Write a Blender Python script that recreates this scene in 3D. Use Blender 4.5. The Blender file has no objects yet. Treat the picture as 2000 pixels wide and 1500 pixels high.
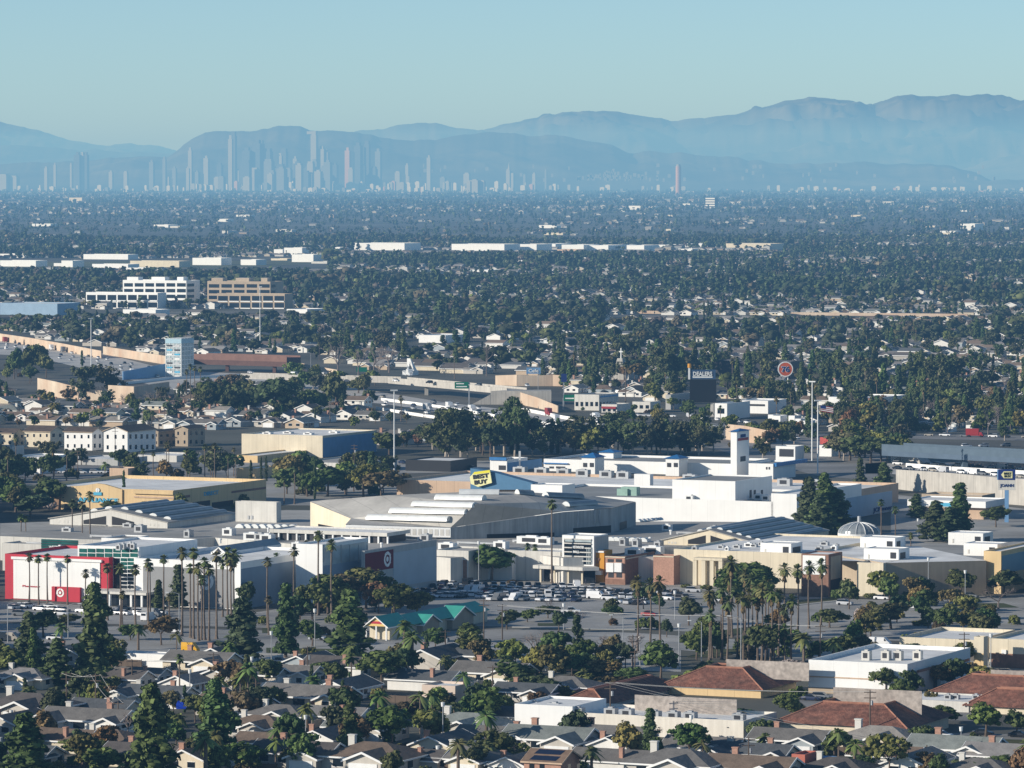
import bpy, bmesh, math, random
import numpy as np
from mathutils import Vector, Matrix
R = random.Random(7)
NR = np.random.default_rng(7)
SC = bpy.context.scene
COL = SC.collection
# ---------------------------------------------------------------- camera model (2000 x 1500 measuring grid)
F = 9434.0; CAMH = 120.0; PITCH = math.atan(405 / F)
cp, sp = math.cos(PITCH), math.sin(PITCH)
ANG = math.radians(25)                       # street grid against the view
U = Vector((math.cos(ANG), -math.sin(ANG), 0)); N = Vector((math.sin(ANG), math.cos(ANG), 0))
def ray(px, py):
    a = (px - 1000) / F; b = (750 - py) / F
    return Vector((a, cp + b * sp, -sp + b * cp))
def G(px, py, z=0.0):
    d = ray(px, py); t = (z - CAMH) / d.z
    return Vector((d.x * t, d.y * t, z))
def at_y(px, py, Y):
    d = ray(px, py); t = Y / d.y
    return Vector((d.x * t, Y, CAMH + d.z * t))
def proj(p):
    x, y, z = p[0], p[1], p[2] - CAMH
    dep = y * cp - z * sp; up = y * sp + z * cp
    return 1000 + F * x / dep, 750 - F * up / dep
def on_plane(px, py, P, n):
    d = ray(px, py); o = Vector((0, 0, CAMH))
    return o + d * ((P - o).dot(n) / d.dot(n))
def height_for(P, py):
    """z above P at which a point straight over P shows at picture row py"""
    z0, z1 = P.z - 5, P.z + 900
    for _ in range(50):
        m = (z0 + z1) / 2
        if proj((P.x, P.y, m))[1] > py: z0 = m
        else: z1 = m
    return z0 - P.z
def along(P, D, px):
    """distance along direction D from P at which picture column px is reached"""
    a = (px - 1000) / F
    # (P.x+t D.x) = a*(dep0 + t D.y cp)
    dep0 = P.y * cp - (P.z - CAMH) * sp
    return (a * dep0 - P.x) / (D.x - a * D.y * cp)

# ---------------------------------------------------------------- materials
MATS = {}
def mat(name, rgb, var=0.12, scale=0.35, rough=0.85, streak=0.0, objcol=False, attr=None, tint=False, spec=0.3, metal=0.0, bump=0.0, fine=0.0, second=None, joints=0.0, jdark=.8):
    if name in MATS: return MATS[name]
    m = bpy.data.materials.new(name); m.use_nodes = True
    nt = m.node_tree; L = nt.links; nd = nt.nodes
    b = nd['Principled BSDF']
    b.inputs['Roughness'].default_value = rough
    b.inputs['Specular IOR Level'].default_value = spec
    b.inputs['Metallic'].default_value = metal
    if objcol:
        o = nd.new('ShaderNodeObjectInfo'); col = o.outputs['Color']
    elif attr:
        o = nd.new('ShaderNodeAttribute'); o.attribute_name = attr; col = o.outputs['Color']
    else:
        o = nd.new('ShaderNodeRGB'); o.outputs[0].default_value = (*rgb, 1); col = o.outputs[0]
    tc = nd.new('ShaderNodeTexCoord')
    def mul(c, fac):
        mx = nd.new('ShaderNodeMix'); mx.data_type = 'RGBA'; mx.blend_type = 'MULTIPLY'; mx.inputs[0].default_value = 1
        L.new(c, mx.inputs[6]); L.new(fac, mx.inputs[7]); return mx.outputs[2]
    def noise(sc, lo, hi, vec=None, det=4):
        n = nd.new('ShaderNodeTexNoise'); n.inputs['Scale'].default_value = sc; n.inputs['Detail'].default_value = det
        L.new(vec if vec else tc.outputs['Object'], n.inputs['Vector'])
        r = nd.new('ShaderNodeMapRange'); r.inputs[1].default_value = 0.3; r.inputs[2].default_value = 0.7
        r.inputs[3].default_value = lo; r.inputs[4].default_value = hi
        L.new(n.outputs['Fac'], r.inputs[0]); return r.outputs[0]
    if second:
        f = noise(scale * 0.4, 0, 1)
        mx = nd.new('ShaderNodeMix'); mx.data_type = 'RGBA'; mx.inputs[7].default_value = (*second, 1)
        L.new(f, mx.inputs[0]); L.new(col, mx.inputs[6]); col = mx.outputs[2]
    if var:
        col = mul(col, noise(scale, 1 - var, 1 + var))
        col = mul(col, noise(scale * 0.13, 1 - var * .7, 1 + var * .7))
    if fine:
        col = mul(col, noise(scale * 9, 1 - fine, 1 + fine, det=2))
    if streak:
        mp = nd.new('ShaderNodeMapping'); mp.inputs['Scale'].default_value = (1.1, 1.1, 0.05)
        L.new(tc.outputs['Object'], mp.inputs['Vector'])
        col = mul(col, noise(1.0, 1 - streak, 1.0 + streak * .3, mp.outputs[0]))
    if joints:
        sx_ = nd.new('ShaderNodeSeparateXYZ'); L.new(tc.outputs['Object'], sx_.inputs[0]); ad = nd.new('ShaderNodeMath'); ad.operation = 'ADD'; L.new(sx_.outputs[0], ad.inputs[0]); L.new(sx_.outputs[1], ad.inputs[1])
        dv = nd.new('ShaderNodeMath'); dv.operation = 'DIVIDE'; dv.inputs[1].default_value = joints; L.new(ad.outputs[0], dv.inputs[0]); fr = nd.new('ShaderNodeMath'); fr.operation = 'FRACT'; L.new(dv.outputs[0], fr.inputs[0])
        gt = nd.new('ShaderNodeMath'); gt.operation = 'GREATER_THAN'; gt.inputs[1].default_value = .035; L.new(fr.outputs[0], gt.inputs[0]); rg = nd.new('ShaderNodeMapRange'); rg.inputs[3].default_value = jdark; rg.inputs[4].default_value = 1; L.new(gt.outputs[0], rg.inputs[0]); col = mul(col, rg.outputs[0])
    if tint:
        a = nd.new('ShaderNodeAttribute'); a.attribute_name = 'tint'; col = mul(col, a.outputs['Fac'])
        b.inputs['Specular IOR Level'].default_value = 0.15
    L.new(col, b.inputs['Base Color'])
    if bump:
        n = nd.new('ShaderNodeTexNoise'); n.inputs['Scale'].default_value = scale * 3
        L.new(tc.outputs['Object'], n.inputs['Vector'])
        bp = nd.new('ShaderNodeBump'); bp.inputs['Strength'].default_value = bump; bp.inputs['Distance'].default_value = .3
        L.new(n.outputs['Fac'], bp.inputs['Height']); L.new(bp.outputs[0], b.inputs['Normal'])
    MATS[name] = m
    return m
W = dict(
    white=mat('white_stucco', (.89, .88, .85), .03, .2, streak=.03, joints=6.1, jdark=.93),
    white2=mat('white_metal_paint', (.84, .84, .82), .04, .3, rough=.6, streak=.06),
    cream=mat('cream_stucco', (.74, .65, .49), .06, .2, streak=.09, joints=5.3),
    peach=mat('peach_stucco', (.60, .43, .30), .06, .2, streak=.08, joints=7.3),
    yellow=mat('yellow_stucco', (.74, .54, .29), .05, .2, streak=.08, joints=6.7),
    tan=mat('tan_stucco', (.45, .36, .26), .08, .2, streak=.1),
    grey=mat('grey_stucco', (.45, .45, .44), .06, .2, streak=.1, joints=4.9),
    concrete=mat('pale_concrete', (.50, .47, .42), .10, .25, streak=.2, joints=6.3),
    ltgrey=mat('light_grey_stucco', (.66, .635, .58), .06, .2, streak=.12, joints=5.7),
    red=mat('red_paint', (.52, .03, .05), .07, .25, rough=.6, streak=.05),
    dkred=mat('dark_red_paint', (.30, .02, .03), .08, .25, rough=.6),
    blue=mat('blue_wall', (.17, .33, .55), .07, .3),
    blueroof=mat('blue_metal_roof', (.03, .17, .42), .1, .4, rough=.45),
    glass=mat('dark_window_glass', (.012, .017, .024), .2, .6, rough=.12, spec=.6),
    teal=mat('green_tinted_glass', (.02, .11, .095), .35, .3, rough=.15, spec=.6),
    paleglass=mat('pale_green_glass', (.40, .46, .47), .2, .3, rough=.25, spec=.5),
    roof=mat('white_roof_membrane', (.84, .83, .80), .16, .09, fine=.05, joints=7.9),
    roofg=mat('grey_roof_membrane', (.30, .30, .29), .12, .08, joints=8.3),
    rooft=mat('taupe_gravel_roof', (.42, .40, .365), .20, .06, fine=.06, joints=9.1),
    tile=mat('red_clay_tiles', (.24, .10, .066), .38, .9, bump=.5, fine=.3, second=(.17, .085, .06)),
    brick=mat('brown_brick', (.27, .15, .105), .15, 1.2, fine=.12),
    brickc=mat('orange_brick', (.44, .25, .18), .15, 2, fine=.1),
    orange=mat('orange_paint', (.62, .29, .04), .05, .3),
    black=mat('black_panel', (.012, .012, .014), .1, .5, rough=.5),
    dark=mat('dark_metal', (.035, .035, .04), .1, .5, rough=.5),
    steel=mat('galvanised_steel', (.42, .43, .44), .12, .4, rough=.5, metal=.3),
    wood=mat('weathered_wood', (.13, .095, .07), .2, .6),
    green=mat('sign_green', (.005, .16, .085), .08, .4, rough=.5),
    greenroof=mat('green_metal_roof', (.07, .40, .31), .1, .4, rough=.5),
    skylight=mat('white_skylight', (.74, .75, .73), .1, .4, rough=.3),
    skyblue=mat('blue_grey_skylight', (.24, .265, .28), .2, .3, rough=.3, spec=.5),
    lamp=mat('lamp_white', (.8, .8, .78), 0, 1),
    tyre=mat('black_rubber', (.014, .014, .015), 0, 1),
    bark=mat('bark', (.14, .105, .08), .25, 1.5),
    palmbark=mat('palm_bark', (.17, .13, .10), .25, 1.8),
    palebark=mat('pale_bark', (.45, .38, .31), .2, 1.5),
    mural=mat('tan_sound_wall', (.56, .39, .27), .10, .12, streak=.12, second=(.66, .55, .42)),
    asphalt=mat('aged_asphalt', (.33, .32, .30), .22, .05, fine=.06, second=(.39, .38, .36)),
    asphalt2=mat('dark_asphalt', (.21, .205, .20), .22, .05, fine=.05, second=(.27, .265, .255)),
    road=mat('concrete_road', (.50, .48, .45), .10, .03),
    walk=mat('pale_pavement', (.38, .36, .33), .1, .1),
    paint=mat('white_road_paint', (.62, .62, .60), .1, 1),
    kerb=mat('concrete_kerb', (.42, .41, .38), .1, .5),
    lawn=mat('lawn_grass', (.055, .075, .022), .3, .15, second=(.085, .08, .03)),
    field=mat('dry_field_grass', (.12, .125, .06), .25, .02),
    car=mat('car_paint', (1, 1, 1), .03, .5, rough=.25, objcol=True, spec=.5),
    wallc=mat('house_stucco', (1, 1, 1), .08, .3, objcol=True, streak=.08),
    roofc=mat('house_shingles', (1, 1, 1), .16, .5, objcol=True, fine=.14, bump=.25),
    trim=mat('white_trim', (.86, .85, .82), .05, .4),
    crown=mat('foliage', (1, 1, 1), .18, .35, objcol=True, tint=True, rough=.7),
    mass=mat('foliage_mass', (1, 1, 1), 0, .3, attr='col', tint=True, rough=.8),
    housemass=mat('housing_mass', (1, 1, 1), 0, .3, attr='col'),
    skirt=mat('dead_fronds', (.20, .145, .075), .2, 1, tint=True),
    aqua=mat('aqua_sign', (.10, .42, .62), 0, 1),
    navy=mat('navy_sign', (.012, .03, .16), .05, 1),
    tagy=mat('glare_pale_yellow', (.84, .80, .42), .03, 1),  # yellow paled by sun glare put into the colour
    solar=mat('solar_cells', (.015, .02, .045), .1, 1, rough=.2, spec=.6),
    tarp=mat('blue_tarpaulin', (.01, .06, .55), .15, .8),
    blossom=mat('blossom', (.42, .35, .31), .15, .6, tint=True),
)

# ---------------------------------------------------------------- mesh builder
class MB:
    def __init__(s): s.v = []; s.f = []; s.m = []
    def poly(s, pts, m=0):
        i = len(s.v); s.v += [tuple(p) for p in pts]; s.f.append(tuple(range(i, i + len(pts)))); s.m.append(m); return s
    def box(s, x0, y0, z0, x1, y1, z1, m=0, top=None):
        i = len(s.v)
        s.v += [(x0, y0, z0), (x1, y0, z0), (x1, y1, z0), (x0, y1, z0), (x0, y0, z1), (x1, y0, z1), (x1, y1, z1), (x0, y1, z1)]
        for k, f in enumerate(((0, 3, 2, 1), (4, 5, 6, 7), (0, 1, 5, 4), (1, 2, 6, 5), (2, 3, 7, 6), (3, 0, 4, 7))):
            s.f.append(tuple(i + j for j in f)); s.m.append(top if (k == 1 and top is not None) else m)
        return s
    def prism(s, pts, z0, z1, m=0, mt=None):
        n = len(pts); i = len(s.v)
        s.v += [(p[0], p[1], z0) for p in pts] + [(p[0], p[1], z1) for p in pts]
        for k in range(n):
            j = (k + 1) % n; s.f.append((i + k, i + j, i + n + j, i + n + k)); s.m.append(m)
        s.f.append(tuple(i + n + k for k in range(n))); s.m.append(m if mt is None else mt)
        return s
    def tube(s, p0, p1, r0, r1=None, n=6, m=0, cap=True):
        r1 = r0 if r1 is None else r1
        p0 = Vector(p0); p1 = Vector(p1); d = (p1 - p0)
        if d.length < 1e-6: return s
        d.normalize(); a = d.orthogonal().normalized(); b = d.cross(a); i = len(s.v)
        for p, r in ((p0, r0), (p1, r1)):
            for k in range(n):
                t = 2 * math.pi * k / n; s.v.append(tuple(p + a * (r * math.cos(t)) + b * (r * math.sin(t))))
        for k in range(n):
            j = (k + 1) % n; s.f.append((i + k, i + j, i + n + j, i + n + k)); s.m.append(m)
        if cap:
            s.f.append(tuple(i + n + k for k in range(n))); s.m.append(m); s.f.append(tuple(i + n - 1 - k for k in range(n))); s.m.append(m)
        return s
    def halfbarrel(s, p0, p1, r, m=0, mc=None, n=7, h=None):
        """arched strip lying from p0 to p1 (horizontal-ish)"""
        p0 = Vector(p0); p1 = Vector(p1); d = p1 - p0; d.z = 0; d.normalize(); a = Vector((d.y, -d.x, 0)); h = h or r
        i = len(s.v)
        for p in (p0, p1):
            for k in range(n + 1):
                t = math.pi * k / n; s.v.append(tuple(p + a * (r * math.cos(t)) + Vector((0, 0, h * math.sin(t)))))
        for k in range(n): s.f.append((i + k, i + k + 1, i + n + 2 + k, i + n + 1 + k)); s.m.append(m)
        mc = m if mc is None else mc
        s.f.append(tuple(i + k for k in range(n + 1))); s.m.append(mc); s.f.append(tuple(i + 2 * n + 1 - k for k in range(n + 1))); s.m.append(mc)
        return s
    def mesh(s, name, mats):
        me = bpy.data.meshes.new(name); me.from_pydata(s.v, [], s.f)
        for m in (mats if isinstance(mats, (list, tuple)) else [mats]): me.materials.append(W[m] if isinstance(m, str) else m)
        me.polygons.foreach_set('material_index', s.m)
        bm = bmesh.new(); bm.from_mesh(me); bmesh.ops.recalc_face_normals(bm, faces=bm.faces); bm.to_mesh(me); bm.free()
        me.update(); return me
    def build(s, name, mats, parent=None, kind=None, loc=None):
        return link(name, s.mesh(name, mats), parent, kind, loc)
def link(name, me, parent=None, kind=None, loc=None):
    o = bpy.data.objects.new(name, me); COL.objects.link(o)
    if parent is not None: o.parent = parent
    if kind: o['kind'] = kind
    if loc is not None: o.location = loc
    return o
def thing(name, label, cat, loc=(0, 0, 0), rz=0.0, group=None):
    o = bpy.data.objects.new(name, None); COL.objects.link(o); o.empty_display_size = .5
    o.location = loc; o.rotation_euler = (0, 0, rz); o['category'] = cat
    if label: o['label'] = label
    if group: o['group'] = group
    return o
def struct(name, mb, mats, kind='structure'):
    return mb.build(name, mats, None, kind)
def textmesh(s, size, ext=.06, bold=0.0):
    c = bpy.data.curves.new('lettering', 'FONT'); c.body = s; c.size = size; c.extrude = ext; c.align_x = 'CENTER'; c.align_y = 'CENTER'; c.offset = bold * size; c.resolution_u = 3
    o = bpy.data.objects.new('lettering', c); COL.objects.link(o)
    dg = bpy.context.evaluated_depsgraph_get(); me = bpy.data.meshes.new_from_object(o.evaluated_get(dg))
    bpy.data.objects.remove(o); bpy.data.curves.remove(c); return me
def text(s, width, height, m, parent, loc, face='s', name='lettering', bold=.02, ext=.06, tilt=0.0):
    me = textmesh(s, 1, .02, bold)
    xs = [v.co.x for v in me.vertices]; ys = [v.co.y for v in me.vertices]
    sx = width / (max(xs) - min(xs)); sy = height / (max(ys) - min(ys)); cx = (max(xs) + min(xs)) / 2; cy = (max(ys) + min(ys)) / 2
    for v in me.vertices: v.co = ((v.co.x - cx) * sx, (v.co.y - cy) * sy, ext if v.co.z > 0 else -ext)
    me.materials.clear(); me.materials.append(W[m])
    o = link(name, me, parent); o.location = loc
    o.rotation_euler = (math.pi / 2, tilt, 0 if face == 's' else math.pi / 2)
    if tilt: o.rotation_euler = (Matrix.Rotation(0 if face == 's' else math.pi / 2, 3, 'Z') @ Matrix.Rotation(math.pi / 2, 3, 'X') @ Matrix.Rotation(tilt, 3, 'Z')).to_euler()
    return o
# ---------------------------------------------------------------- labels by look and neighbour
AUTO = []
MARKS = []
def mark(name, px, py): MARKS.append((name, px, py))
def auto(o, look, px, py, plural=None): AUTO.append((o, look, px, py, plural or look + 's'))
def rel_label(px, py):
    best = None
    for nm, x, y in MARKS:
        d = (px - x) ** 2 + (2.2 * (py - y)) ** 2
        if best is None or d < best[0]: best = (d, nm, x, y)
    _, nm, x, y = best
    dx = px - x; dy = 2.2 * (py - y)
    if abs(dx) > abs(dy): r = 'right of' if dx > 0 else 'left of'
    else: r = 'below' if dy > 0 else 'above'
    near = '' if best[0] < 110 ** 2 else 'well '
    return f'{near}{r} {nm}'
def finish_labels():
    by = {}
    for a in AUTO:
        lab = f'{a[1]} {rel_label(a[2], a[3])}'
        by.setdefault(lab, []).append(a)
    order = ['leftmost', 'second from left', 'third from left', 'fourth from left', 'fifth from left']
    for lab, v in by.items():
        if len(v) == 1: v[0][0]['label'] = lab
        elif len(v) <= 6:
            v.sort(key=lambda a: a[2])
            for i, a in enumerate(v):
                a[0]['label'] = ('rightmost ' if i == len(v) - 1 else order[i] + ' ') + lab
        else:
            for a in v: a[0]['label'] = lab; a[0]['group'] = f'{a[4]} {rel_label(a[2], a[3])}'
# ---------------------------------------------------------------- grid-aligned buildings measured on the photograph
FOOT = []                                    # footprints the scattered things keep off
class Block:
    """box whose south and east faces show: SE corner at column pxc, its foot at row pyb (on plane z0), south face to column xl, east face to xr, top at row pyt"""
    def __init__(s, T, pxc, pyb, xl, xr, pyt, z0=0.0, wall='white', roof='roof', name='wall', par=.7, depth=None, keep=True, h=None, lift=0.0, P=None):
        s.P = P if P is not None else G(pxc, pyb, z0); s.w = along(s.P, -U, xl); s.d = depth if depth else along(s.P, N, xr)
        s.h = h if h else height_for(s.P, pyt); s.z0 = z0
        if T.get('unset'): T.location = (s.P.x, s.P.y, 0); T.rotation_euler = (0, 0, -ANG); del T['unset']
        s.T = T; s.o = s.loc(s.P); s.h_abs = z0 + s.h
        x, y = s.o.x, s.o.y; z1 = z0 + s.h; zr = z1 - par
        if keep:
            c = [s.P, s.P - U * s.w, s.P - U * s.w + N * s.d, s.P + N * s.d]; FOOT.append([(p.x, p.y) for p in c])
        if wall:
            b = MB(); t = .35 if par else 0
            X0, X1, Y0, Y1 = x - s.w, x, y, y + s.d
            zb = z0 + lift
            if par:
                for (a, bb, c, d) in ((X0, Y0, X1, Y0 + t), (X1 - t, Y0 + t, X1, Y1), (X0, Y1 - t, X1 - t, Y1), (X0, Y0 + t, X0 + t, Y1 - t)): b.box(a, bb, zb, c, d, z1)
            else: b.box(X0, Y0, zb, X1, Y1, z1)
            s.wall = b.build(name, [wall], T)
            if roof and par: MB().poly([(X0 + t, Y0 + t, zr), (X1 - t, Y0 + t, zr), (X1 - t, Y1 - t, zr), (X0 + t, Y1 - t, zr)]).build('roof', [roof], T)
            elif roof: MB().poly([(X0 + .02, Y0 + .02, z1 + .006), (X1 - .02, Y0 + .02, z1 + .006), (X1 - .02, Y1 - .02, z1 + .006), (X0 + .02, Y1 - .02, z1 + .006)]).build('roof', [roof], T)
        s.zr = zr if par else z1
    def loc(s, p):
        v = p - Vector((s.T.location.x, s.T.location.y, 0)); return Vector((v.dot(U), v.dot(N), p.z))
    def sp(s, px, py): return s.loc(on_plane(px, py, s.P, -N))
    def ep(s, px, py): return s.loc(on_plane(px, py, s.P, U))
    def s_rect(s, x0, y0, x1, y1, m, name='window', out=.08, into=.05):
        a = s.sp(x0, (y0 + y1) / 2); c = s.sp(x1, (y0 + y1) / 2); xm = (x0 + x1) / 2; t = s.sp(xm, y0); bt = s.sp(xm, y1)
        return MB().box(a.x, s.o.y - out, bt.z, c.x, s.o.y + into, t.z).build(name, [m], s.T)
    def e_rect(s, x0, y0, x1, y1, m, name='window', out=.08, into=.05):
        a = s.ep(x0, (y0 + y1) / 2); c = s.ep(x1, (y0 + y1) / 2); xm = (x0 + x1) / 2; t = s.ep(xm, y0); bt = s.ep(xm, y1)
        return MB().box(s.o.x - into, a.y, bt.z, s.o.x + out, c.y, t.z).build(name, [m], s.T)
    def s_text(s, t, x0, y0, x1, y1, m, bold=.02, out=.12):
        a = s.sp(x0, (y0 + y1) / 2); c = s.sp(x1, (y0 + y1) / 2); xm = (x0 + x1) / 2; tp = s.sp(xm, y0); bt = s.sp(xm, y1)
        return text(t, c.x - a.x, tp.z - bt.z, m, s.T, ((a.x + c.x) / 2, s.o.y - out, (tp.z + bt.z) / 2), 's', bold=bold)
    def e_text(s, t, x0, y0, x1, y1, m, bold=.02, out=.12):
        a = s.ep(x0, (y0 + y1) / 2); c = s.ep(x1, (y0 + y1) / 2); xm = (x0 + x1) / 2; tp = s.ep(xm, y0); bt = s.ep(xm, y1)
        return text(t, c.y - a.y, tp.z - bt.z, m, s.T, (s.o.x + out, (a.y + c.y) / 2, (tp.z + bt.z) / 2), 'e', bold=bold)
    def ring(s, px, py, rp, m, face='s', name='ring_emblem', frac=.62, dot=.34):
        """ring with a disc in it, radius rp picture pixels, standing on the wall"""
        c = s.sp(px, py) if face == 's' else s.ep(px, py)
        t = (s.sp if face == 's' else s.ep)(px, py - rp); r = t.z - c.z; b = MB(); n = 28
        ax = Vector((1, 0, 0)) if face == 's' else Vector((0, 1, 0)); off = Vector((0, -.14, 0)) if face == 's' else Vector((.14, 0, 0))
        P = lambda a, q: tuple(c + off + ax * (q * math.cos(a)) + Vector((0, 0, q * math.sin(a))))
        for k in range(n):
            a0, a1 = 2 * math.pi * k / n, 2 * math.pi * (k + 1) / n
            b.poly([P(a0, r * frac), P(a0, r), P(a1, r), P(a1, r * frac)])
        b.poly([P(2 * math.pi * k / n, r * dot) for k in range(n)])
        o = b.build(name, [m], s.T); so = o.modifiers.new('solid', 'SOLIDIFY'); so.thickness = .1; return o
def bt(name, label, cat='building', group=None):
    T = thing(name, label, cat, group=group); T['unset'] = 1; return T
def roofunit(B, px, py, w=2.4, d=2.0, h=1.5, m='steel', name='rooftop_unit'):
    """air handler standing on a block's roof, its near foot at picture point"""
    p = B.loc(G(px, py, B.zr)); b = MB().box(p.x - w / 2, p.y, B.zr, p.x + w / 2, p.y + d, B.zr + h)
    b.box(p.x - w * .3, p.y - .04, B.zr + h * .25, p.x + w * .25, p.y, B.zr + h * .8, 1).box(p.x - w * .2, p.y + d * .25, B.zr + h, p.x + w * .2, p.y + d * .75, B.zr + h + .3, 0)
    return b.build(name, [m, 'dark'], B.T)
# ================================================================ plants
def _ico(sub=1):
    bm = bmesh.new(); bmesh.ops.create_icosphere(bm, subdivisions=sub, radius=1)
    v = np.array([x.co[:] for x in bm.verts]); f = np.array([[l.index for l in x.verts] for x in bm.faces]); bm.free(); return v, f
ICO_V, ICO_F = _ico(1)
def raw_mesh(name, V, faces, tint, mats, col=None, mi=None):
    """faces: list of int arrays (n,k)"""
    me = bpy.data.meshes.new(name)
    V = np.asarray(V, dtype=np.float32); me.vertices.add(len(V)); me.vertices.foreach_set('co', V.ravel())
    loops = np.concatenate([f.ravel() for f in faces]).astype(np.int32)
    cnt = np.concatenate([np.full(len(f), f.shape[1]) for f in faces]).astype(np.int32)
    me.loops.add(len(loops)); me.loops.foreach_set('vertex_index', loops)
    me.polygons.add(len(cnt)); st = np.zeros(len(cnt), np.int32); st[1:] = np.cumsum(cnt)[:-1]
    me.polygons.foreach_set('loop_start', st)
    if mi is not None: me.polygons.foreach_set('material_index', np.asarray(mi, dtype=np.int32))
    me.update(calc_edges=True)
    if tint is not None: me.attributes.new('tint', 'FLOAT', 'POINT').data.foreach_set('value', np.asarray(tint, dtype=np.float32))
    if col is not None: me.attributes.new('col', 'FLOAT_COLOR', 'POINT').data.foreach_set('color', np.asarray(col, dtype=np.float32).ravel())
    for m in mats: me.materials.append(m)
    return me
def unit(n, rng):
    v = rng.normal(size=(n, 3)); return v / np.linalg.norm(v, axis=1)[:, None]
def leaf_cloud(clumps, nq, qs, rng, core=.74, jit=.45):
    """clumps (n,6) centre + radii -> vertices, tris, quads, tint"""
    clumps = np.asarray(clumps, float); n = len(clumps)
    V = []; T = []; tri = []; quad = []
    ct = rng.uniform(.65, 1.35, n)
    # cores, tinted darker as shade inside the crown
    d = ICO_V[None] * (1 + rng.normal(0, .13, (n, len(ICO_V), 1)))
    cv = clumps[:, None, :3] + d * clumps[:, None, 3:] * core
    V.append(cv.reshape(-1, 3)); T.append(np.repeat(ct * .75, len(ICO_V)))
    tri.append((ICO_F[None] + (np.arange(n) * len(ICO_V))[:, None, None]).reshape(-1, 3))
    base = n * len(ICO_V)
    # leaf quads
    m = n * nq; dirs = unit(m, rng); dirs[:, 2] = np.where(dirs[:, 2] < -.5, -dirs[:, 2], dirs[:, 2])
    ci = np.repeat(np.arange(n), nq)
    c = clumps[ci, :3] + dirs * clumps[ci, 3:] * rng.uniform(.72, 1.12, (m, 1))
    nr = dirs + jit * unit(m, rng); nr /= np.linalg.norm(nr, axis=1)[:, None]
    a = np.cross(nr, unit(m, rng)); a /= np.linalg.norm(a, axis=1)[:, None]; b = np.cross(nr, a)
    s = qs * rng.uniform(.55, 1.3, (m, 1))
    q = np.stack([c - a * s - b * s * .6, c + a * s - b * s * .6, c + a * s * .7 + b * s * .7, c - a * s * .7 + b * s * .7], 1)
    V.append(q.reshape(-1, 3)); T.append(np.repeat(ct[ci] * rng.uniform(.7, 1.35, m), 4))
    quad.append(np.arange(m * 4).reshape(-1, 4) + base)
    return np.concatenate(V), np.concatenate(tri), np.concatenate(quad), np.concatenate(T)
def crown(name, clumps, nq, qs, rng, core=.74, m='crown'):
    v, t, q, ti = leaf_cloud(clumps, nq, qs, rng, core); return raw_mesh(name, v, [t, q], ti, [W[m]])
PLANTS = {}                                   # kind -> list of (height, [(part, mesh)])
def limbs(b, base, top, r, ends, n=6):
    b.tube(base, top, r, r * .6, n)
    for e in ends: b.tube(top, e, r * .5, r * .15, 4)
def mk_conifer(v):
    rng = np.random.default_rng(100 + v); H = 22.0; Rr = [4.6, 3.9, 5.2, 4.2][v]; cl = []
    for i in range(150):
        u = rng.uniform(.07, .985); prof = (1 - u) ** .62 * (.75 + .25 * math.sin(u * 19 + v)) if u > .14 else .8
        a = rng.uniform(0, 2 * math.pi); rr = Rr * prof * rng.uniform(.45, 1.0)
        s = rng.uniform(.9, 1.75) * (1.15 - .5 * u)
        cl.append((rr * math.cos(a), rr * math.sin(a), u * H, s, s, s * .75))
    for i in range(14): cl.append((0, 0, H * (.1 + .064 * i), Rr * .45 * (1.05 - .065 * i), Rr * .45 * (1.05 - .065 * i), 1.3))
    t = MB(); t.tube((0, 0, 0), (0, 0, H * .2), .45, .36, 7); t.tube((0, 0, H * .2), (.1, 0, H * .9), .36, .08, 6)
    return H, [('trunk', t.mesh('trunk', ['bark'])), ('crown', crown('crown', cl, 13, .52, rng))]
def mk_round(v, H=10.0):
    rng = np.random.default_rng(200 + v); cl = []
    w = [4.4, 5.2, 3.8, 4.9, 5.8, 4.2][v]; hz = [3.9, 3.6, 4.3, 4.0, 3.0, 4.5][v]; zc = H - hz * 1.02
    lob = [(rng.uniform(-.45, .45) * w, rng.uniform(-.45, .45) * w, zc + rng.uniform(-.45, .4) * hz) for _ in range(6)]
    for i in range(95):
        d = unit(1, rng)[0]; d[2] = abs(d[2]) if rng.random() < .62 else d[2] * .7
        L = lob[i % 6]; k = rng.uniform(.72, 1.0)
        s = rng.uniform(.7, 1.45)
        cl.append((L[0] + d[0] * w * .58 * k, L[1] + d[1] * w * .58 * k, max(L[2] + d[2] * hz * .62 * k, H * .17), s, s, s * .8))
    cl.append((0, 0, zc, w * .5, w * .5, hz * .5))
    t = MB(); limbs(t, (0, 0, 0), (.15, .1, H * .38), .3, [(L[0], L[1], L[2]) for L in lob])
    return H, [('trunk', t.mesh('trunk', ['bark'])), ('crown', crown('crown', cl, 13, .42, rng))]
def mk_sparse(v, H=12.0):
    """eucalyptus: open clumps on bare limbs"""
    rng = np.random.default_rng(300 + v); cl = []; t = MB(); t.tube((0, 0, 0), (.3, 0, H * .4), .34, .26, 6)
    for i in range(14):
        a = rng.uniform(0, 6.28); r = rng.uniform(.6, 4.2); z = H * rng.uniform(.3, .95); e = Vector((r * math.cos(a), r * math.sin(a), z))
        t.tube((.3, 0, H * rng.uniform(.32, .55)), e, .13, .05, 4)
        for k in range(7):
            s = rng.uniform(.7, 1.5); o = unit(1, rng)[0] * 1.6
            cl.append((e.x + o[0], e.y + o[1], z + o[2] * .8, s, s, s * .75))
    return H, [('trunk', t.mesh('trunk', ['palebark'])), ('crown', crown('crown', cl, 15, .36, rng, core=.55))]
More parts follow.
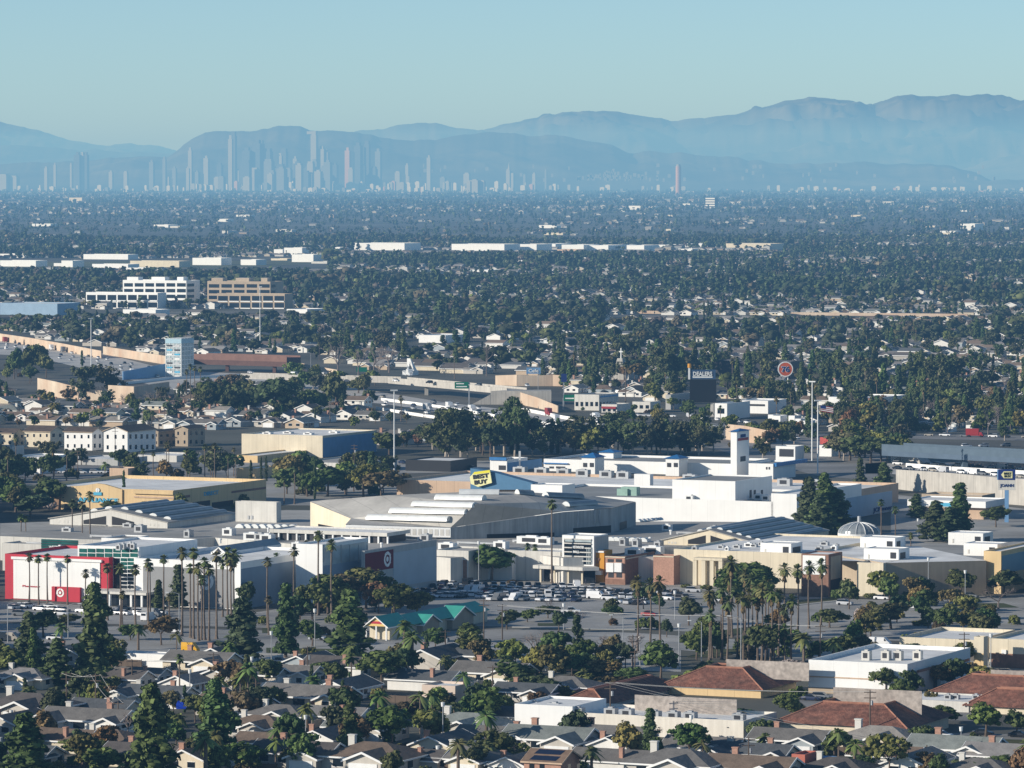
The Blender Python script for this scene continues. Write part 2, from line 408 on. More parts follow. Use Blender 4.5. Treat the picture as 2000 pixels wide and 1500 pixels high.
def mk_cypress(v):
    rng = np.random.default_rng(400 + v); H = 12.0; cl = []
    for i in range(70):
        u = rng.uniform(.03, .99); rr = (1.25, 1.05)[v] * math.sin(math.pi * min(1, (u * .86 + .12))) ** .7 * rng.uniform(.3, .8); a = rng.uniform(0, 6.28)
        s = rng.uniform(.4, .7); cl.append((rr * math.cos(a), rr * math.sin(a), u * H, s, s, s * 1.5))
    t = MB().tube((0, 0, 0), (0, 0, H * .8), .16, .05, 5)
    return H, [('trunk', t.mesh('trunk', ['bark'])), ('crown', crown('crown', cl, 10, .26, rng))]
def frond_mesh(n, L, wmax, rng, lo, hi, droop, seg=4, z0=0., fan=True):
    V = []; Fq = []; T = []
    for i in range(n):
        a = rng.uniform(0, 2 * math.pi); el = math.radians(rng.uniform(lo, hi)); l = L * rng.uniform(.8, 1.1)
        dx, dy = math.cos(a), math.sin(a); px, py = -dy, dx; tn = rng.uniform(.6, 1.4); i0 = len(V)
        for k in range(seg + 1):
            s = k / seg; r = l * (s * math.cos(el)); z = z0 + l * (s * math.sin(el) - droop * s * s)
            w = wmax * ((.12, .30, .85, 1.0, .25)[k] if fan else (.25, .8, 1, .8, .1)[k]); sag = -w * (.25 if fan else .55)
            for q, zz in ((-w, sag), (0, 0), (w, sag)): V.append((dx * r + px * q, dy * r + py * q, z + zz)); T.append(tn)
        for k in range(seg):
            b = i0 + 3 * k
            Fq += [(b, b + 1, b + 4, b + 3), (b + 1, b + 2, b + 5, b + 4)]
    return np.array(V), np.array(Fq), np.array(T)
def mk_fanpalm(v):
    rng = np.random.default_rng(500 + v); H = 18.0; big = v >= 2
    L = (1.9, 1.7, 2.4, 2.6)[v]
    v1, f1, t1 = frond_mesh(46, L, .42, rng, -45, 88, .35)
    me = raw_mesh('crown', v1, [f1], t1, [W['crown']])
    v2, f2, t2 = frond_mesh(30 if big else 18, L * .85, .36, rng, -88, -55, .12, z0=-.2)
    if big: v2b, f2b, t2b = frond_mesh(22, L * .9, .36, rng, -89, -68, .05, z0=-1.5); f2 = np.concatenate([f2, f2b + len(v2)]); v2 = np.concatenate([v2, v2b]); t2 = np.concatenate([t2, t2b])
    sk = raw_mesh('dead_fronds', v2, [f2], t2, [W['skirt']])
    t = MB(); lean = rng.uniform(-.5, .5); pts = [(lean * math.sin(u * 2.2), .2 * math.sin(u * 3), u * H) for u in (0, .04, .3, .6, .85, 1)]
    rr = (.52, .34, .24, .2, .19, .22)
    for i in range(5): t.tube(pts[i], pts[i + 1], rr[i], rr[i + 1], 7, cap=False)
    return H, [('trunk', t.mesh('trunk', ['palmbark'])), ('crown', me, pts[-1]), ('skirt', sk, pts[-1])]
def mk_featherpalm(v):
    rng = np.random.default_rng(600 + v); H = 9.0
    v1, f1, t1 = frond_mesh((34, 24)[v], (3.4, 3.0)[v], .5, rng, -25, 85, .62, fan=False)
    t = MB().tube((0, 0, 0), (0, 0, H * .97), (.42, .22)[v], (.34, .17)[v], 8)
    return H, [('trunk', t.mesh('trunk', ['palmbark'])), ('crown', raw_mesh('crown', v1, [f1], t1, [W['crown']]), (0, 0, H * .96))]
def mk_bare(v):
    rng = random.Random(700 + v); b = MB(); H = 9.0
    def grow(p, d, l, r, g):
        e = p + d * l; b.tube(p, e, r, r * .7, 3 if g > 1 else 5, cap=False)
        if g >= 5: return
        for k in range(3 if g < 4 else 2):
            nd = (d + Vector((rng.gauss(0, .48), rng.gauss(0, .48), rng.gauss(.12, .3)))).normalized()
            grow(e, nd, l * rng.uniform(.62, .85), r * .62, g + 1)
    grow(Vector((0, 0, 0)), Vector((0, 0, 1)), H * .27, .24, 0)
    return H, [('trunk', b.mesh('trunk', [mat('grey_twigs', (.22, .18, .16), .2, 1)]))]
def mk_shrub(v):
    rng = np.random.default_rng(800 + v); cl = []; H = 3.0
    for i in range(46):
        d = unit(1, rng)[0]; s = rng.uniform(.35, .75); cl.append((d[0] * (1.9, 2.8, 1.4)[v], d[1] * (1.6, 1.5, 1.4)[v], 1.25 + abs(d[2]) * 1.2 - (.7 if d[2] < 0 else 0), s, s, s))
    cl.append((0, 0, 1.1, (1.6, 2.2, 1.2)[v], 1.3, 1.0))
    return H, [('foliage', crown('foliage', cl, 13, .28, rng))]
def mk_blossom(v):
    rng = np.random.default_rng(900); cl = []
    for i in range(60):
        d = unit(1, rng)[0]; s = rng.uniform(.3, .7); cl.append((d[0] * 2.6, d[1] * 2.6, 3.4 + d[2] * 1.9, s, s, s))
    t = MB(); limbs(t, (0, 0, 0), (0, 0, 2), .16, [(1.5, 0, 4), (-1.4, .6, 4), (0, -1.5, 4.2)])
    return 5.5, [('trunk', t.mesh('trunk', ['bark'])), ('crown', crown('crown', cl, 16, .24, rng, core=.3, m='blossom'))]
PLANTS = dict(
    pine_tree=[mk_conifer(i) for i in range(4)], broadleaf_tree=[mk_round(i) for i in range(6)], eucalyptus_tree=[mk_sparse(i) for i in range(3)],
    cypress_tree=[mk_cypress(i) for i in range(2)], fan_palm=[mk_fanpalm(i) for i in range(4)], feather_palm=[mk_featherpalm(i) for i in range(2)],
    bare_tree=[mk_bare(i) for i in range(3)], shrub=[mk_shrub(i) for i in range(3)], blossom_tree=[mk_blossom(0)])
PLANTS['garden_tree'] = PLANTS['broadleaf_tree']; PLANTS['street_tree'] = PLANTS['broadleaf_tree']
SHADES = dict(
    pine_tree=[((0.074, 0.102, 0.038), 'dark green'), ((0.092, 0.118, 0.043), 'deep green')],
    broadleaf_tree=[((0.085, 0.112, 0.034), 'dark green'), ((0.122, 0.135, 0.043), 'olive green'), ((0.074, 0.098, 0.040), 'blackish green'), ((0.185, 0.193, 0.052), 'light green'), ((0.185, 0.131, 0.061), 'brownish')],
    eucalyptus_tree=[((0.100, 0.114, 0.052), 'grey-green'), ((0.081, 0.098, 0.040), 'dark grey-green')],
    cypress_tree=[((0.056, 0.084, 0.031), 'dark green')],
    fan_palm=[((0.138, 0.144, 0.057), 'grey-green'), ((0.118, 0.135, 0.049), 'green')],
    feather_palm=[((0.138, 0.169, 0.055), 'green')],
    bare_tree=[((0.369, 0.337, 0.287), 'bare grey')], shrub=[((0.100, 0.128, 0.039), 'dark green'), ((0.157, 0.169, 0.047), 'olive green'), ((0.092, 0.071, 0.031), 'brownish')],
    blossom_tree=[((0.923, 0.759, 0.575), 'pale blossoming')])
SHADES['garden_tree'] = SHADES['broadleaf_tree']; SHADES['street_tree'] = SHADES['broadleaf_tree']
LOOK = dict(garden_tree='leafy garden tree', street_tree='leafy street tree', pine_tree='conical pine tree', broadleaf_tree='round-crowned tree', eucalyptus_tree='open-crowned eucalyptus', cypress_tree='pencil cypress', fan_palm='tall fan palm', feather_palm='feathery palm',
            bare_tree='leafless tree', shrub='shrub', blossom_tree='tree')
PCOUNT = {}
def plant(kind, P, h=None, var=None, shade=None, sx=1.0, lab=None, group=None):
    """a plant standing at P, h metres high; sx widens it"""
    PCOUNT[kind] = PCOUNT.get(kind, 0) + 1
    vs = PLANTS[kind]; var = R.randrange(len(vs)) if var is None else var; H, parts = vs[var]
    sh = SHADES[kind][R.randrange(len(SHADES[kind])) if shade is None else shade]
    k = (h or H) / H; px, py = proj(P)
    cat = 'palm' if 'palm' in kind else ('shrub' if kind == 'shrub' else 'tree')
    c = [max(0, a * R.uniform(.85, 1.18)) for a in sh[0]]
    T = thing(kind, None, cat, (P.x, P.y, P.z), 0)
    rz = R.uniform(0, 6.28)
    for pt in parts:
        o = link(pt[0], pt[1], T); o.color = (*c, 1); o.rotation_euler = (0, 0, rz)
        if 'palm' in kind:
            hs = min(1.35, max(.75, math.sqrt(k) * sx)) * (1.0)
            if pt[0] == 'trunk': o.scale = (max(.8, hs), max(.8, hs), k)
            else:
                q = Matrix.Rotation(rz, 3, 'Z') @ Vector((pt[2][0] * max(.8, hs), pt[2][1] * max(.8, hs), pt[2][2] * k))
                o.location = q; o.scale = (hs, hs, hs)
        else: o.scale = (k * sx, k * sx, k)
    if lab: T['label'] = lab
    else:
        size = ''
        if kind in ('pine_tree', 'broadleaf_tree', 'eucalyptus_tree', 'garden_tree', 'street_tree'):
            hh = h or H; size = 'tall ' if hh > (20 if kind == 'pine_tree' else 12) else ('small ' if hh < (11 if kind == 'pine_tree' else 7) else '')
        if kind == 'fan_palm' and (h or H) < 11: look = f'short {sh[1]} fan palm'
        else: look = f'{size}{sh[1]} {LOOK[kind]}'
        auto(T, look, px, py)
    if group: T['group'] = group
    return T
def plant_px(kind, px, pyb, pyt, var=None, shade=None, wpx=None, lab=None, z=0.0):
    P = G(px, pyb, z); h = height_for(P, pyt); sx = 1.0
    if wpx:
        base = dict(pine_tree=7.4, broadleaf_tree=8.6, eucalyptus_tree=9.0, cypress_tree=2.6, bare_tree=8, shrub=5, blossom_tree=6.2, fan_palm=4, feather_palm=6)[kind]
        k = h / PLANTS[kind][0][0]; wm = wpx * P.y / F; sx = min(2.2, max(.45, wm / (base * k)))
    return plant(kind, P, h, var, shade, sx, lab)

# ================================================================ houses
ROOFS = [((0.186, 0.172, 0.156), 'grey'), ((0.127, 0.111, 0.101), 'dark brown'), ((0.254, 0.238, 0.224), 'pale grey'), ((0.195, 0.142, 0.104), 'brown'), ((0.111, 0.117, 0.122), 'charcoal'), ((0.238, 0.254, 0.231), 'greenish grey'), ((0.313, 0.283, 0.246), 'sandy')]
WALLS = [((.80, .78, .73), 'white'), ((.70, .61, .46), 'cream'), ((.54, .50, .44), 'beige'), ((.36, .40, .42), 'blue-grey'), ((.52, .40, .28), 'tan')]
def gable(b, t, x0, x1, y0, y1, zw, pitch, along_x=True, over=.55, th=.2):
    """walls into b[0], roof slabs b[1], white trim b[2]; ridge along x or y"""
    wb, rb, tb = b
    if along_x: run = (y1 - y0) / 2; zr = zw + run * pitch
    else: run = (x1 - x0) / 2; zr = zw + run * pitch
    wb.box(x0, y0, 0, x1, y1, zw)
    if along_x:
        ym = (y0 + y1) / 2
        for x in (x0, x1): wb.poly([(x, y0, zw), (x, y1, zw), (x, ym, zr)])
        for sgn, ye in ((-1, y0), (1, y1)):
            e = ye + sgn * over; ze = zw - over * pitch
            A = [(x0 - over, e, ze), (x1 + over, e, ze), (x1 + over, ym, zr), (x0 - over, ym, zr)]
            slab(rb, A, th); tb.box(x0 - over, min(e, e + sgn * .07), ze - .1, x1 + over, max(e, e + sgn * .07), ze + th + .02)
        for x, sg in ((x0 - over, -1), (x1 + over, 1)):
            for ye, sgn in ((y0, -1), (y1, 1)):
                e = ye + sgn * over; ze = zw - over * pitch
                P = [(x, e, ze - .12), (x, ym, zr - .12), (x, ym, zr + th + .03), (x, e, ze + th + .03)]
                extr(tb, P, (sg * .08, 0, 0))
    else:
        xm = (x0 + x1) / 2
        for y in (y0, y1): wb.poly([(x0, y, zw), (x1, y, zw), (xm, y, zr)])
        for sgn, xe in ((-1, x0), (1, x1)):
            e = xe + sgn * over; ze = zw - over * pitch
            A = [(e, y0 - over, ze), (e, y1 + over, ze), (xm, y1 + over, zr), (xm, y0 - over, zr)]
            slab(rb, A, th); tb.box(min(e, e + sgn * .07), y0 - over, ze - .1, max(e, e + sgn * .07), y1 + over, ze + th + .02)
        for y, sg in ((y0 - over, -1), (y1 + over, 1)):
            for xe, sgn in ((x0, -1), (x1, 1)):
                e = xe + sgn * over; ze = zw - over * pitch
                P = [(e, y, ze - .12), (xm, y, zr - .12), (xm, y, zr + th + .03), (e, y, ze + th + .03)]
                extr(tb, P, (0, sg * .08, 0))
    return zr
def slab(b, A, th):
    B = [(p[0], p[1], p[2] + th) for p in A]; b.poly(B); b.poly(A[::-1])
    for k in range(4): j = (k + 1) % 4; b.poly([A[k], A[j], B[j], B[k]])
def extr(b, P, d):
    Q = [(p[0] + d[0], p[1] + d[1], p[2] + d[2]) for p in P]; b.poly(P); b.poly(Q[::-1]); n = len(P)
    for k in range(n): j = (k + 1) % n; b.poly([P[k], P[j], Q[j], Q[k]])
def hip(b, x0, x1, y0, y1, zw, pitch, over=.6, th=.2, m=0):
    x0 -= over; x1 += over; y0 -= over; y1 += over; z = zw - over * pitch; r = min(x1 - x0, y1 - y0) / 2; zr = z + r * pitch
    if x1 - x0 >= y1 - y0: A, B = (x0 + r, (y0 + y1) / 2, zr), (x1 - r, (y0 + y1) / 2, zr)
    else: A, B = ((x0 + x1) / 2, y0 + r, zr), ((x0 + x1) / 2, y1 - r, zr)
    c = [(x0, y0, z), (x1, y0, z), (x1, y1, z), (x0, y1, z)]
    if x1 - x0 >= y1 - y0: fs = [[c[0], c[1], B, A], [c[1], c[2], B], [c[2], c[3], A, B], [c[3], c[0], A]]
    else: fs = [[c[0], c[1], A], [c[1], c[2], B, A], [c[2], c[3], B], [c[3], c[0], A, B]]
    for f in fs: b.poly([(p[0], p[1], p[2] + th) for p in f], m)
    b.poly(c[::-1], m)
    for k in range(4):
        j = (k + 1) % 4; b.poly([c[k], c[j], (c[j][0], c[j][1], z + th), (c[k][0], c[k][1], z + th)], m)
    return zr + th
HOUSES = {}
def house_parts(v):
    """variant -> list of (name, mesh, parent part); local x along the street row, local y away from the viewer side"""
    wb, rb, tb = MB(), MB(), MB(); b = (wb, rb, tb); wins = []; ch = []; gar = None; door = None
    def win_s(x, y, z=1.0, w=1.7, h=1.15): wins.append(MB().box(x - w / 2, y - .07, z, x + w / 2, y + .04, z + h, 0).box(x - w / 2 - .1, y - .05, z - .1, x + w / 2 + .1, y + .03, z, 1).box(x - w / 2 - .1, y - .05, z + h, x + w / 2 + .1, y + .03, z + h + .1, 1))
    def win_e(x, y, z=1.0, w=1.7, h=1.15): wins.append(MB().box(x - .04, y - w / 2, z, x + .07, y + w / 2, z + h, 0).box(x - .03, y - w / 2 - .1, z - .1, x + .05, y + w / 2 + .1, z, 1).box(x - .03, y - w / 2 - .1, z + h, x + .05, y + w / 2 + .1, z + h + .1, 1))
    p = .40
    if v == 0:      # long ridge east-west, front gable garage wing
        zr = gable(b, 0, -8, 8, -4.5, 4.5, 2.6, p); gable(b, 0, 2.2, 8.4, -9.5, 0, 2.55, p, False)
        gar = MB().box(2.9, -9.6, .05, 7.7, -9.45, 2.1); win_s(-5, -4.5); win_s(-1.2, -4.5); win_e(8.4, -6); win_e(8, 2); door = MB().box(.4, -4.6, .05, 1.4, -4.45, 2.1); ch = [(-4, 1.5, zr + .7, 'brickc')]
    elif v == 1:    # ridge north-south, gable toward the sun
        zr = gable(b, 0, -4.6, 4.6, -8, 8, 2.6, p, False); win_s(-2, -8); win_s(1.8, -8); win_e(4.6, -5); win_e(4.6, 0); gar = MB().box(4.5, 2.5, .05, 4.66, 7, 2.1); door = MB().box(4.5, -2.6, .05, 4.66, -1.6, 2.1); ch = [(-3, -3, zr + .3, 'brickc')]
    elif v == 2:    # L with two gables
        zr = gable(b, 0, -8.5, 8.5, -4.2, 4.2, 2.6, p); gable(b, 0, -8.9, -3, -8.6, 0, 2.55, p, False); gable(b, 0, 4.5, 9, -6.4, 0, 2.5, p, False)
        gar = MB().box(-8.3, -8.7, .05, -3.6, -8.56, 2.1); win_s(0, -4.2, w=2.4); win_s(6.7, -6.4, w=1.4); win_e(9, -3); win_e(8.5, 2.4); door = MB().box(2.5, -4.3, .05, 3.5, -4.16, 2.1); ch = [(3, 2.4, zr + .5, 'brickc'), (-6, 2.6, zr + .3, 'ltgrey')]
    elif v == 3:    # hip roof
        wb.box(-7, -5, 0, 7, 5, 2.6); zr = hip(rb, -7, 7, -5, 5, 2.6, .34); gable(b, 0, -1, 5, -8.2, -1, 2.55, p, False)
        tb.box(-7.6, -5.67, 2.35, 7.6, -5.6, 2.6).box(7.6, -5.67, 2.35, 7.67, 5.67, 2.6)
        win_s(-4, -5); win_e(7, -2); win_e(7, 2.5); gar = MB().box(-.5, -8.3, .05, 4.4, -8.16, 2.1); ch = [(-4, 0, zr + .4, 'ltgrey')]
    elif v == 4:    # two storeys
        zr = gable(b, 0, -6, 6, -4.5, 4.5, 5.2, p); gable(b, 0, -9, -1, -8, 0, 2.6, p, False)
        for x in (-4, 0, 4): win_s(x, -4.5, 3.6, 1.4)
        win_e(6, -2, 3.6); win_e(6, 2, 3.6); win_e(6, 0, 1); win_s(3.5, -4.5, 1); gar = MB().box(-7.6, -8.1, .05, -2.6, -7.96, 2.1); ch = [(4.5, 3, zr + .6, 'brickc')]
    out = [('wall', wb.mesh('wall', ['wallc']), None), ('roof', rb.mesh('roof', ['roofc']), None), ('fascia', tb.mesh('fascia', ['trim']), 'roof')]
    for (x, y, z, m) in ch: out.append(('chimney', MB().box(x - .55, y - .4, 2.0, x + .55, y + .4, z + .4).box(x - .65, y - .5, z + .4, x + .65, y + .5, z + .6).mesh('chimney', [m]), 'roof'))
    for w_ in wins: out.append(('window', w_.mesh('window', ['glass', 'trim']), None))
    if gar: out.append(('garage_door', gar.mesh('garage_door', ['white2']), None))
    if door: out.append(('door', door.mesh('door', ['brick']), None))
    return out
HOUSES = [house_parts(i) for i in range(5)]
HDESC = ['garage-fronted house', 'gable-ended house', 'twin-gabled house', 'hipped house', 'two-storey house']
NHOUSE = [0]
def house(P, v, rot=0, roof=0, wall=0, s=1.0, parts=True, lab=None, look=None, foot=True):
    rc, rn = ROOFS[roof]; wc, wn = WALLS[wall]; NHOUSE[0] += 1
    T = thing('house', lab, 'house', (P.x, P.y, P.z), -ANG + rot * math.pi / 2); T.scale = (s, s, s)
    k = R.uniform(.9, 1.12); kids = {}
    for nm, me, par in HOUSES[v]:
        if not parts and nm in ('window', 'garage_door', 'door', 'chimney'): continue
        o = link(nm, me, kids.get(par, T)); kids.setdefault(nm, o)
        o.color = (*[c * k for c in rc], 1) if nm == 'roof' else (*wc, 1)
    px, py = proj(P)
    if not lab: auto(T, look or f'{rn}-roofed {wn} {HDESC[v]}', px, py)
    if foot:
        r = 10 * s; FOOT.append([(P.x - r, P.y - r), (P.x + r, P.y - r), (P.x + r, P.y + r), (P.x - r, P.y + r)])
    return T
# ================================================================ vehicles
def loft(b, secs, m=0):
    """secs: (x, z0, z1, halfwidth)"""
    i = len(b.v); n = len(secs)
    for (x, z0, z1, w) in secs: b.v += [(x, -w, z0), (x, -w * 1.02, z0 + (z1 - z0) * .55), (x, -w * .9, z1), (x, w * .9, z1), (x, w * 1.02, z0 + (z1 - z0) * .55), (x, w, z0)]
    for k in range(n - 1):
        for j in range(6): q = (j + 1) % 6; b.f.append((i + 6 * k + j, i + 6 * k + q, i + 6 * k + 6 + q, i + 6 * k + 6 + j)); b.m.append(m)
    for k in (0, n - 1): b.f.append(tuple(i + 6 * k + j for j in range(6))); b.m.append(m)
def car_parts(kind):
    body, gl = MB(), MB(); wh = [(-1.35, .84), (-1.35, -.84), (1.35, .84), (1.35, -.84)]; wr = .34
    if kind == 'sedan':
        loft(body, [(-2.3, .35, .75, .72), (-2.2, .24, .92, .84), (-1.2, .2, .98, .9), (0, .2, .95, .9), (1.2, .2, .92, .9), (2.0, .24, .8, .84), (2.3, .35, .62, .7)])
        loft(gl, [(-1.75, .94, .98, .76), (-.95, .94, 1.38, .72), (.25, .94, 1.42, .7), (1.15, .92, .96, .76)]); loft(body, [(-1.0, 1.37, 1.42, .66), (-.3, 1.42, 1.47, .66), (.35, 1.38, 1.43, .64)])
    elif kind == 'suv':
        wr = .38; loft(body, [(-2.3, .4, 1.0, .8), (-2.2, .28, 1.1, .9), (0, .25, 1.1, .93), (1.2, .25, 1.06, .92), (2.1, .28, .98, .88), (2.35, .4, .8, .75)])
        loft(gl, [(-2.2, 1.06, 1.12, .82), (-1.95, 1.06, 1.62, .76), (.3, 1.06, 1.68, .76), (1.2, 1.04, 1.1, .8)]); loft(body, [(-2.0, 1.61, 1.68, .72), (-.5, 1.68, 1.75, .72), (.35, 1.64, 1.7, .7)])
    elif kind == 'pickup':
        wr = .4; loft(body, [(-2.7, .45, 1.05, .88), (-.7, .4, 1.08, .92), (.2, .35, 1.08, .92), (1.4, .35, 1.08, .92), (2.5, .4, 1.0, .88), (2.7, .5, .85, .8)])
        loft(gl, [(-.75, 1.05, 1.7, .78), (.6, 1.05, 1.74, .76), (1.4, 1.04, 1.1, .8)]); loft(body, [(-.8, 1.7, 1.77, .74), (.6, 1.74, 1.8, .72)])
        gl.box(-2.6, -.75, 1.06, -.85, .75, 1.09); wh = [(-1.7, .86), (-1.7, -.86), (1.7, .86), (1.7, -.86)]
    elif kind == 'van':
        wr = .4; loft(body, [(-2.8, .4, 2.2, .95), (-2.7, .3, 2.35, .98), (1.2, .3, 2.35, .98), (1.9, .3, 1.6, .98), (2.6, .35, 1.1, .92), (2.8, .45, .9, .85)])
        loft(gl, [(1.25, 1.45, 2.2, .99), (1.75, 1.4, 1.62, .985)]); gl.box(-2.83, -.7, 1.5, -2.78, .7, 2.1); wh = [(-1.9, .9), (-1.9, -.9), (1.9, .9), (1.9, -.9)]
    elif kind == 'truck':
        wr = .5; body.box(-4.2, -1.2, 1.0, 2.0, 1.2, 3.9); loft(body, [(2.15, .5, 2.4, 1.05), (3.3, .5, 2.3, 1.05), (3.9, .5, 1.3, 1.0), (4.0, .6, 1.2, .95)]); gl.box(3.3, -.9, 1.5, 3.62, .9, 2.15)
        body.box(-4.2, -.9, .6, 2.2, .9, 1.0); wh = [(-2.8, .95), (-2.8, -.95), (3.0, .95), (3.0, -.95)]
    out = [('body', body.mesh('body', ['car'])), ('window_glass', gl.mesh('window_glass', ['glass']))]
    for (x, y) in wh: out.append(('wheel', MB().tube((x, y - .12, wr), (x, y + .12, wr), wr, n=12).mesh('wheel', ['tyre'])))
    return out
CARS = {k: car_parts(k) for k in ('sedan', 'suv', 'pickup', 'van', 'truck')}
PAINTS = [((.80, .80, .80), 'white', 9), ((.50, .51, .53), 'silver', 4), ((.16, .17, .18), 'grey', 3), ((.012, .013, .016), 'black', 3), ((.02, .03, .07), 'dark blue', 2), ((.30, .02, .02), 'red', 1), ((.35, .32, .27), 'beige', 1)]
def car(P, rz, kind=None, paint=None, parts=True, lab=None, look=None):
    kind = kind or R.choices(('sedan', 'suv', 'pickup', 'van'), (5, 5, 1.4, .6))[0]
    pc = PAINTS[paint] if paint is not None else R.choices(PAINTS, [p[2] for p in PAINTS])[0]
    nm = dict(sedan='parked_car', suv='parked_suv', pickup='pickup_truck', van='van', truck='box_truck')[kind]
    T = thing(nm, lab, dict(sedan='car', suv='car', pickup='pickup', van='van', truck='truck')[kind], (P.x, P.y, P.z + .01), rz)
    for pn, me in CARS[kind]:
        if not parts and pn == 'wheel': continue
        o = link(pn, me, T); o.color = (*pc[0], 1)
    if not lab: px, py = proj(P); auto(T, look or f'{pc[1]} {dict(sedan="car", suv="SUV", pickup="pickup truck", van="van", truck="box truck")[kind]}', px, py)
    return T
# ================================================================ camera, sky, sun, haze
SUN_EL = math.radians(18.5); SUN_AZ = math.radians(-110)        # azimuth from +Y toward +X
sun_to = Vector((math.sin(SUN_AZ) * math.cos(SUN_EL), math.cos(SUN_AZ) * math.cos(SUN_EL), math.sin(SUN_EL)))
cam = bpy.data.cameras.new('camera'); cam.lens = 36 * F / 2000; cam.sensor_width = 36; cam.clip_start = 10; cam.clip_end = 200000
co = bpy.data.objects.new('camera', cam); COL.objects.link(co); co.location = (0, 0, CAMH); co.rotation_euler = (math.pi / 2 - PITCH, 0, 0); SC.camera = co
w = bpy.data.worlds.new('World'); SC.world = w; w.use_nodes = True
sky = w.node_tree.nodes.new('ShaderNodeTexSky'); sky.sky_type = 'NISHITA'; sky.sun_disc = False
sky.sun_elevation = SUN_EL; sky.sun_rotation = SUN_AZ % (2 * math.pi); sky.altitude = 0; sky.air_density = 0.5; sky.dust_density = 0.06; sky.ozone_density = 3.0
bg = w.node_tree.nodes['Background']; tn = w.node_tree.nodes.new('ShaderNodeMix'); tn.data_type = 'RGBA'; tn.blend_type = 'MULTIPLY'; tn.inputs[0].default_value = 1; tn.inputs[7].default_value = (1.0, 1.03, .94, 1); w.node_tree.links.new(sky.outputs[0], tn.inputs[6]); w.node_tree.links.new(tn.outputs[2], bg.inputs[0]); bg.inputs[1].default_value = SKY_STRENGTH = 0.130
sl = bpy.data.lights.new('sun', 'SUN'); sl.energy = 5.0; sl.angle = math.radians(.5); sl.color = (1, .955, .885)
so = bpy.data.objects.new('sun', sl); COL.objects.link(so); so.rotation_euler = (-sun_to).to_track_quat('-Z', 'Y').to_euler(); so.location = (-500, 0, 500)
SC.view_settings.view_transform = 'Standard'; SC.view_settings.look = 'None'; SC.view_settings.exposure = 0; SC.view_settings.gamma = 1
SC.cycles.max_bounces = 4; SC.cycles.diffuse_bounces = 2; SC.cycles.glossy_bounces = 2; SC.cycles.volume_bounces = 0; SC.cycles.transparent_max_bounces = 4
SC.cycles.use_denoising = True
SC.cycles.sample_clamp_indirect = 4
# haze air: absorbs with distance; emission stands in for scattered daylight (per km)
EXT = (1 / 47.0, 1 / 32.0, 1 / 20.5); AIR = (.315, .515, .60)
hz = bpy.data.materials.new('haze'); hz.use_nodes = True; nt = hz.node_tree; nt.nodes.clear()
out = nt.nodes.new('ShaderNodeOutputMaterial'); ab = nt.nodes.new('ShaderNodeVolumeAbsorption'); em = nt.nodes.new('ShaderNodeEmission'); ad = nt.nodes.new('ShaderNodeAddShader')
dm = .2; ab.inputs['Density'].default_value = dm / 1000; ab.inputs['Color'].default_value = (*[1 - e / dm for e in EXT], 1)
s_ = max(a * e for a, e in zip(AIR, EXT)); em.inputs['Color'].default_value = (*[a * e / s_ for a, e in zip(AIR, EXT)], 1); em.inputs['Strength'].default_value = s_ / 1000
nt.links.new(ab.outputs[0], ad.inputs[0]); nt.links.new(em.outputs[0], ad.inputs[1]); nt.links.new(ad.outputs[0], out.inputs['Volume'])
MB().box(-45000, -4000, -30, 45000, 74000, 660).build('haze', [hz], None, 'structure')

# ================================================================ ground, hills
gm = mat('earth', (.085, .085, .062), .35, .012, second=(.14, .13, .115))
MB().poly([(-60000, -6000, 0), (60000, -6000, 0), (60000, 80000, 0), (-60000, 80000, 0)]).build('ground', [gm], None, 'structure')
hm = mat('hill_scrub', (.035, .038, .024), .4, .0016, second=(.17, .15, .10))
def ridge(D, pts, front, seed, amp=.4):
    from mathutils import noise as mn
    px = np.linspace(-700, 2700, 900); xs = [p[0] for p in pts]; ys = [p[1] for p in pts]
    sel = px[(px >= xs[0] - 1) & (px <= xs[-1] + 1)]; cy = np.interp(sel, xs, ys)
    cy = cy + np.array([4.2 * mn.fractal((p * .022, seed * 7.1, 0), 1.0, 2.1, 6) for p in sel])
    n = len(sel); rows = 60; V = np.zeros((rows + 2, n, 3))
    for j, (p, y) in enumerate(zip(sel, cy)):
        c = at_y(p, y, D); zc = max(c.z, 4)
        for i in range(rows):
            t = i / (rows - 1); yy = D - front * (1 - t); xx = c.x * (yy / D) ** .5
            sp_ = mn.ridged_multi_fractal((xx * .00042 + .25 * math.sin(yy * .0006), yy * .00028, seed * 3.3), 1.0, 2.1, 6, 1.0, 2.0)
            z = zc * (t ** 1.05) * (1 + amp * 1.5 * (sp_ - 1.1) * (1 - t ** 3))
            V[i, j] = (xx, yy, max(z, 0) - 2 + 2 * t)
        V[rows, j] = (c.x, D + front * .4, zc * .5); V[rows + 1, j] = (c.x, D + front * .8, -5)
    idx = np.arange((rows + 2) * n).reshape(rows + 2, n)
    q = np.stack([idx[:-1, :-1], idx[:-1, 1:], idx[1:, 1:], idx[1:, :-1]], -1).reshape(-1, 4)
    me = raw_mesh('mountain_ridge', V.reshape(-1, 3), [q], None, [hm]); me.polygons.foreach_set('use_smooth', [True] * len(me.polygons))
    link('mountain_ridge', me, None, 'structure')
ridge(68000, [(-700, 225), (-160, 225), (0, 237), (40, 246), (90, 258), (130, 272), (180, 281), (230, 283), (270, 282), (310, 284), (345, 297), (420, 330)], 9000, 1)
ridge(58000, [(-700, 284), (-160, 284), (0, 285), (60, 283), (120, 290), (200, 293), (260, 298), (340, 300), (420, 330)], 7000, 2)
ridge(60000, [(600, 300), (690, 258), (750, 251), (790, 243), (815, 239), (850, 243), (870, 246), (920, 253), (960, 258), (1040, 290)], 7000, 3)
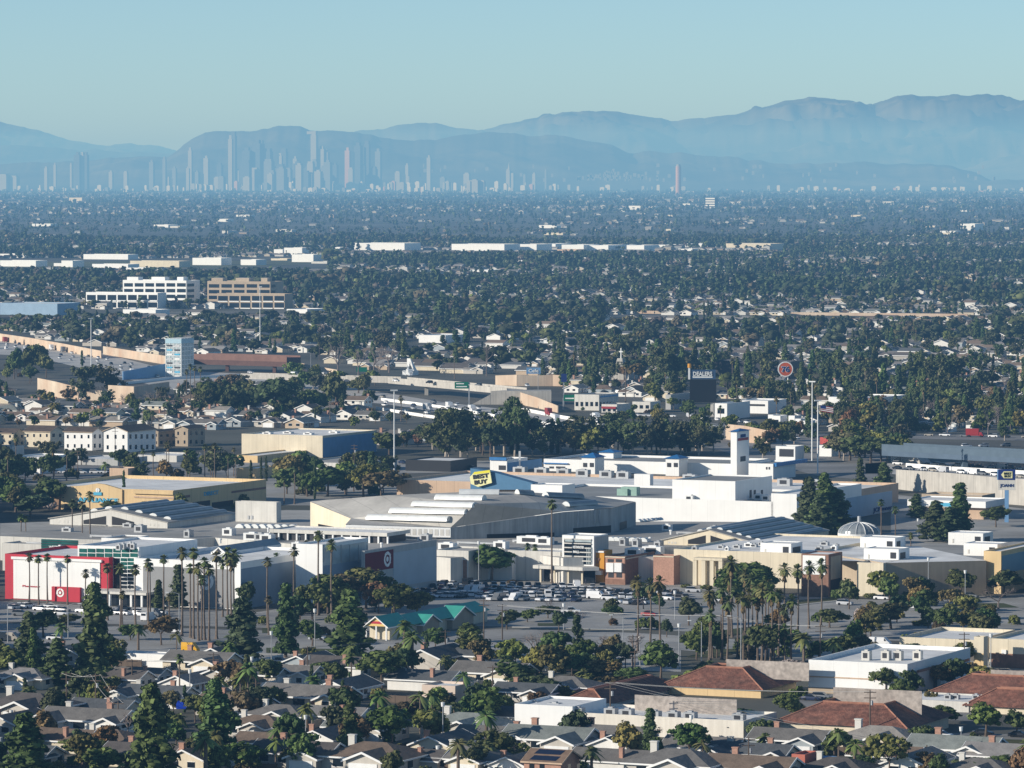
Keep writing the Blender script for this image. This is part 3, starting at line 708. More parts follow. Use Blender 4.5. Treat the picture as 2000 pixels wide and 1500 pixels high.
ridge(66000, [(850, 300), (935, 258), (990, 243), (1050, 232), (1060, 225), (1110, 222), (1170, 215), (1210, 219), (1260, 226), (1310, 236), (1375, 232), (1430, 224), (1490, 208), (1530, 199), (1580, 190), (1630, 192), (1680, 203), (1695, 206), (1750, 189), (1780, 185), (1880, 190), (1920, 186), (1960, 194), (2000, 196), (2160, 205), (2700, 225)], 14000, 4, .5)
ridge(43500, [(-700, 335), (-160, 335), (0, 322), (120, 316), (230, 310), (330, 304), (350, 292), (375, 272), (400, 258), (450, 256), (520, 253), (545, 247), (565, 245), (585, 248), (605, 256), (640, 253), (700, 257), (740, 267), (800, 273), (850, 276), (880, 268), (950, 258), (1040, 264), (1100, 265), (1180, 280), (1230, 297), (1300, 297), (1420, 306), (1500, 318), (1700, 319), (1850, 322), (1900, 336), (1940, 356), (2200, 345), (2700, 340)], 3300, 5, .42)
ridge(41800, [(-700, 345), (-160, 345), (60, 338), (300, 330), (560, 341), (700, 336), (860, 322), (980, 330), (1100, 338), (1190, 330), (1260, 333), (1420, 345), (1560, 338), (1700, 348), (1900, 352), (2700, 344)], 1600, 6, .2)

# ================================================================ downtown far away
mark('the cluster of downtown towers', 560, 330); mark('the slim pale tower with a side arm', 617, 290); mark('the pink round tower', 1325, 340); mark('the white pointed tower', 995, 340)
mark('the far stepped hillside houses', 1200, 345); mark('the twin dark towers', 162, 330); mark('the pale domed hall', 932, 357); mark('the striped white office slab', 1388, 397)
tones = [mat('pale_tower', (.33, .32, .295), .05, .05), mat('grey_tower', (.20, .21, .22), .08, .05), mat('dark_tower', (.10, .115, .14), .1, .05), mat('pink_tower', (.50, .30, .24), .05, .05), mat('bright_block', (.60, .57, .52), .05, .05)]
def tower(px, yt, wp, tone, base=None, D=39500, name='skyscraper', lab=None, d=None):
    if name == 'skyscraper' and wp <= 8: wp = wp * (1.5 if 380 < px < 760 else 1.15)
    wm = wp * D / F * (1.15 if name == 'skyscraper' else .8); p = at_y(px, 372, D); top = at_y(px, yt, D).z; zb = 0 if base is None else at_y(px, base, D).z
    T = thing(name, lab, 'tower' if name == 'skyscraper' else 'building', (p.x, D, 0), -ANG)
    d = d or wm * .8; h = top - zb; b = MB().box(-wm * .75, -d / 2, zb, wm * .25, d / 2, zb + h * .93)
    b.build('shaft', [tones[tone]], T)
    s = R.uniform(.45, .85); MB().box(-wm * (.25 + .5 * s), -d * s / 2, zb + h * .93, wm * (-.25 + .5 * s), d * s / 2, top).build('crown_storey', [tones[tone]], T)
    if not lab: auto(T, ['slim pale tower', 'grey tower block', 'dark glass tower', 'pinkish tower', 'white tower'][tone] if h > 130 else ['low pale block', 'low grey block', 'low dark block', 'low pink block', 'low white block'][tone], px, yt)
    return T
for t in [(92, 325, 5, 0), (109, 318, 4, 0), (140, 318, 3, 0), (155, 297, 11, 2), (163, 297, 5, 0), (170, 297, 8, 2), (299, 312, 7, 1), (323, 306, 5, 1), (343, 325, 6, 1), (374, 288, 6, 0), (369, 325, 5, 0), (406, 304, 6, 0),
          (453, 264, 5, 0), (459, 257, 9, 2), (487, 288, 15, 2), (507, 273, 15, 2), (513, 274, 9, 2), (527, 290, 14, 2), (516, 320, 7, 0), (550, 299, 5, 0), (558, 290, 11, 2), (579, 305, 6, 0), (593, 335, 4, 0), (632, 285, 7, 0), (640, 291, 9, 1), (682, 288, 6, 3),
          (703, 278, 12, 2), (720, 275, 9, 2), (742, 290, 10, 1), (711, 320, 5, 0), (780, 334, 8, 0), (797, 319, 5, 0), (799, 342, 6, 0), (840, 303, 6, 0), (1002, 335, 8, 0), (1045, 337, 5, 0), (1026, 340, 4, 1), (1067, 330, 3, 1), (432, 318, 9, 2), (540, 325, 6, 1), (567, 330, 7, 2), (657, 318, 10, 2), (733, 325, 9, 2), (248, 334, 6, 0), (219, 333, 6, 0), (466, 330, 5, 0), (427, 345, 7, 0), (12, 340, 16, 0), (32, 343, 14, 0), (387, 333, 6, 1), (330, 345, 5, 0), (480, 342, 6, 1), (868, 345, 8, 1)]:
    tower(*t)
for i in range(34):
    q = R.gauss(565, 70) if i < 32 else R.uniform(60, 1000); tower(q, R.uniform(310, 346) if 400 < q < 760 else R.uniform(330, 350), R.uniform(7, 15), R.choice((1, 1, 2, 2, 0)), D=R.uniform(37500, 39500))
T = tower(617, 256, 7, 0, lab='tallest pale tower of downtown with a lit arm reaching out at its top')
P = at_y(604, 259, 39400); MB().box(-58, -12, P.z - 12, 30, 12, P.z + 12).build('arm', [tones[0]], T).location = (P.x + 30 - T.location.x, 0, 0)
T = tower(995, 330, 6, 0, lab='white stepped tower ending in a sharp point'); p = T.location
MB().poly([(-12, -9, at_y(995, 330, 39500).z), (4, -9, at_y(995, 330, 39500).z), (-4, 0, at_y(995, 316, 39500).z)]).poly([(4, -9, at_y(995, 330, 39500).z), (4, 9, at_y(995, 330, 39500).z), (-4, 0, at_y(995, 316, 39500).z)]).build('spire', [tones[0]], T)
T = thing('skyscraper', 'round pinkish tower standing alone before the hills', 'tower', (at_y(1325, 360, 30000).x, 30000, 0))
MB().tube((0, 0, 0), (0, 0, at_y(1325, 325, 30000).z), 17, 17, 16).build('shaft', [tones[3]], T); MB().tube((0, 0, at_y(1325, 325, 30000).z), (0, 0, at_y(1325, 321, 30000).z), 14, 12, 16).build('crown_storey', [tones[0]], T)
T = tower(932, 350, 22, 0, D=33000, name='hall', lab='broad cream hall with a stepped top below the hills'); tower(918, 352, 6, 0, D=33000); tower(945, 352, 7, 0, D=33000)
# low pale blocks at the foot of the hills
for i in range(290):
    px = R.uniform(-5, 2005) if i % 2 else R.gauss(620, 190); yb = R.choice((366, 368, 370, 373, 377)); D = 1.132e6 / (yb - 345 + R.uniform(-.5, .5)); hp = R.uniform(4, 10) * (1.3 if 350 < px < 1150 else .55); wp = R.uniform(3, 13)
    tower(px, yb - hp, wp, R.choices((4, 0, 1, 3), (8, 2, 1, 1))[0], D=min(D, 39000), name='distant_building')
for i in range(110):
    px = R.gauss(1190, 50) if i < 55 else R.uniform(640, 1960); yt = 348 - max(0, (1 - abs(px - 1200) / 90)) * R.uniform(0, 18) if i < 55 else R.uniform(318, 350)
    D = 40200; p = at_y(px, yt, D)
    b = MB(); wm = R.uniform(9, 26); b.box(-wm / 2, -8, p.z - 30, wm / 2, 8, p.z)
    T = b.build('hillside_house', [tones[0]], None, None, (p.x, D - 400, 0)); T['category'] = 'house'; auto(T, 'hillside house', px, yt)
# ================================================================ mid-distance blocks
def shed(xl, xc, xr, yt, yb, m='white', lab=None, roof='roof', name='warehouse', look=None, depth=None):
    T = bt(name, lab, 'building'); B = Block(T, xc, yb, xl, xr, yt, wall=m, roof=roof, par=.5, depth=depth)
    if not lab: auto(T, look or 'flat-roofed white warehouse', xc, yb)
    return B
mark('the long white warehouse row', 950, 482); mark('the white four-storey offices', 310, 570); mark('the beige four-storey offices', 470, 572); mark('the airfield sheds', 300, 510)
for a in [(692, 790, 850, 475, 489), (882, 985, 1003, 477, 491), (1004, 1048, 1060, 477, 490), (1055, 1085, 1096, 476, 487), (1097, 1140, 1148, 478, 489), (1148, 1188, 1198, 479, 489), (1200, 1216, 1224, 478, 488), (1224, 1258, 1266, 479, 491), (1280, 1310, 1325, 478, 485), (1338, 1374, 1384, 476, 484)]:
    shed(*a, depth=60)
shed(1418, 1505, 1522, 476, 488, 'cream', look='flat-roofed cream warehouse', depth=60); shed(1088, 1130, 1140, 487, 494, 'peach', look='low peach shed', depth=30); shed(1330, 1352, 1360, 486, 490, depth=30)
for a in [(1010, 1034, 1042, 508, 518), (1108, 1155, 1165, 504, 513), (1166, 1206, 1214, 508, 513), (1242, 1290, 1300, 508, 515), (818, 870, 884, 655, 670), (950, 1000, 1030, 657, 664), (1110, 1180, 1200, 658, 664), (560, 600, 612, 604, 612), (636, 655, 662, 593, 602), (1320, 1345, 1352, 649, 655), (1560, 1585, 1600, 632, 638), (1735, 1772, 1785, 628, 634), (1790, 1830, 1845, 629, 635), (1228, 1256, 1262, 402, 410), (1258, 1280, 1286, 403, 409), (1925, 1945, 1952, 577, 588)]:
    shed(*a, depth=35)
for a in [(0, 66, 86, 496, 504), (0, 70, 100, 509, 521), (120, 142, 158, 509, 522), (163, 250, 290, 497, 507), (105, 125, 130, 514, 520), (180, 250, 262, 516, 524), (376, 432, 468, 504, 518), (470, 500, 520, 507, 518), (555, 590, 600, 484, 498), (570, 612, 632, 497, 512), (58, 100, 152, 459, 464), (246, 280, 300, 523, 530), (300, 330, 345, 513, 520), (535, 552, 566, 487, 497), (640, 664, 672, 483, 492)]:
    shed(*a, look='pale airfield shed', depth=30)
shed(254, 350, 372, 510, 522, 'cream', look='long cream airfield shed', depth=30)
shed(0, 112, 123, 593, 616, mat('shade_pale_blue_wall', (.30, .42, .55), .06, .2), lab='long pale blue workshop with a white roof at the picture edge', depth=40, roof='roof'); shed(240, 304, 342, 605, 615, 'white', lab='low white shed before the four-storey offices', depth=25)  # workshop front: shade is mixed into its pale blue colour
shed(1876, 1904, 1935, 437, 450, 'white', lab='isolated white box building among far trees', depth=60); shed(135, 160, 172, 386, 396, 'cream', lab='far cream building with a taller middle part', depth=60)
B = shed(1378, 1396, 1400, 386, 409, 'dark', lab='far white office slab with dark window stripes', depth=30)
for k in range(5): B.s_rect(1378, 386.5 + k * 4.5, 1396, 389 + k * 4.5, 'white2', 'spandrel', .5)
MB().poly([tuple(G(x, y, .05)) for x, y in ((-40, 522), (420, 524), (640, 514), (640, 508), (-40, 512))]).build('airfield_grass', [W['field']], None, 'structure')
for i in range(70):
    py = R.choice((402, 410, 420, 432, 445, 452, 458, 462, 466, 470, 500, 505, 512, 518, 530, 548, 560, 575, 590, 628, 632, 640)) + R.uniform(-4, 4); px = R.gauss(R.choice((300, 600, 1250, 1500, 1750, 1900)), 110); wq = R.uniform(9, 40) * (.6 if py > 560 else 1)
    if (560 > py > 535 or py > 560) and px < 680: continue
    shed(px - wq, px, px + wq * .35, py - R.uniform(3, 6), py, R.choice(('white', 'cream', 'ltgrey', 'white2')), depth=R.uniform(25, 50), look=R.choice(('low pale-roofed hall', 'long low white hall')))
# two office blocks
def office(lab, xl, xc, xr, yt, yb, m, lx, lc, lr, lt, lb, nb):
    T = bt('office_building', lab, 'office'); B = Block(T, xc, yb, xl, xr, yt, wall=m, par=1.0, depth=26)
    fl = (yb - yt - 6) / 4
    for f in range(4):
        for i in range(nb):
            a = xl + (xc - xl) * (i + .12) / nb; c = xl + (xc - xl) * (i + .94) / nb; y0 = yt + 5 + f * fl * 1.02
            B.s_rect(a, y0, c, y0 + fl * .62, 'glass', 'window', .15)
        B.e_rect(xc + 2, yt + 6 + f * fl, xr - 2, yt + 6 + f * fl + fl * .5, 'glass', 'window', .15)
    for (a, c) in ((xl + 8, xl + 30), (xl + (xc - xl) * .45, xl + (xc - xl) * .66), (xc - 18, xc - 6)): Block(T, c, yt + 1, a, c + 8, yt - 7, z0=B.zr, wall=m, name='plant_room', par=0, keep=False, depth=9)
    B2 = Block(T, lc, lb, lx, lr, lt, wall=m, name='podium', par=.6, depth=16)
    fl = (lb - lt - 3) / 2; n2 = nb + 1
    for f in range(2):
        for i in range(n2):
            a = lx + (lc - lx) * (i + .1) / n2; c = lx + (lc - lx) * (i + .95) / n2; y0 = lt + 4 + f * fl
            B2.s_rect(a, y0, c, y0 + fl * .7, 'glass', 'window', .15); B2.s_rect(a, y0 + fl * .72, c, y0 + fl * .86, 'white2', 'balcony_rail', .6)
office('white four-storey office block with dark window bands', 240, 364, 381, 548, 598, 'white', 168, 308, 318, 572, 604, 6)
office('beige four-storey office block with dark window bands', 405, 528, 540, 550, 600, 'tan', 424, 556, 566, 574, 604, 5)
B = shed(966, 996, 1002, 577, 590, 'black', lab='black billboard board standing among distant trees', depth=2, name='billboard')
# ================================================================ freeway belt and the strip behind the mall
def gp(*pts, z=0.0): return [tuple(G(x, y, z)) for x, y in pts]
def sheet(name, pts, m, z=.05): return MB().poly(gp(*pts, z=z)).build(name, [W[m]], None, 'structure')
mark('the glass car tower', 350, 700); mark('the freeway flyover', 780, 735); mark('the black roadside billboard', 1372, 765); mark('the round orange sign', 1533, 722); mark('the pointed church', 1220, 715)
mark('the tan sound wall', 140, 668); mark('the white and blue warehouse', 600, 865); mark('the yellow appliance shop', 190, 970); mark('the white townhouse', 252, 858); mark('the blue-capped clock tower', 1445, 880)
mark('the tilted price-tag sign', 952, 932); mark('the dark overpass', 1860, 860); mark('the peach store wall', 1120, 950); mark('the motorway ramp with white walls', 1860, 930); mark('the tan wall far off', 1560, 611); mark('the jammed freeway lanes', 930, 790)
def wallstrip(name, lab, cat, pts, z0, hts, m, th=.5, kind=None):
    """upright wall through picture points (feet on plane z0) with heights"""
    b = MB(); P = [G(x, y, z0) for x, y in pts]
    for i in range(len(P) - 1):
        a, c = P[i], P[i + 1]; d = (c - a).normalized(); n = Vector((-d.y, d.x, 0)) * th / 2; h0, h1 = hts[i], hts[i + 1]
        q = [a + n, a - n, c - n, c + n]; i0 = len(b.v)
        b.v += [tuple(v) for v in q] + [(q[0].x, q[0].y, z0 + h0), (q[1].x, q[1].y, z0 + h0), (q[2].x, q[2].y, z0 + h1), (q[3].x, q[3].y, z0 + h1)]
        for f in ((0, 1, 5, 4), (1, 2, 6, 5), (2, 3, 7, 6), (3, 0, 4, 7), (4, 5, 6, 7)): b.f.append(tuple(i0 + k for k in f)); b.m.append(0)
    o = b.build(name, [m], None, kind)
    if lab: o['label'] = lab; o['category'] = cat
    return o
PROT = []      # picture windows (x0, y0, x1, y1) that scattered trees keep clear of
ZONES = []     # picture polygons on the ground where nothing is scattered
ZONES += [[(-60, 640), (330, 697), (560, 690), (700, 720), (1030, 735), (1120, 765), (1330, 790), (1330, 850), (960, 838), (700, 815), (700, 770), (640, 752), (60, 790), (-60, 740)], [(130, 606), (640, 606), (640, 622), (130, 622)],
          [(-60, 505), (420, 505), (640, 500), (640, 530), (-60, 530)], [(-60, 838), (760, 838), (760, 900), (1000, 850), (1330, 850), (1330, 790), (1560, 790), (1560, 860), (1700, 840), (2060, 840), (2060, 1560), (-60, 1560)], [(1330, 745), (1420, 745), (1420, 800), (1330, 800)]]
PROT += [(0, 650, 330, 700), (324, 660, 380, 735), (470, 712, 1020, 765), (785, 700, 815, 730), (1200, 690, 1245, 740), (1345, 715, 1402, 812), (1517, 705, 1550, 740), (165, 540, 600, 604), (0, 590, 122, 614), (720, 765, 1100, 830), (1100, 760, 1330, 810), (75, 735, 320, 775), (1200, 605, 1900, 616), (690, 474, 1525, 489), (800, 640, 1060, 670), (0, 492, 640, 522)]
# upper carriageway left, with traffic
sheet('freeway', [(-60, 690), (60, 695), (330, 760), (560, 770), (760, 790), (1100, 845), (1330, 862), (1330, 842), (1120, 815), (860, 785), (560, 735), (330, 722), (200, 690), (-60, 655)], 'road', .04)
wallstrip('sound_wall', 'long tan patterned sound wall behind the freeway traffic beyond the glass car tower', 'sound wall', [(-20, 663), (60, 675), (120, 686), (198, 700)], 0, [5.5, 5.5, 5.5, 5], 'mural')
wallstrip('sound_wall', 'shorter tan patterned sound wall ending behind the glass car tower', 'sound wall', [(202, 692), (330, 713)], 0, [5.5, 5.5], 'mural')
wallstrip('retaining_wall', 'tan lower retaining wall facing the houses below the freeway', 'wall', [(74, 770), (110, 776), (160, 782), (200, 783)], 0, [9, 8.5, 6.5, 5.5], 'mural'); wallstrip('retaining_wall', 'tan wall panel beside the leafless trees below the glass tower', 'wall', [(212, 785), (262, 788), (330, 770)], 0, [9, 9, 7], 'mural')
wallstrip('retaining_wall', 'dark shaded wall along the sunken lanes by the glass tower', 'wall', [(240, 742), (330, 735), (380, 722)], 0, [5, 8, 8], 'blue')  # blue colour stands in for shade on this wall
# dark overpass left and its shade
def deck(name, lab, p0, p1, width, zt, th, m, par=1.0, cat='bridge', mp='concrete', piers=()):
    T = thing(name, lab, cat, (0, 0, 0)); a = G(*p0, zt); c = G(*p1, zt); d = (c - a); d.z = 0; d.normalize(); n = Vector((-d.y, d.x, 0))
    if n.y < 0: n = -n
    q = [a, c, c + n * width, a + n * width]
    MB().prism([(p.x, p.y) for p in q], zt - th, zt).build('deck', [m], T)
    for k, off in ((0, -.02), (1, width - .35)):
        qq = [a + n * off, c + n * off, c + n * (off + .37), a + n * (off + .37)]; MB().prism([(p.x, p.y) for p in qq], zt - th * .45, zt + par).build('parapet', [mp], T)
    for t in piers:
        o = a + d * ((c - a).length * t) + n * width * .5; MB().box(o.x - 1, o.y - width * .42, 0, o.x + 1, o.y + width * .42, zt - th).build('pier', [mp], T)
    return T, a, d, n
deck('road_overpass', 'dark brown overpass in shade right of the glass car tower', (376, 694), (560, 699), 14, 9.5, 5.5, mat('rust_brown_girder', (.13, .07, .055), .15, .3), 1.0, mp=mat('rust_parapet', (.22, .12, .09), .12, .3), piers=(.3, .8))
deck('freeway_flyover', 'long pale concrete flyover bridge curving across the freeway', (470, 733), (760, 741), 12, 7.2, 2.0, 'concrete', 1.1, piers=(.2, .62))
deck('freeway_flyover', 'right end of the pale flyover above the freeway jam', (758, 741), (990, 762), 12, 7.2, 2.2, 'concrete', 1.1, piers=(.25,))
T = thing('bridge_abutment', 'pale concrete abutment wedge at the right end of the flyover', 'abutment', (0, 0, 0)); p = G(1010, 790); x, y = p.x, p.y
MB().prism([(x - 14, y - 1), (x + 18, y - 2), (x + 18, y + 16), (x - 2, y + 16)], 0, 7.1).build('wall', ['concrete'], T); MB().poly([(x - 14, y - 1.1, 5.4), (x - 24, y - 1.1, 0), (x - 14, y - 1.1, 0)]).poly([(x - 14, y - 1, 5.4), (x - 24, y - 1, 0), (x - 2, y + 16, 0), (x - 2, y + 16, 7)]).build('slope', ['concrete'], T)
wallstrip('sound_wall', 'tan wedge of sound wall rising behind the flyover', 'sound wall', [(560, 724), (600, 726), (660, 729)], 0, [7, 4.5, 2], 'mural')
wallstrip('sound_wall', 'tan arched sound wall behind the right end of the flyover', 'sound wall', [(968, 752), (1010, 754), (1045, 754), (1080, 754), (1172, 756)], 0, [5.5, 6.5, 6, 6.5, 5.5], 'mural')
wallstrip('sound_wall', 'short tan patterned wall beside the red truck', 'sound wall', [(1016, 790), (1050, 797), (1090, 806)], 0, [6.5, 5.5, 3.5], 'mural')
wallstrip('sound_wall', 'long low tan wall in front of far houses', 'sound wall', [(1200, 612), (1500, 615), (1890, 619)], 0, [2.6, 2.6, 2.6], 'mural', 1)
wallstrip('retaining_wall', 'weathered tan wall below the white truck park', 'wall', [(1418, 858), (1455, 864), (1505, 868)], 0, [7, 7.5, 6], 'mural')
for a in [('low white concrete barrier beside the jammed lanes', [(735, 800), (830, 815), (1000, 838), (1130, 848)], 1.5), ('white concrete barrier between the freeway carriageways', [(745, 782), (860, 797), (1010, 822), (1180, 846)], 1.4), ('white barrier along the far lanes before the motel', [(1135, 762), (1220, 770), (1275, 775)], 2.0), ('white barrier below the red truck', [(1010, 800), (1100, 818), (1250, 842)], 1.6), ('white edge barrier behind the glass tower cars', [(230, 753), (330, 741), (480, 735)], 1.5)]:
    wallstrip('concrete_barrier', a[0], 'barrier', a[1], 0, [a[2]] * len(a[1]), 'white', .5)
# glass car tower
T = bt('glass_tower', 'tall glass car tower of stacked bays standing by the freeway', 'tower'); B = Block(T, 354, 738, 324, 378, 661, wall='paleglass', par=0, roof='roof')
for k in range(9): z = B.h * k / 9; MB().box(B.o.x - B.w - .12, B.o.y - .12, z, B.o.x + .12, B.o.y + B.d + .12, z + .38).build('floor_frame', ['white2'], T)
for i in range(5):
    x = B.o.x - B.w * i / 4; MB().box(x - .16, B.o.y - .2, 0, x + .16, B.o.y + .1, B.h - .01).build('mullion', ['white2'], T)
    y = B.o.y + B.d * i / 4; MB().box(B.o.x - .1, y - .16, 0, B.o.x + .2, y + .16, B.h - .01).build('mullion', ['white2'], T)
MB().box(B.o.x - B.w - .25, B.o.y - .25, B.h - 3.0, B.o.x + .25, B.o.y + B.d + .25, B.h - .4).build('header_band', [mat('pale_aqua', (.42, .58, .66), .05, .5)], T)
for k in range(8):
    for i in range(2):
        MB().box(B.o.x - B.w * (.25 + .5 * i) - 1.8, B.o.y - .3, B.h * (k + .12) / 9, B.o.x - B.w * (.25 + .5 * i) + 1.8, B.o.y - .14, B.h * (k + .5) / 9).build('car_bay', [['white2', 'steel', 'dark', 'aqua'][(k * 3 + i) % 4]], T)
# church
T = bt('church', 'pale church with a steep wedge tower and a cross on top', 'church'); B = Block(T, 1228, 742, 1195, 1262, 730, wall='ltgrey', par=0, roof='ltgrey', depth=18)
x, y = B.o.x - 4, B.o.y - .5; h = height_for(B.P, 700)
MB().poly([(x - 7, y, 0), (x + 1.2, y, 0), (x, y, h), (x - 3.2, y, h)]).poly([(x + 1.2, y, 0), (x + 3, y + 12, 0), (x, y + 3, h), (x, y, h)]).poly([(x - 7, y, 0), (x - 3.2, y, h), (x - 3.2, y + 3, h), (x - 7, y + 12, 0)]).poly([(x - 3.2, y, h), (x, y, h), (x, y + 3, h), (x - 3.2, y + 3, h)]).build('spire', ['concrete'], T)
MB().box(x - 1.4, y + .6, h, x - .9, y + 1.1, h + 6).box(x - 2.4, y + .62, h + 3.6, x + .1, y + 1.08, h + 4.2).build('cross', ['white2'], T)
T = bt('chapel_gable', 'narrow white gable tower rising behind the flyover', 'building'); B = Block(T, 806, 733, 786, 812, 724, wall='white', par=0, depth=8)
x, y = B.o.x, B.o.y; h = height_for(B.P, 700); MB().poly([(x - 3.8, y - .1, B.h), (x + 1, y - .1, B.h), (x - 1.6, y - .1, h), (x - 3.8, y - .1, h)]).poly([(x + 1, y - .1, B.h), (x + 1, y + 4, B.h), (x - 1.6, y + 1, h), (x - 1.6, y - .1, h)]).build('gable', ['white'], T); MB().poly([(x - 2.4, y - .2, B.h + 1), (x - .2, y - .2, B.h + 1), (x - 1.9, y - .2, h - 3.2)]).build('window', ['dark'], T)
# signs
def post_sign(name, lab, px, pyb, z0, board, posts, m='green', mp='steel', face_y=None):
    """sign facing the viewer: board is a picture box; posts at picture columns"""
    P = G(px, pyb, z0); T = thing(name, lab, 'sign', P); a = at_y(board[0], board[1], P.y); c = at_y(board[2], board[3], P.y)
    o = MB().box(a.x - P.x, -.15, c.z - P.z, c.x - P.x, .15, a.z - P.z).build('board', [m], T)
    for q in posts:
        x = at_y(q, pyb, P.y).x - P.x; MB().box(x - .3, .2, 0, x + .3, .8, (a.z + c.z) / 2 - P.z).build('post', [mp], T)
    return T, a - P, c - P
T, a, c = post_sign('road_sign', 'green road sign on the flyover edge over the jammed lanes', 901, 800, 0, (888, 746, 915, 759), (916,)); pass
for k in range(2): MB().box(a.x + .8, -.2, c.z + .8 + k * 1.5, c.x - .8 - k * 1.5, -.16, c.z + 1.3 + k * 1.5).build('legend_line', ['white'], T)
T, a, c = post_sign('road_sign', 'green road sign beside the motel buildings', 1112, 800, 0, (1101, 771, 1124, 783), (1100,)); MB().box(a.x + .8, -.2, c.z + 1, c.x - .8, -.16, c.z + 1.6).build('legend_line', ['white'], T)
post_sign('road_sign', 'small green road sign behind the flyover', 706, 732, 0, (696, 717, 717, 726), (700, 713))
T, a, c = post_sign('pole_sign', 'tall pale board sign with small letters beyond the flyover', 1041, 750, 0, (1028, 718, 1056, 730), (1030, 1054), 'blue'); text('Cafe', (c.x - a.x) * .7, (a.z - c.z) * .55, 'white', T, ((a.x + c.x) / 2, -.3, (a.z + c.z) / 2), bold=.02)
post_sign('pole_sign', 'small dark square sign on a pole above the lanes', 1102, 790, 0, (1096, 730, 1107, 746), (1101,), 'navy')
T, a, c = post_sign('billboard', 'tall black billboard headed DEALERS on two pale posts', 1372, 814, 0, (1347, 741, 1399, 786), (1352, 1393), 'black', 'ltgrey')
for px_ in (1352, 1393): x = at_y(px_, 814, T.location.y).x - T.location.x; MB().box(x - 1.3, .9, 0, x + 1.3, 2.6, c.z + 1).build('post', ['ltgrey'], T)
x0, x1 = a.x, c.x - .4; z0, z1 = a.z, at_y(1372, 722, T.location.y).z
MB().box(x0 + .4, -.2, z0 + .1, x1, .3, z1).build('header_board', [mat('slate_sign', (.04, .08, .16), .05, 1)], T); text('DEALERS', (x1 - x0) * .74, 2.2, 'white2', T, ((x0 + x1) / 2, -.4, z0 + (z1 - z0) * .58), bold=.03); MB().box(x0 + 1.5, -.26, z0 + .8, x1 - 1.5, -.2, z0 + 1.5).build('stripe', ['white2'], T)
MB().box(x0 - .7, -.5, z0, x0 + .2, .8, z1 + 1).build('edge_light', ['white2'], T); MB().tube((x0 - .1, -.1, z1 + 1), (x0 - .1, -.1, z1 + 3), 1, .9, 10).build('finial', ['orange'], T)
P = G(1533, 775); T = thing('fuel_sign', 'round orange sign reading 76 on two white posts', 'sign', P); ctr = at_y(1534, 721, P.y) - P; r = 14 / F * P.y
MB().tube((ctr.x, .6, ctr.z), (ctr.x, -.5, ctr.z), r * .94, r * .94, 28, 0).build('disc', [mat('sign_orange', (.55, .10, .03), .1, 1)], T)
b = MB(); n = 30
for k in range(n):
    t0, t1 = 2 * math.pi * k / n, 2 * math.pi * (k + 1) / n; q = lambda t, rr, yy: (ctr.x + rr * math.cos(t), yy, ctr.z + rr * math.sin(t))
    b.poly([q(t0, r * .93, -.55), q(t1, r * .93, -.55), q(t1, r * 1.06, -.55), q(t0, r * 1.06, -.55)]).poly([q(t0, r * 1.06, -.55), q(t1, r * 1.06, -.55), q(t1, r * 1.06, 1), q(t0, r * 1.06, 1)])
b.build('rim', ['white2'], T)
text('76', r * 1.18, r * .9, 'white2', T, (ctr.x, -.62, ctr.z), bold=.07, ext=.02); text('76', r * 1.08, r * .8, 'navy', T, (ctr.x, -.72, ctr.z), bold=.03, ext=.03)
for px_ in (1526, 1539): x = at_y(px_, 760, P.y).x - P.x; MB().tube((x, .3, 0), (x, .3, ctr.z - r * .8), .32, .32, 8).build('post', ['white2'], T)
# buildings round the freeway
def simple(name, lab, pxc, pyb, xl, xr, pyt, m='white', wins=0, roof='roof', depth=None, cat='building', par=.5, ew=0, wy=(.3, .62)):
    T = bt(name, lab, cat); B = Block(T, pxc, pyb, xl, xr, pyt, wall=m, roof=roof, depth=depth, par=par)
    y0, y1 = pyt + (pyb - pyt) * wy[0], pyt + (pyb - pyt) * wy[1]
    for i in range(wins): d = (pxc - xl) / wins; B.s_rect(xl + d * (i + .22), y0, xl + d * (i + .78), y1, 'glass')
    for i in range(ew): d = (xr - pxc) / ew; B.e_rect(pxc + d * (i + .22), y0, pxc + d * (i + .78), y1, 'glass')
    return B
B = simple('motel', 'long pale two-storey motel beyond the freeway lanes', 1170, 802, 1122, 1208, 771, 'ltgrey', 5, 'roofg', ew=6, wy=(.45, .72)); B.e_rect(1172, 772, 1206, 775, 'blue', 'fascia', .3)
simple('motel', 'blue-grey two-storey building left of the black billboard', 1310, 800, 1300, 1347, 771, 'grey', 0, 'roofg', ew=5, depth=30); simple('shop', 'low shop with red awnings before the motel', 1205, 812, 1175, 1232, 790, 'ltgrey', 3, 'roofg').s_rect(1176, 794, 1204, 798, 'dkred', 'awning', 1.0)
simple('shop', 'flat grey shop right of the red awnings', 1270, 806, 1235, 1290, 785, 'ltgrey', 3, 'roofg')
simple('car_workshop', 'white workshop behind the black billboard', 1420, 820, 1396, 1440, 788, 'white', 1, depth=30); simple('car_dealer', 'white stepped dealership below the tall palms', 1500, 808, 1440, 1528, 783, 'white', 0, depth=25).s_rect(1442, 789, 1494, 793, 'dark', 'window_band', .1)
simple('storage_hall', 'bright white storage hall among trees right of the round sign', 1716, 802, 1618, 1765, 777, 'white', 0, depth=40); simple('house_block', 'pink flat-fronted house among the right hand trees', 1809, 759, 1781, 1822, 741, mat('pink_stucco', (.58, .26, .22), .05, 1), 0, 'roofg')
simple('office_hall', 'long dark-windowed office roofed in grey behind the palms', 1545, 740, 1392, 1600, 706, 'dark', 0, 'roofg', depth=20)
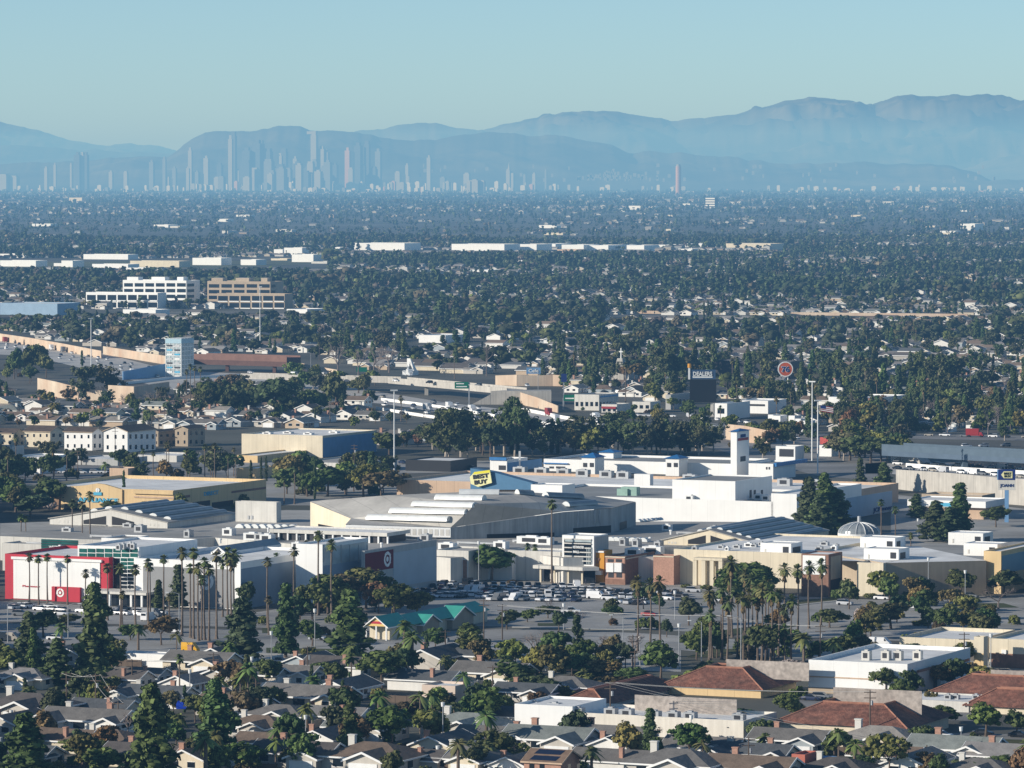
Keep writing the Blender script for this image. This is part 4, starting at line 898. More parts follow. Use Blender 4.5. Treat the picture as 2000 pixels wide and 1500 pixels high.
for i, (x0, x1, yt, yb) in enumerate([(1508, 1530, 812, 838), (1540, 1558, 812, 838), (1553, 1570, 818, 842), (1565, 1585, 822, 848), (1500, 1516, 810, 834)]):
    simple('white_shed', None, x1 - 6, yb, x0, x1, yt, 'white', 1, 'roofg', depth=9); auto(bpy.data.objects[[o for o in bpy.data.objects if o.name.startswith('white_shed')][-1].name], 'small white shed in a row', x0, yt)
# townhouses
def townhouse(lab, xl, xc, xr, yt, yb, m, ridge='e', dark=False):
    T = bt('townhouse', lab, 'house'); B = Block(T, xc, yb, xl, xr, yt, wall=m, par=0, roof=None); wb, rb, tb = MB(), MB(), MB()
    x0, x1, y0, y1 = B.o.x - B.w, B.o.x, B.o.y, B.o.y + B.d; bb = (wb, rb, tb); base = B.h
    g = MB(); gt = (MB(), rb, tb)
    gable(gt, 0, x0 - .05, x1 + .05, y0 - .05, y1 + .05, base, .36, ridge == 'e', .5); gt[0].build('gable_wall', [m], T); rb.build('roof', [mat('brown_shingles', (.115, .085, .065), .2, .6)], T); tb.build('fascia', ['tan'], T)
    n = max(2, int((xc - xl) / 12)); fl = (yb - yt) / 2
    for f in range(2):
        for i in range(n): d = (xc - xl) / n; B.s_rect(xl + d * (i + .35), yt + fl * f + fl * .3, xl + d * (i + .62), yt + fl * f + fl * .68, 'glass')
        n2 = max(2, int((xr - xc) / 11))
        for i in range(n2): d = (xr - xc) / n2; B.e_rect(xc + d * (i + .3), yt + fl * f + fl * .25, xc + d * (i + .68), yt + fl * f + fl * .68, 'glass')
    return B
townhouse('cream townhouse cut by the picture edge', -30, 27, 48, 846, 872, 'cream'); townhouse('cream townhouse with brown roof second in the row', 48, 98, 124, 843, 874, 'cream'); townhouse('white townhouse third in the row behind trees', 126, 180, 200, 844, 880, 'white')
townhouse('bright white townhouse with many windows in the middle of the row', 203, 249, 304, 843, 884, 'white', 'n'); townhouse('tan townhouse with shaded side right of the white one', 297, 309, 345, 843, 872, 'tan', 'n'); townhouse('tan townhouse last in the row', 342, 367, 400, 838, 872, 'tan', 'n')
# white and blue warehouse, yellow halls
B = simple('warehouse', 'large cream-fronted warehouse with a blue-shaded side wall', 630, 894, 472, 736, 851, 'cream', 0); o = B.e_rect(631, 850, 735, 893, 'blue', 'side_tone_sheet', .1)  # shade of the side wall is put into its blue colour
for px_, py_ in ((520, 848), (560, 847), (600, 849), (650, 846)): roofunit(B, px_, py_, 4, 3, .8, 'roof', 'roof_hood')
simple('warehouse', 'low yellow hall with grey side before the blue warehouse', 503, 904, 458, 660, 890, 'yellow', 0, depth=70); simple('workshop', 'low yellow workshop with parked roof load beside cypresses', 500, 935, 462, 545, 915, 'yellow', 0, depth=20)
simple('workshop', 'long flat taupe workshop before the blue warehouse', 690, 925, 576, 775, 905, 'ltgrey', 0, 'rooft', depth=40); simple('workshop', 'dark fronted carport workshop behind peach wall', 880, 922, 792, 930, 900, 'black', 0, 'roof', depth=25)
simple('depot', 'white flat depot by the picture edge below the townhouses', 78, 926, 20, 100, 893, 'white', 0, depth=25); simple('depot', 'long white roofed shed left of the palms', 230, 910, 140, 256, 897, 'grey', 0, 'roof', depth=25); simple('depot', 'pale roofed shed between palms below the townhouses', 345, 903, 270, 380, 890, 'ltgrey', 0, 'roof', depth=22); simple('depot', 'cream garage with two bays below the white townhouse', 250, 945, 214, 262, 915, 'peach', 0, 'roof', depth=10); simple('cabin', 'pale blue house at the picture edge below the townhouses', 24, 890, -20, 32, 872, 'ltgrey', 2, 'roofg', depth=10)
# yellow appliance shop
T = bt('appliance_shop', 'yellow shop with light blue APPLIANCE letters and a rounded gable', 'shop'); B = Block(T, 339, 1002, 48, 520, 958, wall='yellow', roof='roof', par=1.2)
b = MB(); pts = [B.sp(x, y) for x, y in ((121, 1002), (121, 951), (166, 948), (190, 944), (206, 946), (240, 956), (240, 1002))]; extr(b, [(p.x, p.y - .6, p.z) for p in pts], (0, 1.4, 0)); b.build('gable_front', ['yellow'], T)
B.s_rect(50, 955, 120, 963, 'yellow', 'cornice', .9); B.s_rect(262, 958, 340, 965, 'yellow', 'cornice', .9); B.s_rect(52, 965, 120, 967, 'brick', 'trim_band', .3); B.s_rect(262, 970, 340, 973, 'peach', 'trim_band', .3)
for x0, x1 in ((57, 84), (92, 120)): B.s_rect(x0, 975, x1, 1002, mat('brown_shutter', (.30, .19, .12), .1, 1), 'shutter_door', .15)
B.s_rect(128, 984, 168, 1002, 'glass', 'shop_window', .8); me = B.s_text('APPLIANCE', 154, 972, 233, 981, 'aqua', .03, .9)
B.ring(193, 957, 4.5, 'white2', 's', 'round_emblem', .0, .2).location = (0, -.8, 0); B.s_rect(185, 961, 201, 967, 'aqua', 'nameplate', 1.0)
B.e_text('DIRECT', 398, 959, 426, 967, 'aqua', .03); B.e_rect(342, 968, 371, 973, 'brick', 'trim_band', .1); B.e_rect(452, 955, 519, 959, 'brick', 'trim_band', .1); B.e_rect(376, 979, 410, 1002, 'black', 'loading_bay', .1); B.e_rect(414, 979, 455, 1002, 'black', 'loading_bay', .1)
# peach store with the price-tag sign
T = bt('big_store', 'long peach-walled store behind the mall with the tilted price-tag sign', 'store'); B = Block(T, 1640, 1000, 775, 1760, 962, wall='peach', roof='roof', par=1.0, keep=True, depth=60)
for x_ in (1013, 1055, 1098, 1136, 1182, 1215, 1345, 1395, 1530, 1590): roofunit(B, x_, 925 + (x_ - 1000) * .045, 5, 3, 2.6)
B.s_rect(1247, 925, 1278, 957, 'white', 'bay_tower', 4, -1)
c = B.sp(952, 934); x, y, z = c.x, c.y - 6, c.z
wdg = [B.sp(930, 913), B.sp(930, 955), B.sp(1051, 955), B.sp(1051, 942), B.sp(976, 921)]; b = MB(); extr(b, [(p.x, p.y - 5, p.z) for p in wdg], (0, 5, 0)); b.build('wedge_panel', [mat('slate_blue_panel', (.09, .20, .33), .06, .5)], T)
tg = MB(); ru = (B.sp(972, 934).x - B.sp(932, 934).x) / 40; rz_ = B.sp(952, 917).z - B.sp(952, 950).z; ruz = rz_ / 33
tp = [(932, 930), (941, 920), (971, 916), (975, 941), (948, 949), (934, 943)]; extr(tg, [(B.sp(a_, b_).x, y - .4, B.sp(a_, b_).z) for a_, b_ in tp], (0, .5, 0)); tg.build('price_tag', ['tagy'], T); yb_ = MB(); extr(yb_, [(B.sp(a_, b_).x, y - .46, B.sp(a_, b_).z) for a_, b_ in ((940.5, 920.6), (941, 920), (971, 916), (971.6, 921), (938, 924.5))], (0, .04, 0)); yb_.build('unglared_tag_top', [mat('tag_yellow', (.80, .72, .05), 0, 1)], T)  # pale tag paints sun glare; only the top strip keeps its yellow
for s_, yy in (('BEST', 928), ('BUY', 939)):
    q = B.sp(954, yy); text(s_, 31 * ru if s_ == 'BEST' else 26 * ru, 8.5 * ruz, 'black', T, (q.x, y - .55, q.z), bold=.05, tilt=.14, ext=.08)
# blue-roofed white hotel with clock tower
T = bt('hotel', 'long white building with blue pyramid roof caps and a clock tower', 'hotel'); B = Block(T, 1430, 930, 1062, 1480, 906, wall='white', roof='roofg', par=.9, depth=40)
def pyr(B, x0, x1, xe, yt, yb, ya, over=.8, wall='white'):
    k = Block(B.T, x1, yb, x0, xe, yt, z0=0, wall=wall, par=0, roof=None, keep=False, name='roof_pavilion'); X0, X1, Y0, Y1 = k.o.x - k.w - over, k.o.x + over, k.o.y - over, k.o.y + k.d + over; z = k.h + .02; t = height_for(k.P, ya)
    b = MB(); c = ((X0 + X1) / 2, (Y0 + Y1) / 2, t); P4 = [(X0, Y0, z), (X1, Y0, z), (X1, Y1, z), (X0, Y1, z)]
    for i in range(4): b.poly([P4[i], P4[(i + 1) % 4], c])
    b.poly(P4[::-1]); b.build('pyramid_cap', ['blueroof'], B.T); return k
for a_ in ((1136, 1162, 1180, 894, 928, 885), (1300, 1326, 1344, 896, 930, 889), (1170, 1198, 1214, 884, 915, 878)):
    k = pyr(B, *a_)
    if a_[0] != 1170:
        for x_ in (.12, .62): k.s_rect(a_[0] + (a_[1] - a_[0]) * x_, 904, a_[0] + (a_[1] - a_[0]) * (x_ + .28), 912, 'dark', 'window', .2)
B.s_rect(1073, 911, 1082, 915, 'dark'); B.s_rect(1086, 911, 1104, 915, 'dark'); B.s_rect(1062, 904, 1110, 906, 'blueroof', 'eave', .8)
k = pyr(B, 1427, 1439, 1463, 843, 932, 838); k.e_rect(1446, 848, 1456, 854, 'navy', 'clock_panel', .15); k.e_rect(1441, 855, 1461, 860, 'dkred', 'name_sign', .2); k.e_rect(1446, 891, 1456, 901, 'dark', 'window', .1)
B2 = Block(T, 1510, 938, 1462, 1574, 906, wall='white', roof='roofg', name='wing', par=.6, depth=24); B2.e_rect(1511, 900, 1572, 907, 'blueroof', 'eave', 1.2); B2.s_rect(1496, 912, 1499, 917, 'dark'); B2.s_rect(1501, 912, 1504, 917, 'dark')
T = bt('shop', 'small white and blue shop left of the blue-roofed hotel', 'shop'); B = Block(T, 990, 922, 957, 1060, 898, wall='white', roof='roofg', depth=20); B.e_rect(991, 900, 1058, 920, 'blue', 'side_tone_sheet', .1); B.s_rect(974, 909, 988, 918, 'dark'); B.s_rect(957, 893, 990, 899, 'blueroof', 'fascia', .6)
post_sign('pole_sign', 'slim white pole sign before the small blue shop', 1015, 925, 0, (1013, 881, 1017, 899), (1015,), 'white2')
# right: overpass, ramp, small pavilion shop, pole sign
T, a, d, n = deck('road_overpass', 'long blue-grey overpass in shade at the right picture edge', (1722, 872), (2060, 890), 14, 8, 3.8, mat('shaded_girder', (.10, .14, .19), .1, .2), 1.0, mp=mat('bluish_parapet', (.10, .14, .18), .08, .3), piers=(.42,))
sheet('freeway_ramp', [(1690, 905), (1745, 903), (2060, 905), (2060, 960), (1990, 968), (1740, 925), (1690, 925)], 'road', .05)
T = thing('bridge_abutment', 'pale sloping concrete abutment under the right overpass', 'abutment', (0, 0, 0)); P = [G(x_, y_, z_) for x_, y_, z_ in ((1740, 902, 0), (1810, 908, 0), (1820, 905, 0), (1795, 874, 6), (1770, 880, 5))]
MB().poly(P[:3] + P[3:]).build('slope', ['concrete'], T); MB().box(P[0].x, P[0].y - 1, 0, P[1].x, P[0].y - .4, 2.4).build('wall', ['white'], T); 
wallstrip('sound_wall', 'tan sound wall with wave pattern at the right edge under the overpass', 'sound wall', [(1878, 905), (1940, 911), (2060, 918)], 0, [5.5, 5.5, 5.5], 'mural')
wallstrip('retaining_wall', 'long white retaining wall of the motorway ramp', 'wall', [(1752, 955), (1850, 967), (1960, 984), (2060, 992)], 0, [7.5, 8.5, 9.5, 10], 'concrete', 1.0); wallstrip('concrete_barrier', 'white barrier between the ramp lanes at right', 'barrier', [(1770, 912), (1860, 919), (2060, 930)], 0, [1.6] * 3, 'white')
T = bt('pavilion_shop', 'low pavilion shop with white fascia and tan upper walls', 'shop'); B = Block(T, 1925, 1016, 1772, 1975, 980, wall='white', roof='roof', par=.4, lift=4.2, depth=22); B2 = Block(T, 1918, 1005, 1800, 1952, 968, wall='tan', par=.8, roof='roof', name='upper_wall', keep=False, depth=14, z0=0)
MB().box(B.o.x - B.w + 2, B.o.y + 2, 0, B.o.x - 1.5, B.o.y + B.d, 4.2).build('shopfront', ['peach'], T)
for i in range(4): x_ = B.o.x - B.w + 1 + i * 6; MB().box(x_, B.o.y + .3, 0, x_ + .9, B.o.y + 1.1, 4.2).build('column', ['tan'], T)
B.s_rect(1818, 982, 1858, 989, 'aqua', 'shop_sign', .12)
P = G(1964, 1020); T = thing('pole_sign', 'blue and yellow tag sign over a pale panel on a tall pole', 'sign', P, math.radians(-8)); a = at_y(1950, 917, P.y) - P; c = at_y(1983, 937, P.y) - P; e = at_y(1983, 957, P.y) - P
MB().box(a.x, -.8, c.z, c.x, .8, a.z).build('tag_board', ['navy'], T); MB().box(a.x - .4, -.8, c.z, a.x - .01, .8, a.z).build('board_edge', ['blue'], T); MB().box(a.x, -.7, e.z, c.x, .7, c.z - .05).build('lower_board', ['ltgrey'], T); x0, x1, z0, z1 = a.x + 1, c.x - 1, c.z + .6, a.z - .6
b = MB(); extr(b, [(x0 + .9, -.95, z0), (x1, -.95, z0), (x1, -.95, z1), (x0 + .9, -.95, z1), (x0, -.95, (z0 + z1) / 2)], (0, .1, 0)); b.build('price_tag', ['tagy'], T)
text('BEST', (x1 - x0) * .66, (z1 - z0) * .34, 'black', T, ((x0 + x1) / 2 + .3, -1.05, z0 + (z1 - z0) * .7), bold=.04); text('BUY', (x1 - x0) * .6, (z1 - z0) * .34, 'black', T, ((x0 + x1) / 2 + .3, -1.05, z0 + (z1 - z0) * .29), bold=.04)
text('JOANN', (c.x - a.x) * .8, 1.4, 'navy', T, ((a.x + c.x) / 2, -.8, (e.z + c.z) / 2 - .3), bold=.01); MB().box((a.x + c.x) / 2 - .7, -.6, 0, (a.x + c.x) / 2 + .7, .6, e.z).build('pole', ['blue'], T)
simple('signal_house', 'white cabin with red roof sign among dark trees left of the overpass', 1624, 892, 1600, 1640, 870, 'white', 0, 'roofg', depth=8).s_rect(1602, 854, 1634, 868, mat('coral_sign', (.55, .10, .08), .1, 1), 'roof_sign', .3); simple('store', 'pale block building with dark window bands right of the clock tower', 1553, 905, 1515, 1566, 872, 'white', 0, 'roofg', depth=10).s_rect(1522, 877, 1550, 892, 'dark', 'window_band')
# ================================================================ the mall
mark('the red-framed store front', 115, 1130); mark('the grey wall with a white ring', 370, 1140); mark('the green-roofed restaurant', 830, 1215); mark('the mall entrance tower', 1130, 1080); mark('the beige store portico', 1395, 1115); mark('the dark store corner tower', 1630, 1120)
mark('the domed rotunda', 1678, 1035); mark('the parked car rows', 960, 1160); mark('the great folded roof', 900, 1000); mark('the grey gabled hall', 210, 1015); mark('the cream gabled hall', 1385, 1050); mark('the big white store', 1400, 990); mark('the shaded store side wall', 1830, 1125); mark('the small pavilion shop', 1860, 990); mark('the empty car park', 1850, 1200)
def local(T, P):
    v = P - Vector((T.location.x, T.location.y, 0)); return Vector((v.dot(U), v.dot(N), P.z))
# --- the store with the red frame
T = bt('department_store', 'big store with red-framed white front, glass atrium and grey wall with white ring', 'store')
B = Block(T, 213, 1178, 10, 222, 1089, wall='red', roof='roof', par=.8, depth=34); P0 = B.P.copy()
B.s_rect(27, 1094, 196, 1172, 'white', 'front_panel', .25); B.s_rect(24, 1090, 200, 1095, 'white', 'cornice', .7)
B.s_rect(105, 1146, 160, 1177, 'red', 'sign_panel', 1.2); r_ = B.ring(122, 1157, 8.5, 'white', 's', 'ring_emblem'); r_.location = (0, -1.15, 0); B.s_text('Pharmacy', 45, 1143, 79, 1148, 'red', .02, .3)
at = Block(T, 272, 0, 152, 340, 1069, P=P0 + N * 2.3 + U * along(P0 + N * 2.3, U, 272), wall='white', roof='roof', name='atrium', par=.6, depth=34)
for r in range(2):
    for i in range(7): w_ = 116 / 7; at.s_rect(155 + w_ * i, 1071.5 + r * 9, 155 + w_ * (i + .88), 1079 + r * 9, 'teal', 'atrium_glass', .12)
for r in range(11):
    for i in range(2): at.s_rect(236 + i * 13.5, 1090 + r * 7.6, 248 + i * 13.5, 1096 + r * 7.6, 'teal' if r < 3 else 'glass', 'atrium_glass', .12)
at.s_rect(222, 1090, 234, 1150, 'glass', 'atrium_glass', .14)
PR = P0 - N * 2.0; rb_ = Block(T, 470, 0, 262, 640, 1098, P=PR + U * along(PR, U, 470), wall='white', roof='roof', name='wall', par=.8)
rb_.s_rect(280, 1109, 456, 1184, mat('mid_grey_panel', (.30, .30, .30), .06, .2), 'grey_panel', .2); r_ = rb_.ring(403, 1135, 17, 'white', 's', 'ring_emblem'); r_.location = (0, -.12, 0)
rb_.e_rect(471, 1098, 640, 1190, mat('shade_blue_side', (.27, .33, .40), .06, .2), 'side_tone_sheet', .06)  # east face sheet coloured as a white wall in shade
MB().box(at.o.x - 12, rb_.o.y - 6, 3.4, at.o.x + 8, rb_.o.y + 3, 4.1).build('canopy', ['ltgrey'], T)
for i in range(6): MB().box(at.o.x - 11 + i * 3.4, rb_.o.y - 5.6, 0, at.o.x - 10.4 + i * 3.4, rb_.o.y - 5.0, 3.4).build('canopy_post', ['white2'], T)
MB().box(at.o.x - 11, rb_.o.y - 3.2, 0, at.o.x + 7, rb_.o.y - 2.6, 3.3).build('entrance_glass', ['glass'], T)
zr = rb_.zr; g0 = rb_.loc(G(412, 1083, zr)); g1 = rb_.loc(G(448, 1083, zr)); k = MB(); wd = g1.x - g0.x
def gable_light(T, x0, x1, y0, y1, z, h, m='skyblue', mw='white', name='roof_lantern'):
    xm = (x0 + x1) / 2; b = MB(); b.poly([(x0, y0, z), (x1, y0, z), (x1, y0, z + .8), (xm, y0, z + h), (x0, y0, z + .8)], 0); b.poly([(x0, y1, z), (x1, y1, z), (x1, y1, z + .8), (xm, y1, z + h), (x0, y1, z + .8)], 0)
    b.poly([(x0, y0, z), (x0, y1, z), (x0, y1, z + .8), (x0, y0, z + .8)], 0).poly([(x1, y0, z), (x1, y1, z), (x1, y1, z + .8), (x1, y0, z + .8)], 0)
    b.poly([(x0, y0 - .3, z + .8), (xm, y0 - .3, z + h + .05), (xm, y1, z + h + .05), (x0, y1, z + .8)], 1).poly([(x1, y0 - .3, z + .8), (xm, y0 - .3, z + h + .05), (xm, y1, z + h + .05), (x1, y1, z + .8)], 1)
    b.poly([(xm - wd * .25, y0 - .05, z + .7), (xm + wd * .25, y0 - .05, z + .7), (xm, y0 - .05, z + h * .8)], 2)
    n_ = int((y1 - y0) / 2)
    for i in range(n_):
        y = y0 + (y1 - y0) * i / n_; extr(b, [(x1, y, z + .86), (xm, y, z + h + .11), (xm, y, z + h + .02), (x1, y, z + .78)], (0, .25, 0)) if False else None
    return b.build(name, [mw, m, 'dark'], T)
gable_light(T, g0.x, g1.x, g0.y, g0.y + 34, zr, 2.4)
for x_, y_ in ((350, 1078), (358, 1076), (372, 1074), (378, 1076)): roofunit(at, x_ - 120, y_ - 3, 1.4, 1.4, 1.6)
# --- east side of that store: glass pavilion, red wall with ring, pale walls, shade in their colours
pe = Block(T, 630, 1180, 578, 719, 1063, wall='white', roof='roof', name='pavilion', par=.5, h=16.8); pe.e_rect(631, 1064, 718, 1098, 'paleglass', 'glazing', .12)
for i in range(6): pe.e_rect(631 + i * 17, 1064, 632.2 + i * 17, 1098, 'steel', 'mullion', .25)
pe.e_rect(631, 1098, 718, 1180, mat('shade_blue_side', (.27, .33, .40), .06, .2), 'lower_shade_sheet', .1); pe.e_rect(680, 1111, 704, 1118, 'cream', 'sign_board', .5)  # lower sheet carries the wall's dark blue shade as colour
dr = Block(T, 712, 1174, 706, 853, 1076, wall='grey', roof='roof', name='wall', par=.6); dr.e_rect(768, 1073, 852, 1140, mat('shade_pale_side', (.45, .50, .54), .06, .2), 'side_tone_sheet', .1); dr.e_rect(713, 1077, 768, 1114, mat('shade_red_paint', (.16, .012, .02), .08, .3), 'red_panel', .1); dr.ring(756, 1092, 15, 'white', 'e', 'ring_emblem')  # side sheet and red panel have shade mixed into their colours
tw = MB(); q = [dr.ep(850, 1071), dr.ep(850, 1138)]
s4 = Block(T, 915, 1138, 850, 960, 1076, wall='ltgrey', roof='rooft', name='wall', par=.5); s4.s_rect(866, 1093, 912, 1137, 'brick', 'recess', .06)
# --- mall body: one great flat roof
T = bt('shopping_mall', 'sprawling pale grey mall with gabled skylight halls and flat taupe roofs', 'mall'); T.location = (G(700, 1090).x, G(700, 1090).y, 0); T.rotation_euler = (0, 0, -ANG); del T['unset']
MALL = T
def prism_px(T, name, pts, z0, z1, mw, mr, par=0):
    P = [local(T, G(x, y, z1)) for x, y in pts]; b = MB().prism([(p.x, p.y) for p in P], z0, z1, 0, 1); return b.build(name, [mw, mr], T)
ZR = 7.6
prism_px(T, 'wing', [(0, 1047), (153, 1053), (300, 1056), (420, 1050), (640, 1068), (880, 1090), (1000, 1078), (1100, 1090), (1190, 1088), (1300, 1088), (1290, 1068), (1560, 1062), (1560, 1020), (1250, 1018), (900, 1000), (560, 996), (330, 1012), (0, 1022)], 0, ZR, 'ltgrey', 'rooft')
FOOT.append([(p.x, p.y) for p in (G(0, 1120), G(1000, 1150), G(1560, 1120), G(1560, 1040), (G(0, 1040)))])
sg = Block(T, 154, 1120, 5, 158, 1050, wall='ltgrey', roof='rooft', name='wall', par=.4, h=8.4, depth=10); sg.s_rect(81, 1054, 153, 1073, 'teal', 'louvre_screen', .15)
for k in range(3): sg.s_rect(81, 1057 + k * 5, 153, 1058.2 + k * 5, 'dark', 'louvre', .3)
sg.s_text('WESTMINSTER', 97, 1066, 136, 1072, 'white2', .02, .4)
def hall(T, xl, xc, yb, yap, xap, yeave, depth, wall, nbar, sgn):
    """gabled hall on the mall roof: gable front facing south with two dark wedge windows, arched roof lights along the slopes"""
    P = G(xc, yb, ZR); o = local(T, P); w_ = along(P, -U, xl); h = height_for(P, yeave); za = on_plane(xap, yap, P, -N); a = local(T, za)
    x0, x1, y0, y1 = o.x - w_, o.x, o.y, o.y + depth; z = ZR; ze = z + h
    b = MB(); f = [(x0, y0, z), (x1, y0, z), (x1, y0, ze), (a.x, y0, a.z), (x0, y0, ze)]; b.poly(f); b.poly([(p[0], y1, p[2]) for p in f])
    b.poly([(x1, y0, z), (x1, y1, z), (x1, y1, ze), (x1, y0, ze)]).poly([(x0, y0, z), (x0, y1, z), (x0, y1, ze), (x0, y0, ze)]); b.build('gable_hall', [wall], T)
    rb = MB(); slab(rb, [(x1 + .4, y0 - .5, ze - .05), (x1 + .4, y1, ze - .05), (a.x, y1, a.z), (a.x, y0 - .5, a.z)], .3); slab(rb, [(x0 - .4, y0 - .5, ze - .05), (x0 - .4, y1, ze - .05), (a.x, y1, a.z), (a.x, y0 - .5, a.z)], .3); rb.build('hall_roof', ['rooft'], T)
    for s in (-1, 1):
        xe = x1 if s > 0 else x0; zz = lambda t: a.z + (ze - a.z) * t; X = lambda t: a.x + (xe - a.x) * t
        MB().poly([(X(.05), y0 - .08, z + .5), (X(.43), y0 - .08, z + .5), (X(.43), y0 - .08, z + 1.7), (X(.05), y0 - .08, z + 3.3)]).build('wedge_window', ['black'], T)
        MB().box(min(X(.04), X(.46)), y0 - .5, z + .25, max(X(.04), X(.46)), y0 - .02, z + .45).build('sill', [wall], T)
        for k in range(5): MB().box(X(.7 + k * .035) - .3, y0 - .06, z + h * .35, X(.7 + k * .035) + .3, y0 - .01, z + h * .75).build('vent_panel', ['ltgrey'], T) if k in (0, 2, 4) else None
        for i in range(nbar if s > 0 else 2):
            t = (i + .55) / (nbar + .1)
            MB().halfbarrel((X(t), y0 + 5, zz(t) + .2), (X(t), y1 - 3, zz(t) + .2), (x1 - x0) * .033, 0, 1, 7, (x1 - x0) * .022).build('roof_light', ['skyblue', 'skylight'], T)
hall(T, 97, 327, 1032, 995, 213, 1021, 46, 'ltgrey', 4, 1)
hall(T, 1292, 1478, 1070, 1035, 1383, 1062, 60, 'cream', 5, 1)
mb_ = Block(T, 540, 1021, 460, 549, 981, z0=ZR, wall='ltgrey', roof='roofg', name='plant_room', par=.3, keep=False); mb_.s_rect(484, 1007, 487, 1014, 'steel', 'vent', .2); mb_.s_rect(490, 1007, 494, 1014, 'steel', 'vent', .2)
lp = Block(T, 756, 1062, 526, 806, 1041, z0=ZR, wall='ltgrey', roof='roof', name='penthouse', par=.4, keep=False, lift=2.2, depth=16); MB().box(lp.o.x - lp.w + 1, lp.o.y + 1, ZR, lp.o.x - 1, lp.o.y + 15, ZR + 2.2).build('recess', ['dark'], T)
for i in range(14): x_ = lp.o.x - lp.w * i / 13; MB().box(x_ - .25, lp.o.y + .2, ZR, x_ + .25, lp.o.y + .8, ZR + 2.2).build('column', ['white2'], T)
wb_ = Block(T, 247, 1071, 198, 336, 1052, z0=ZR - 2, wall='white', roof='roofg', name='service_block', par=.4, keep=False, depth=14); wb_.e_rect(250, 1054, 266, 1066, 'black', 'opening', .1); wb_.e_rect(296, 1050, 335, 1066, 'peach', 'screen', .2)
def domes(x0, y0, x1, y1, n, r=1.5):
    for i in range(n):
        t = i / (n - 1); p = local(T, G(x0 + (x1 - x0) * t, y0 + (y1 - y0) * t, ZR)); b = MB()
        b.halfbarrel((p.x, p.y, ZR + .1), (p.x, p.y + 2.4, ZR + .1), r, 0, 0, 8, r * .9); b.build('roof_light', ['skylight'], T)
domes(467, 1032, 570, 1033, 8); domes(1192, 1057, 1256, 1059, 7, 1.4); domes(1245, 1020, 1285, 1017, 6, 1.0)
class _R:  # roof plane for units
    pass
rr = _R(); rr.zr = ZR; rr.T = T; rr.loc = lambda p: local(T, p)
for x_, y_, w_ in ((270, 1040, 3), (443, 1046, 3.4), (489, 1055, 5), (505, 1056, 3), (518, 1058, 4), (364, 1050, 2), (828, 1058, 3), (840, 1052, 4), (1035, 1062, 9), (1060, 1064, 5), (1215, 1066, 2), (1240, 1068, 2), (1283, 1072, 2), (1235, 1086, 5), (1272, 1082, 6), (870, 1075, 5), (975, 1072, 4)): roofunit(rr, x_, y_, w_, 3, 2.2, 'white2' if w_ > 3 else 'steel')
RR = random.Random(5)
for i in range(52):
    x_, y_ = RR.uniform(60, 1540), RR.uniform(1030, 1078); p = local(T, G(x_, y_, ZR))
    if i % 4 == 0: L = RR.uniform(6, 18); MB().box(p.x - L, p.y, ZR + .25, p.x, p.y + .7, ZR + .8).box(p.x - L, p.y, ZR, p.x - L + .7, p.y + .7, ZR + .25).build('roof_duct', ['steel'], T)
    elif i % 4 == 1: MB().tube((p.x, p.y, ZR), (p.x, p.y, ZR + 1.1), .35, .35, 8).tube((p.x, p.y, ZR + 1.1), (p.x, p.y, ZR + 1.5), .6, .45, 8).build('roof_vent', ['white2'], T)
    elif i % 4 == 2: w_, d_ = RR.uniform(4, 14), RR.uniform(3, 8); MB().poly([(p.x, p.y, ZR + .03), (p.x + w_, p.y, ZR + .03), (p.x + w_, p.y + d_, ZR + .03), (p.x, p.y + d_, ZR + .03)]).build('roof_patch', [RR.choice(('roof', 'roofg'))], T)
    else: roofunit(rr, x_, y_, RR.uniform(1.6, 3.4), 2, RR.uniform(1.1, 1.9), RR.choice(('steel', 'white2')))
# --- the great hall with folded roof
T = bt('arena_hall', 'huge hall with a folded taupe roof and rows of white arched skylights', 'hall'); T.location = (G(880, 1050).x, G(880, 1050).y, 0); T.rotation_euler = (0, 0, -ANG); del T['unset']
A3 = dict(A=(606, 980, 15.5), B=(686, 1013, 12.5), C=(675, 1025, 11.6), D=(880, 1031, 11.2), E=(1100, 1000, 15.2), E2=(1196, 993, 15.2), Fp=(1242, 981, 15.0), R1=(760, 968, 19), R2=(900, 962, 20.5), R3=(1010, 961, 20.5), R4=(1160, 970, 17.5), M=(930, 985, 18.6), M2=(1050, 982, 18.2))
V3 = {k: local(T, G(*v)) for k, v in A3.items()}
tris = [('A', 'B', 'R1'), ('B', 'C', 'D'), ('B', 'D', 'M'), ('B', 'M', 'R1'), ('R1', 'M', 'R2'), ('D', 'E', 'M'), ('R2', 'M', 'R3'), ('M', 'M2', 'R3'), ('M', 'E', 'M2'), ('E', 'E2', 'M2'), ('E2', 'Fp', 'M2'), ('M2', 'Fp', 'R4'), ('M2', 'R4', 'R3')]
b = MB()
for t in tris: b.poly([V3[k] + Vector((0, 0, .15)) for k in t])
b.build('roof', ['rooft'], T)
b = MB()
def wall_poly(b, k0, k1, m=0, zb=6.8): p, q = V3[k0], V3[k1]; b.poly([(p.x, p.y, zb), (q.x, q.y, zb), tuple(q), tuple(p)], m)
for k0, k1, m in (('D', 'E', 1), ('E', 'E2', 1), ('E2', 'Fp', 1), ('Fp', 'R4', 1)): wall_poly(b, k0, k1, m)
b2 = MB(); wall_poly(b2, 'A', 'B'); wall_poly(b2, 'B', 'C'); b2.build('wall', ['cream'], T)
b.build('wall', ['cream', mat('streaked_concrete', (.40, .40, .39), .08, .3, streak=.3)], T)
C_, D_ = V3['C'], V3['D']; dv = (D_ - C_); MB().poly([(C_.x, C_.y, 8.2), (D_.x, D_.y, 8.2), tuple(D_), tuple(C_)]).poly([(C_.x, C_.y, 8.2), (D_.x, D_.y, 8.2), (D_.x, D_.y + 2, 8.2), (C_.x, C_.y + 2, 8.2)]).build('fascia', ['white'], T)
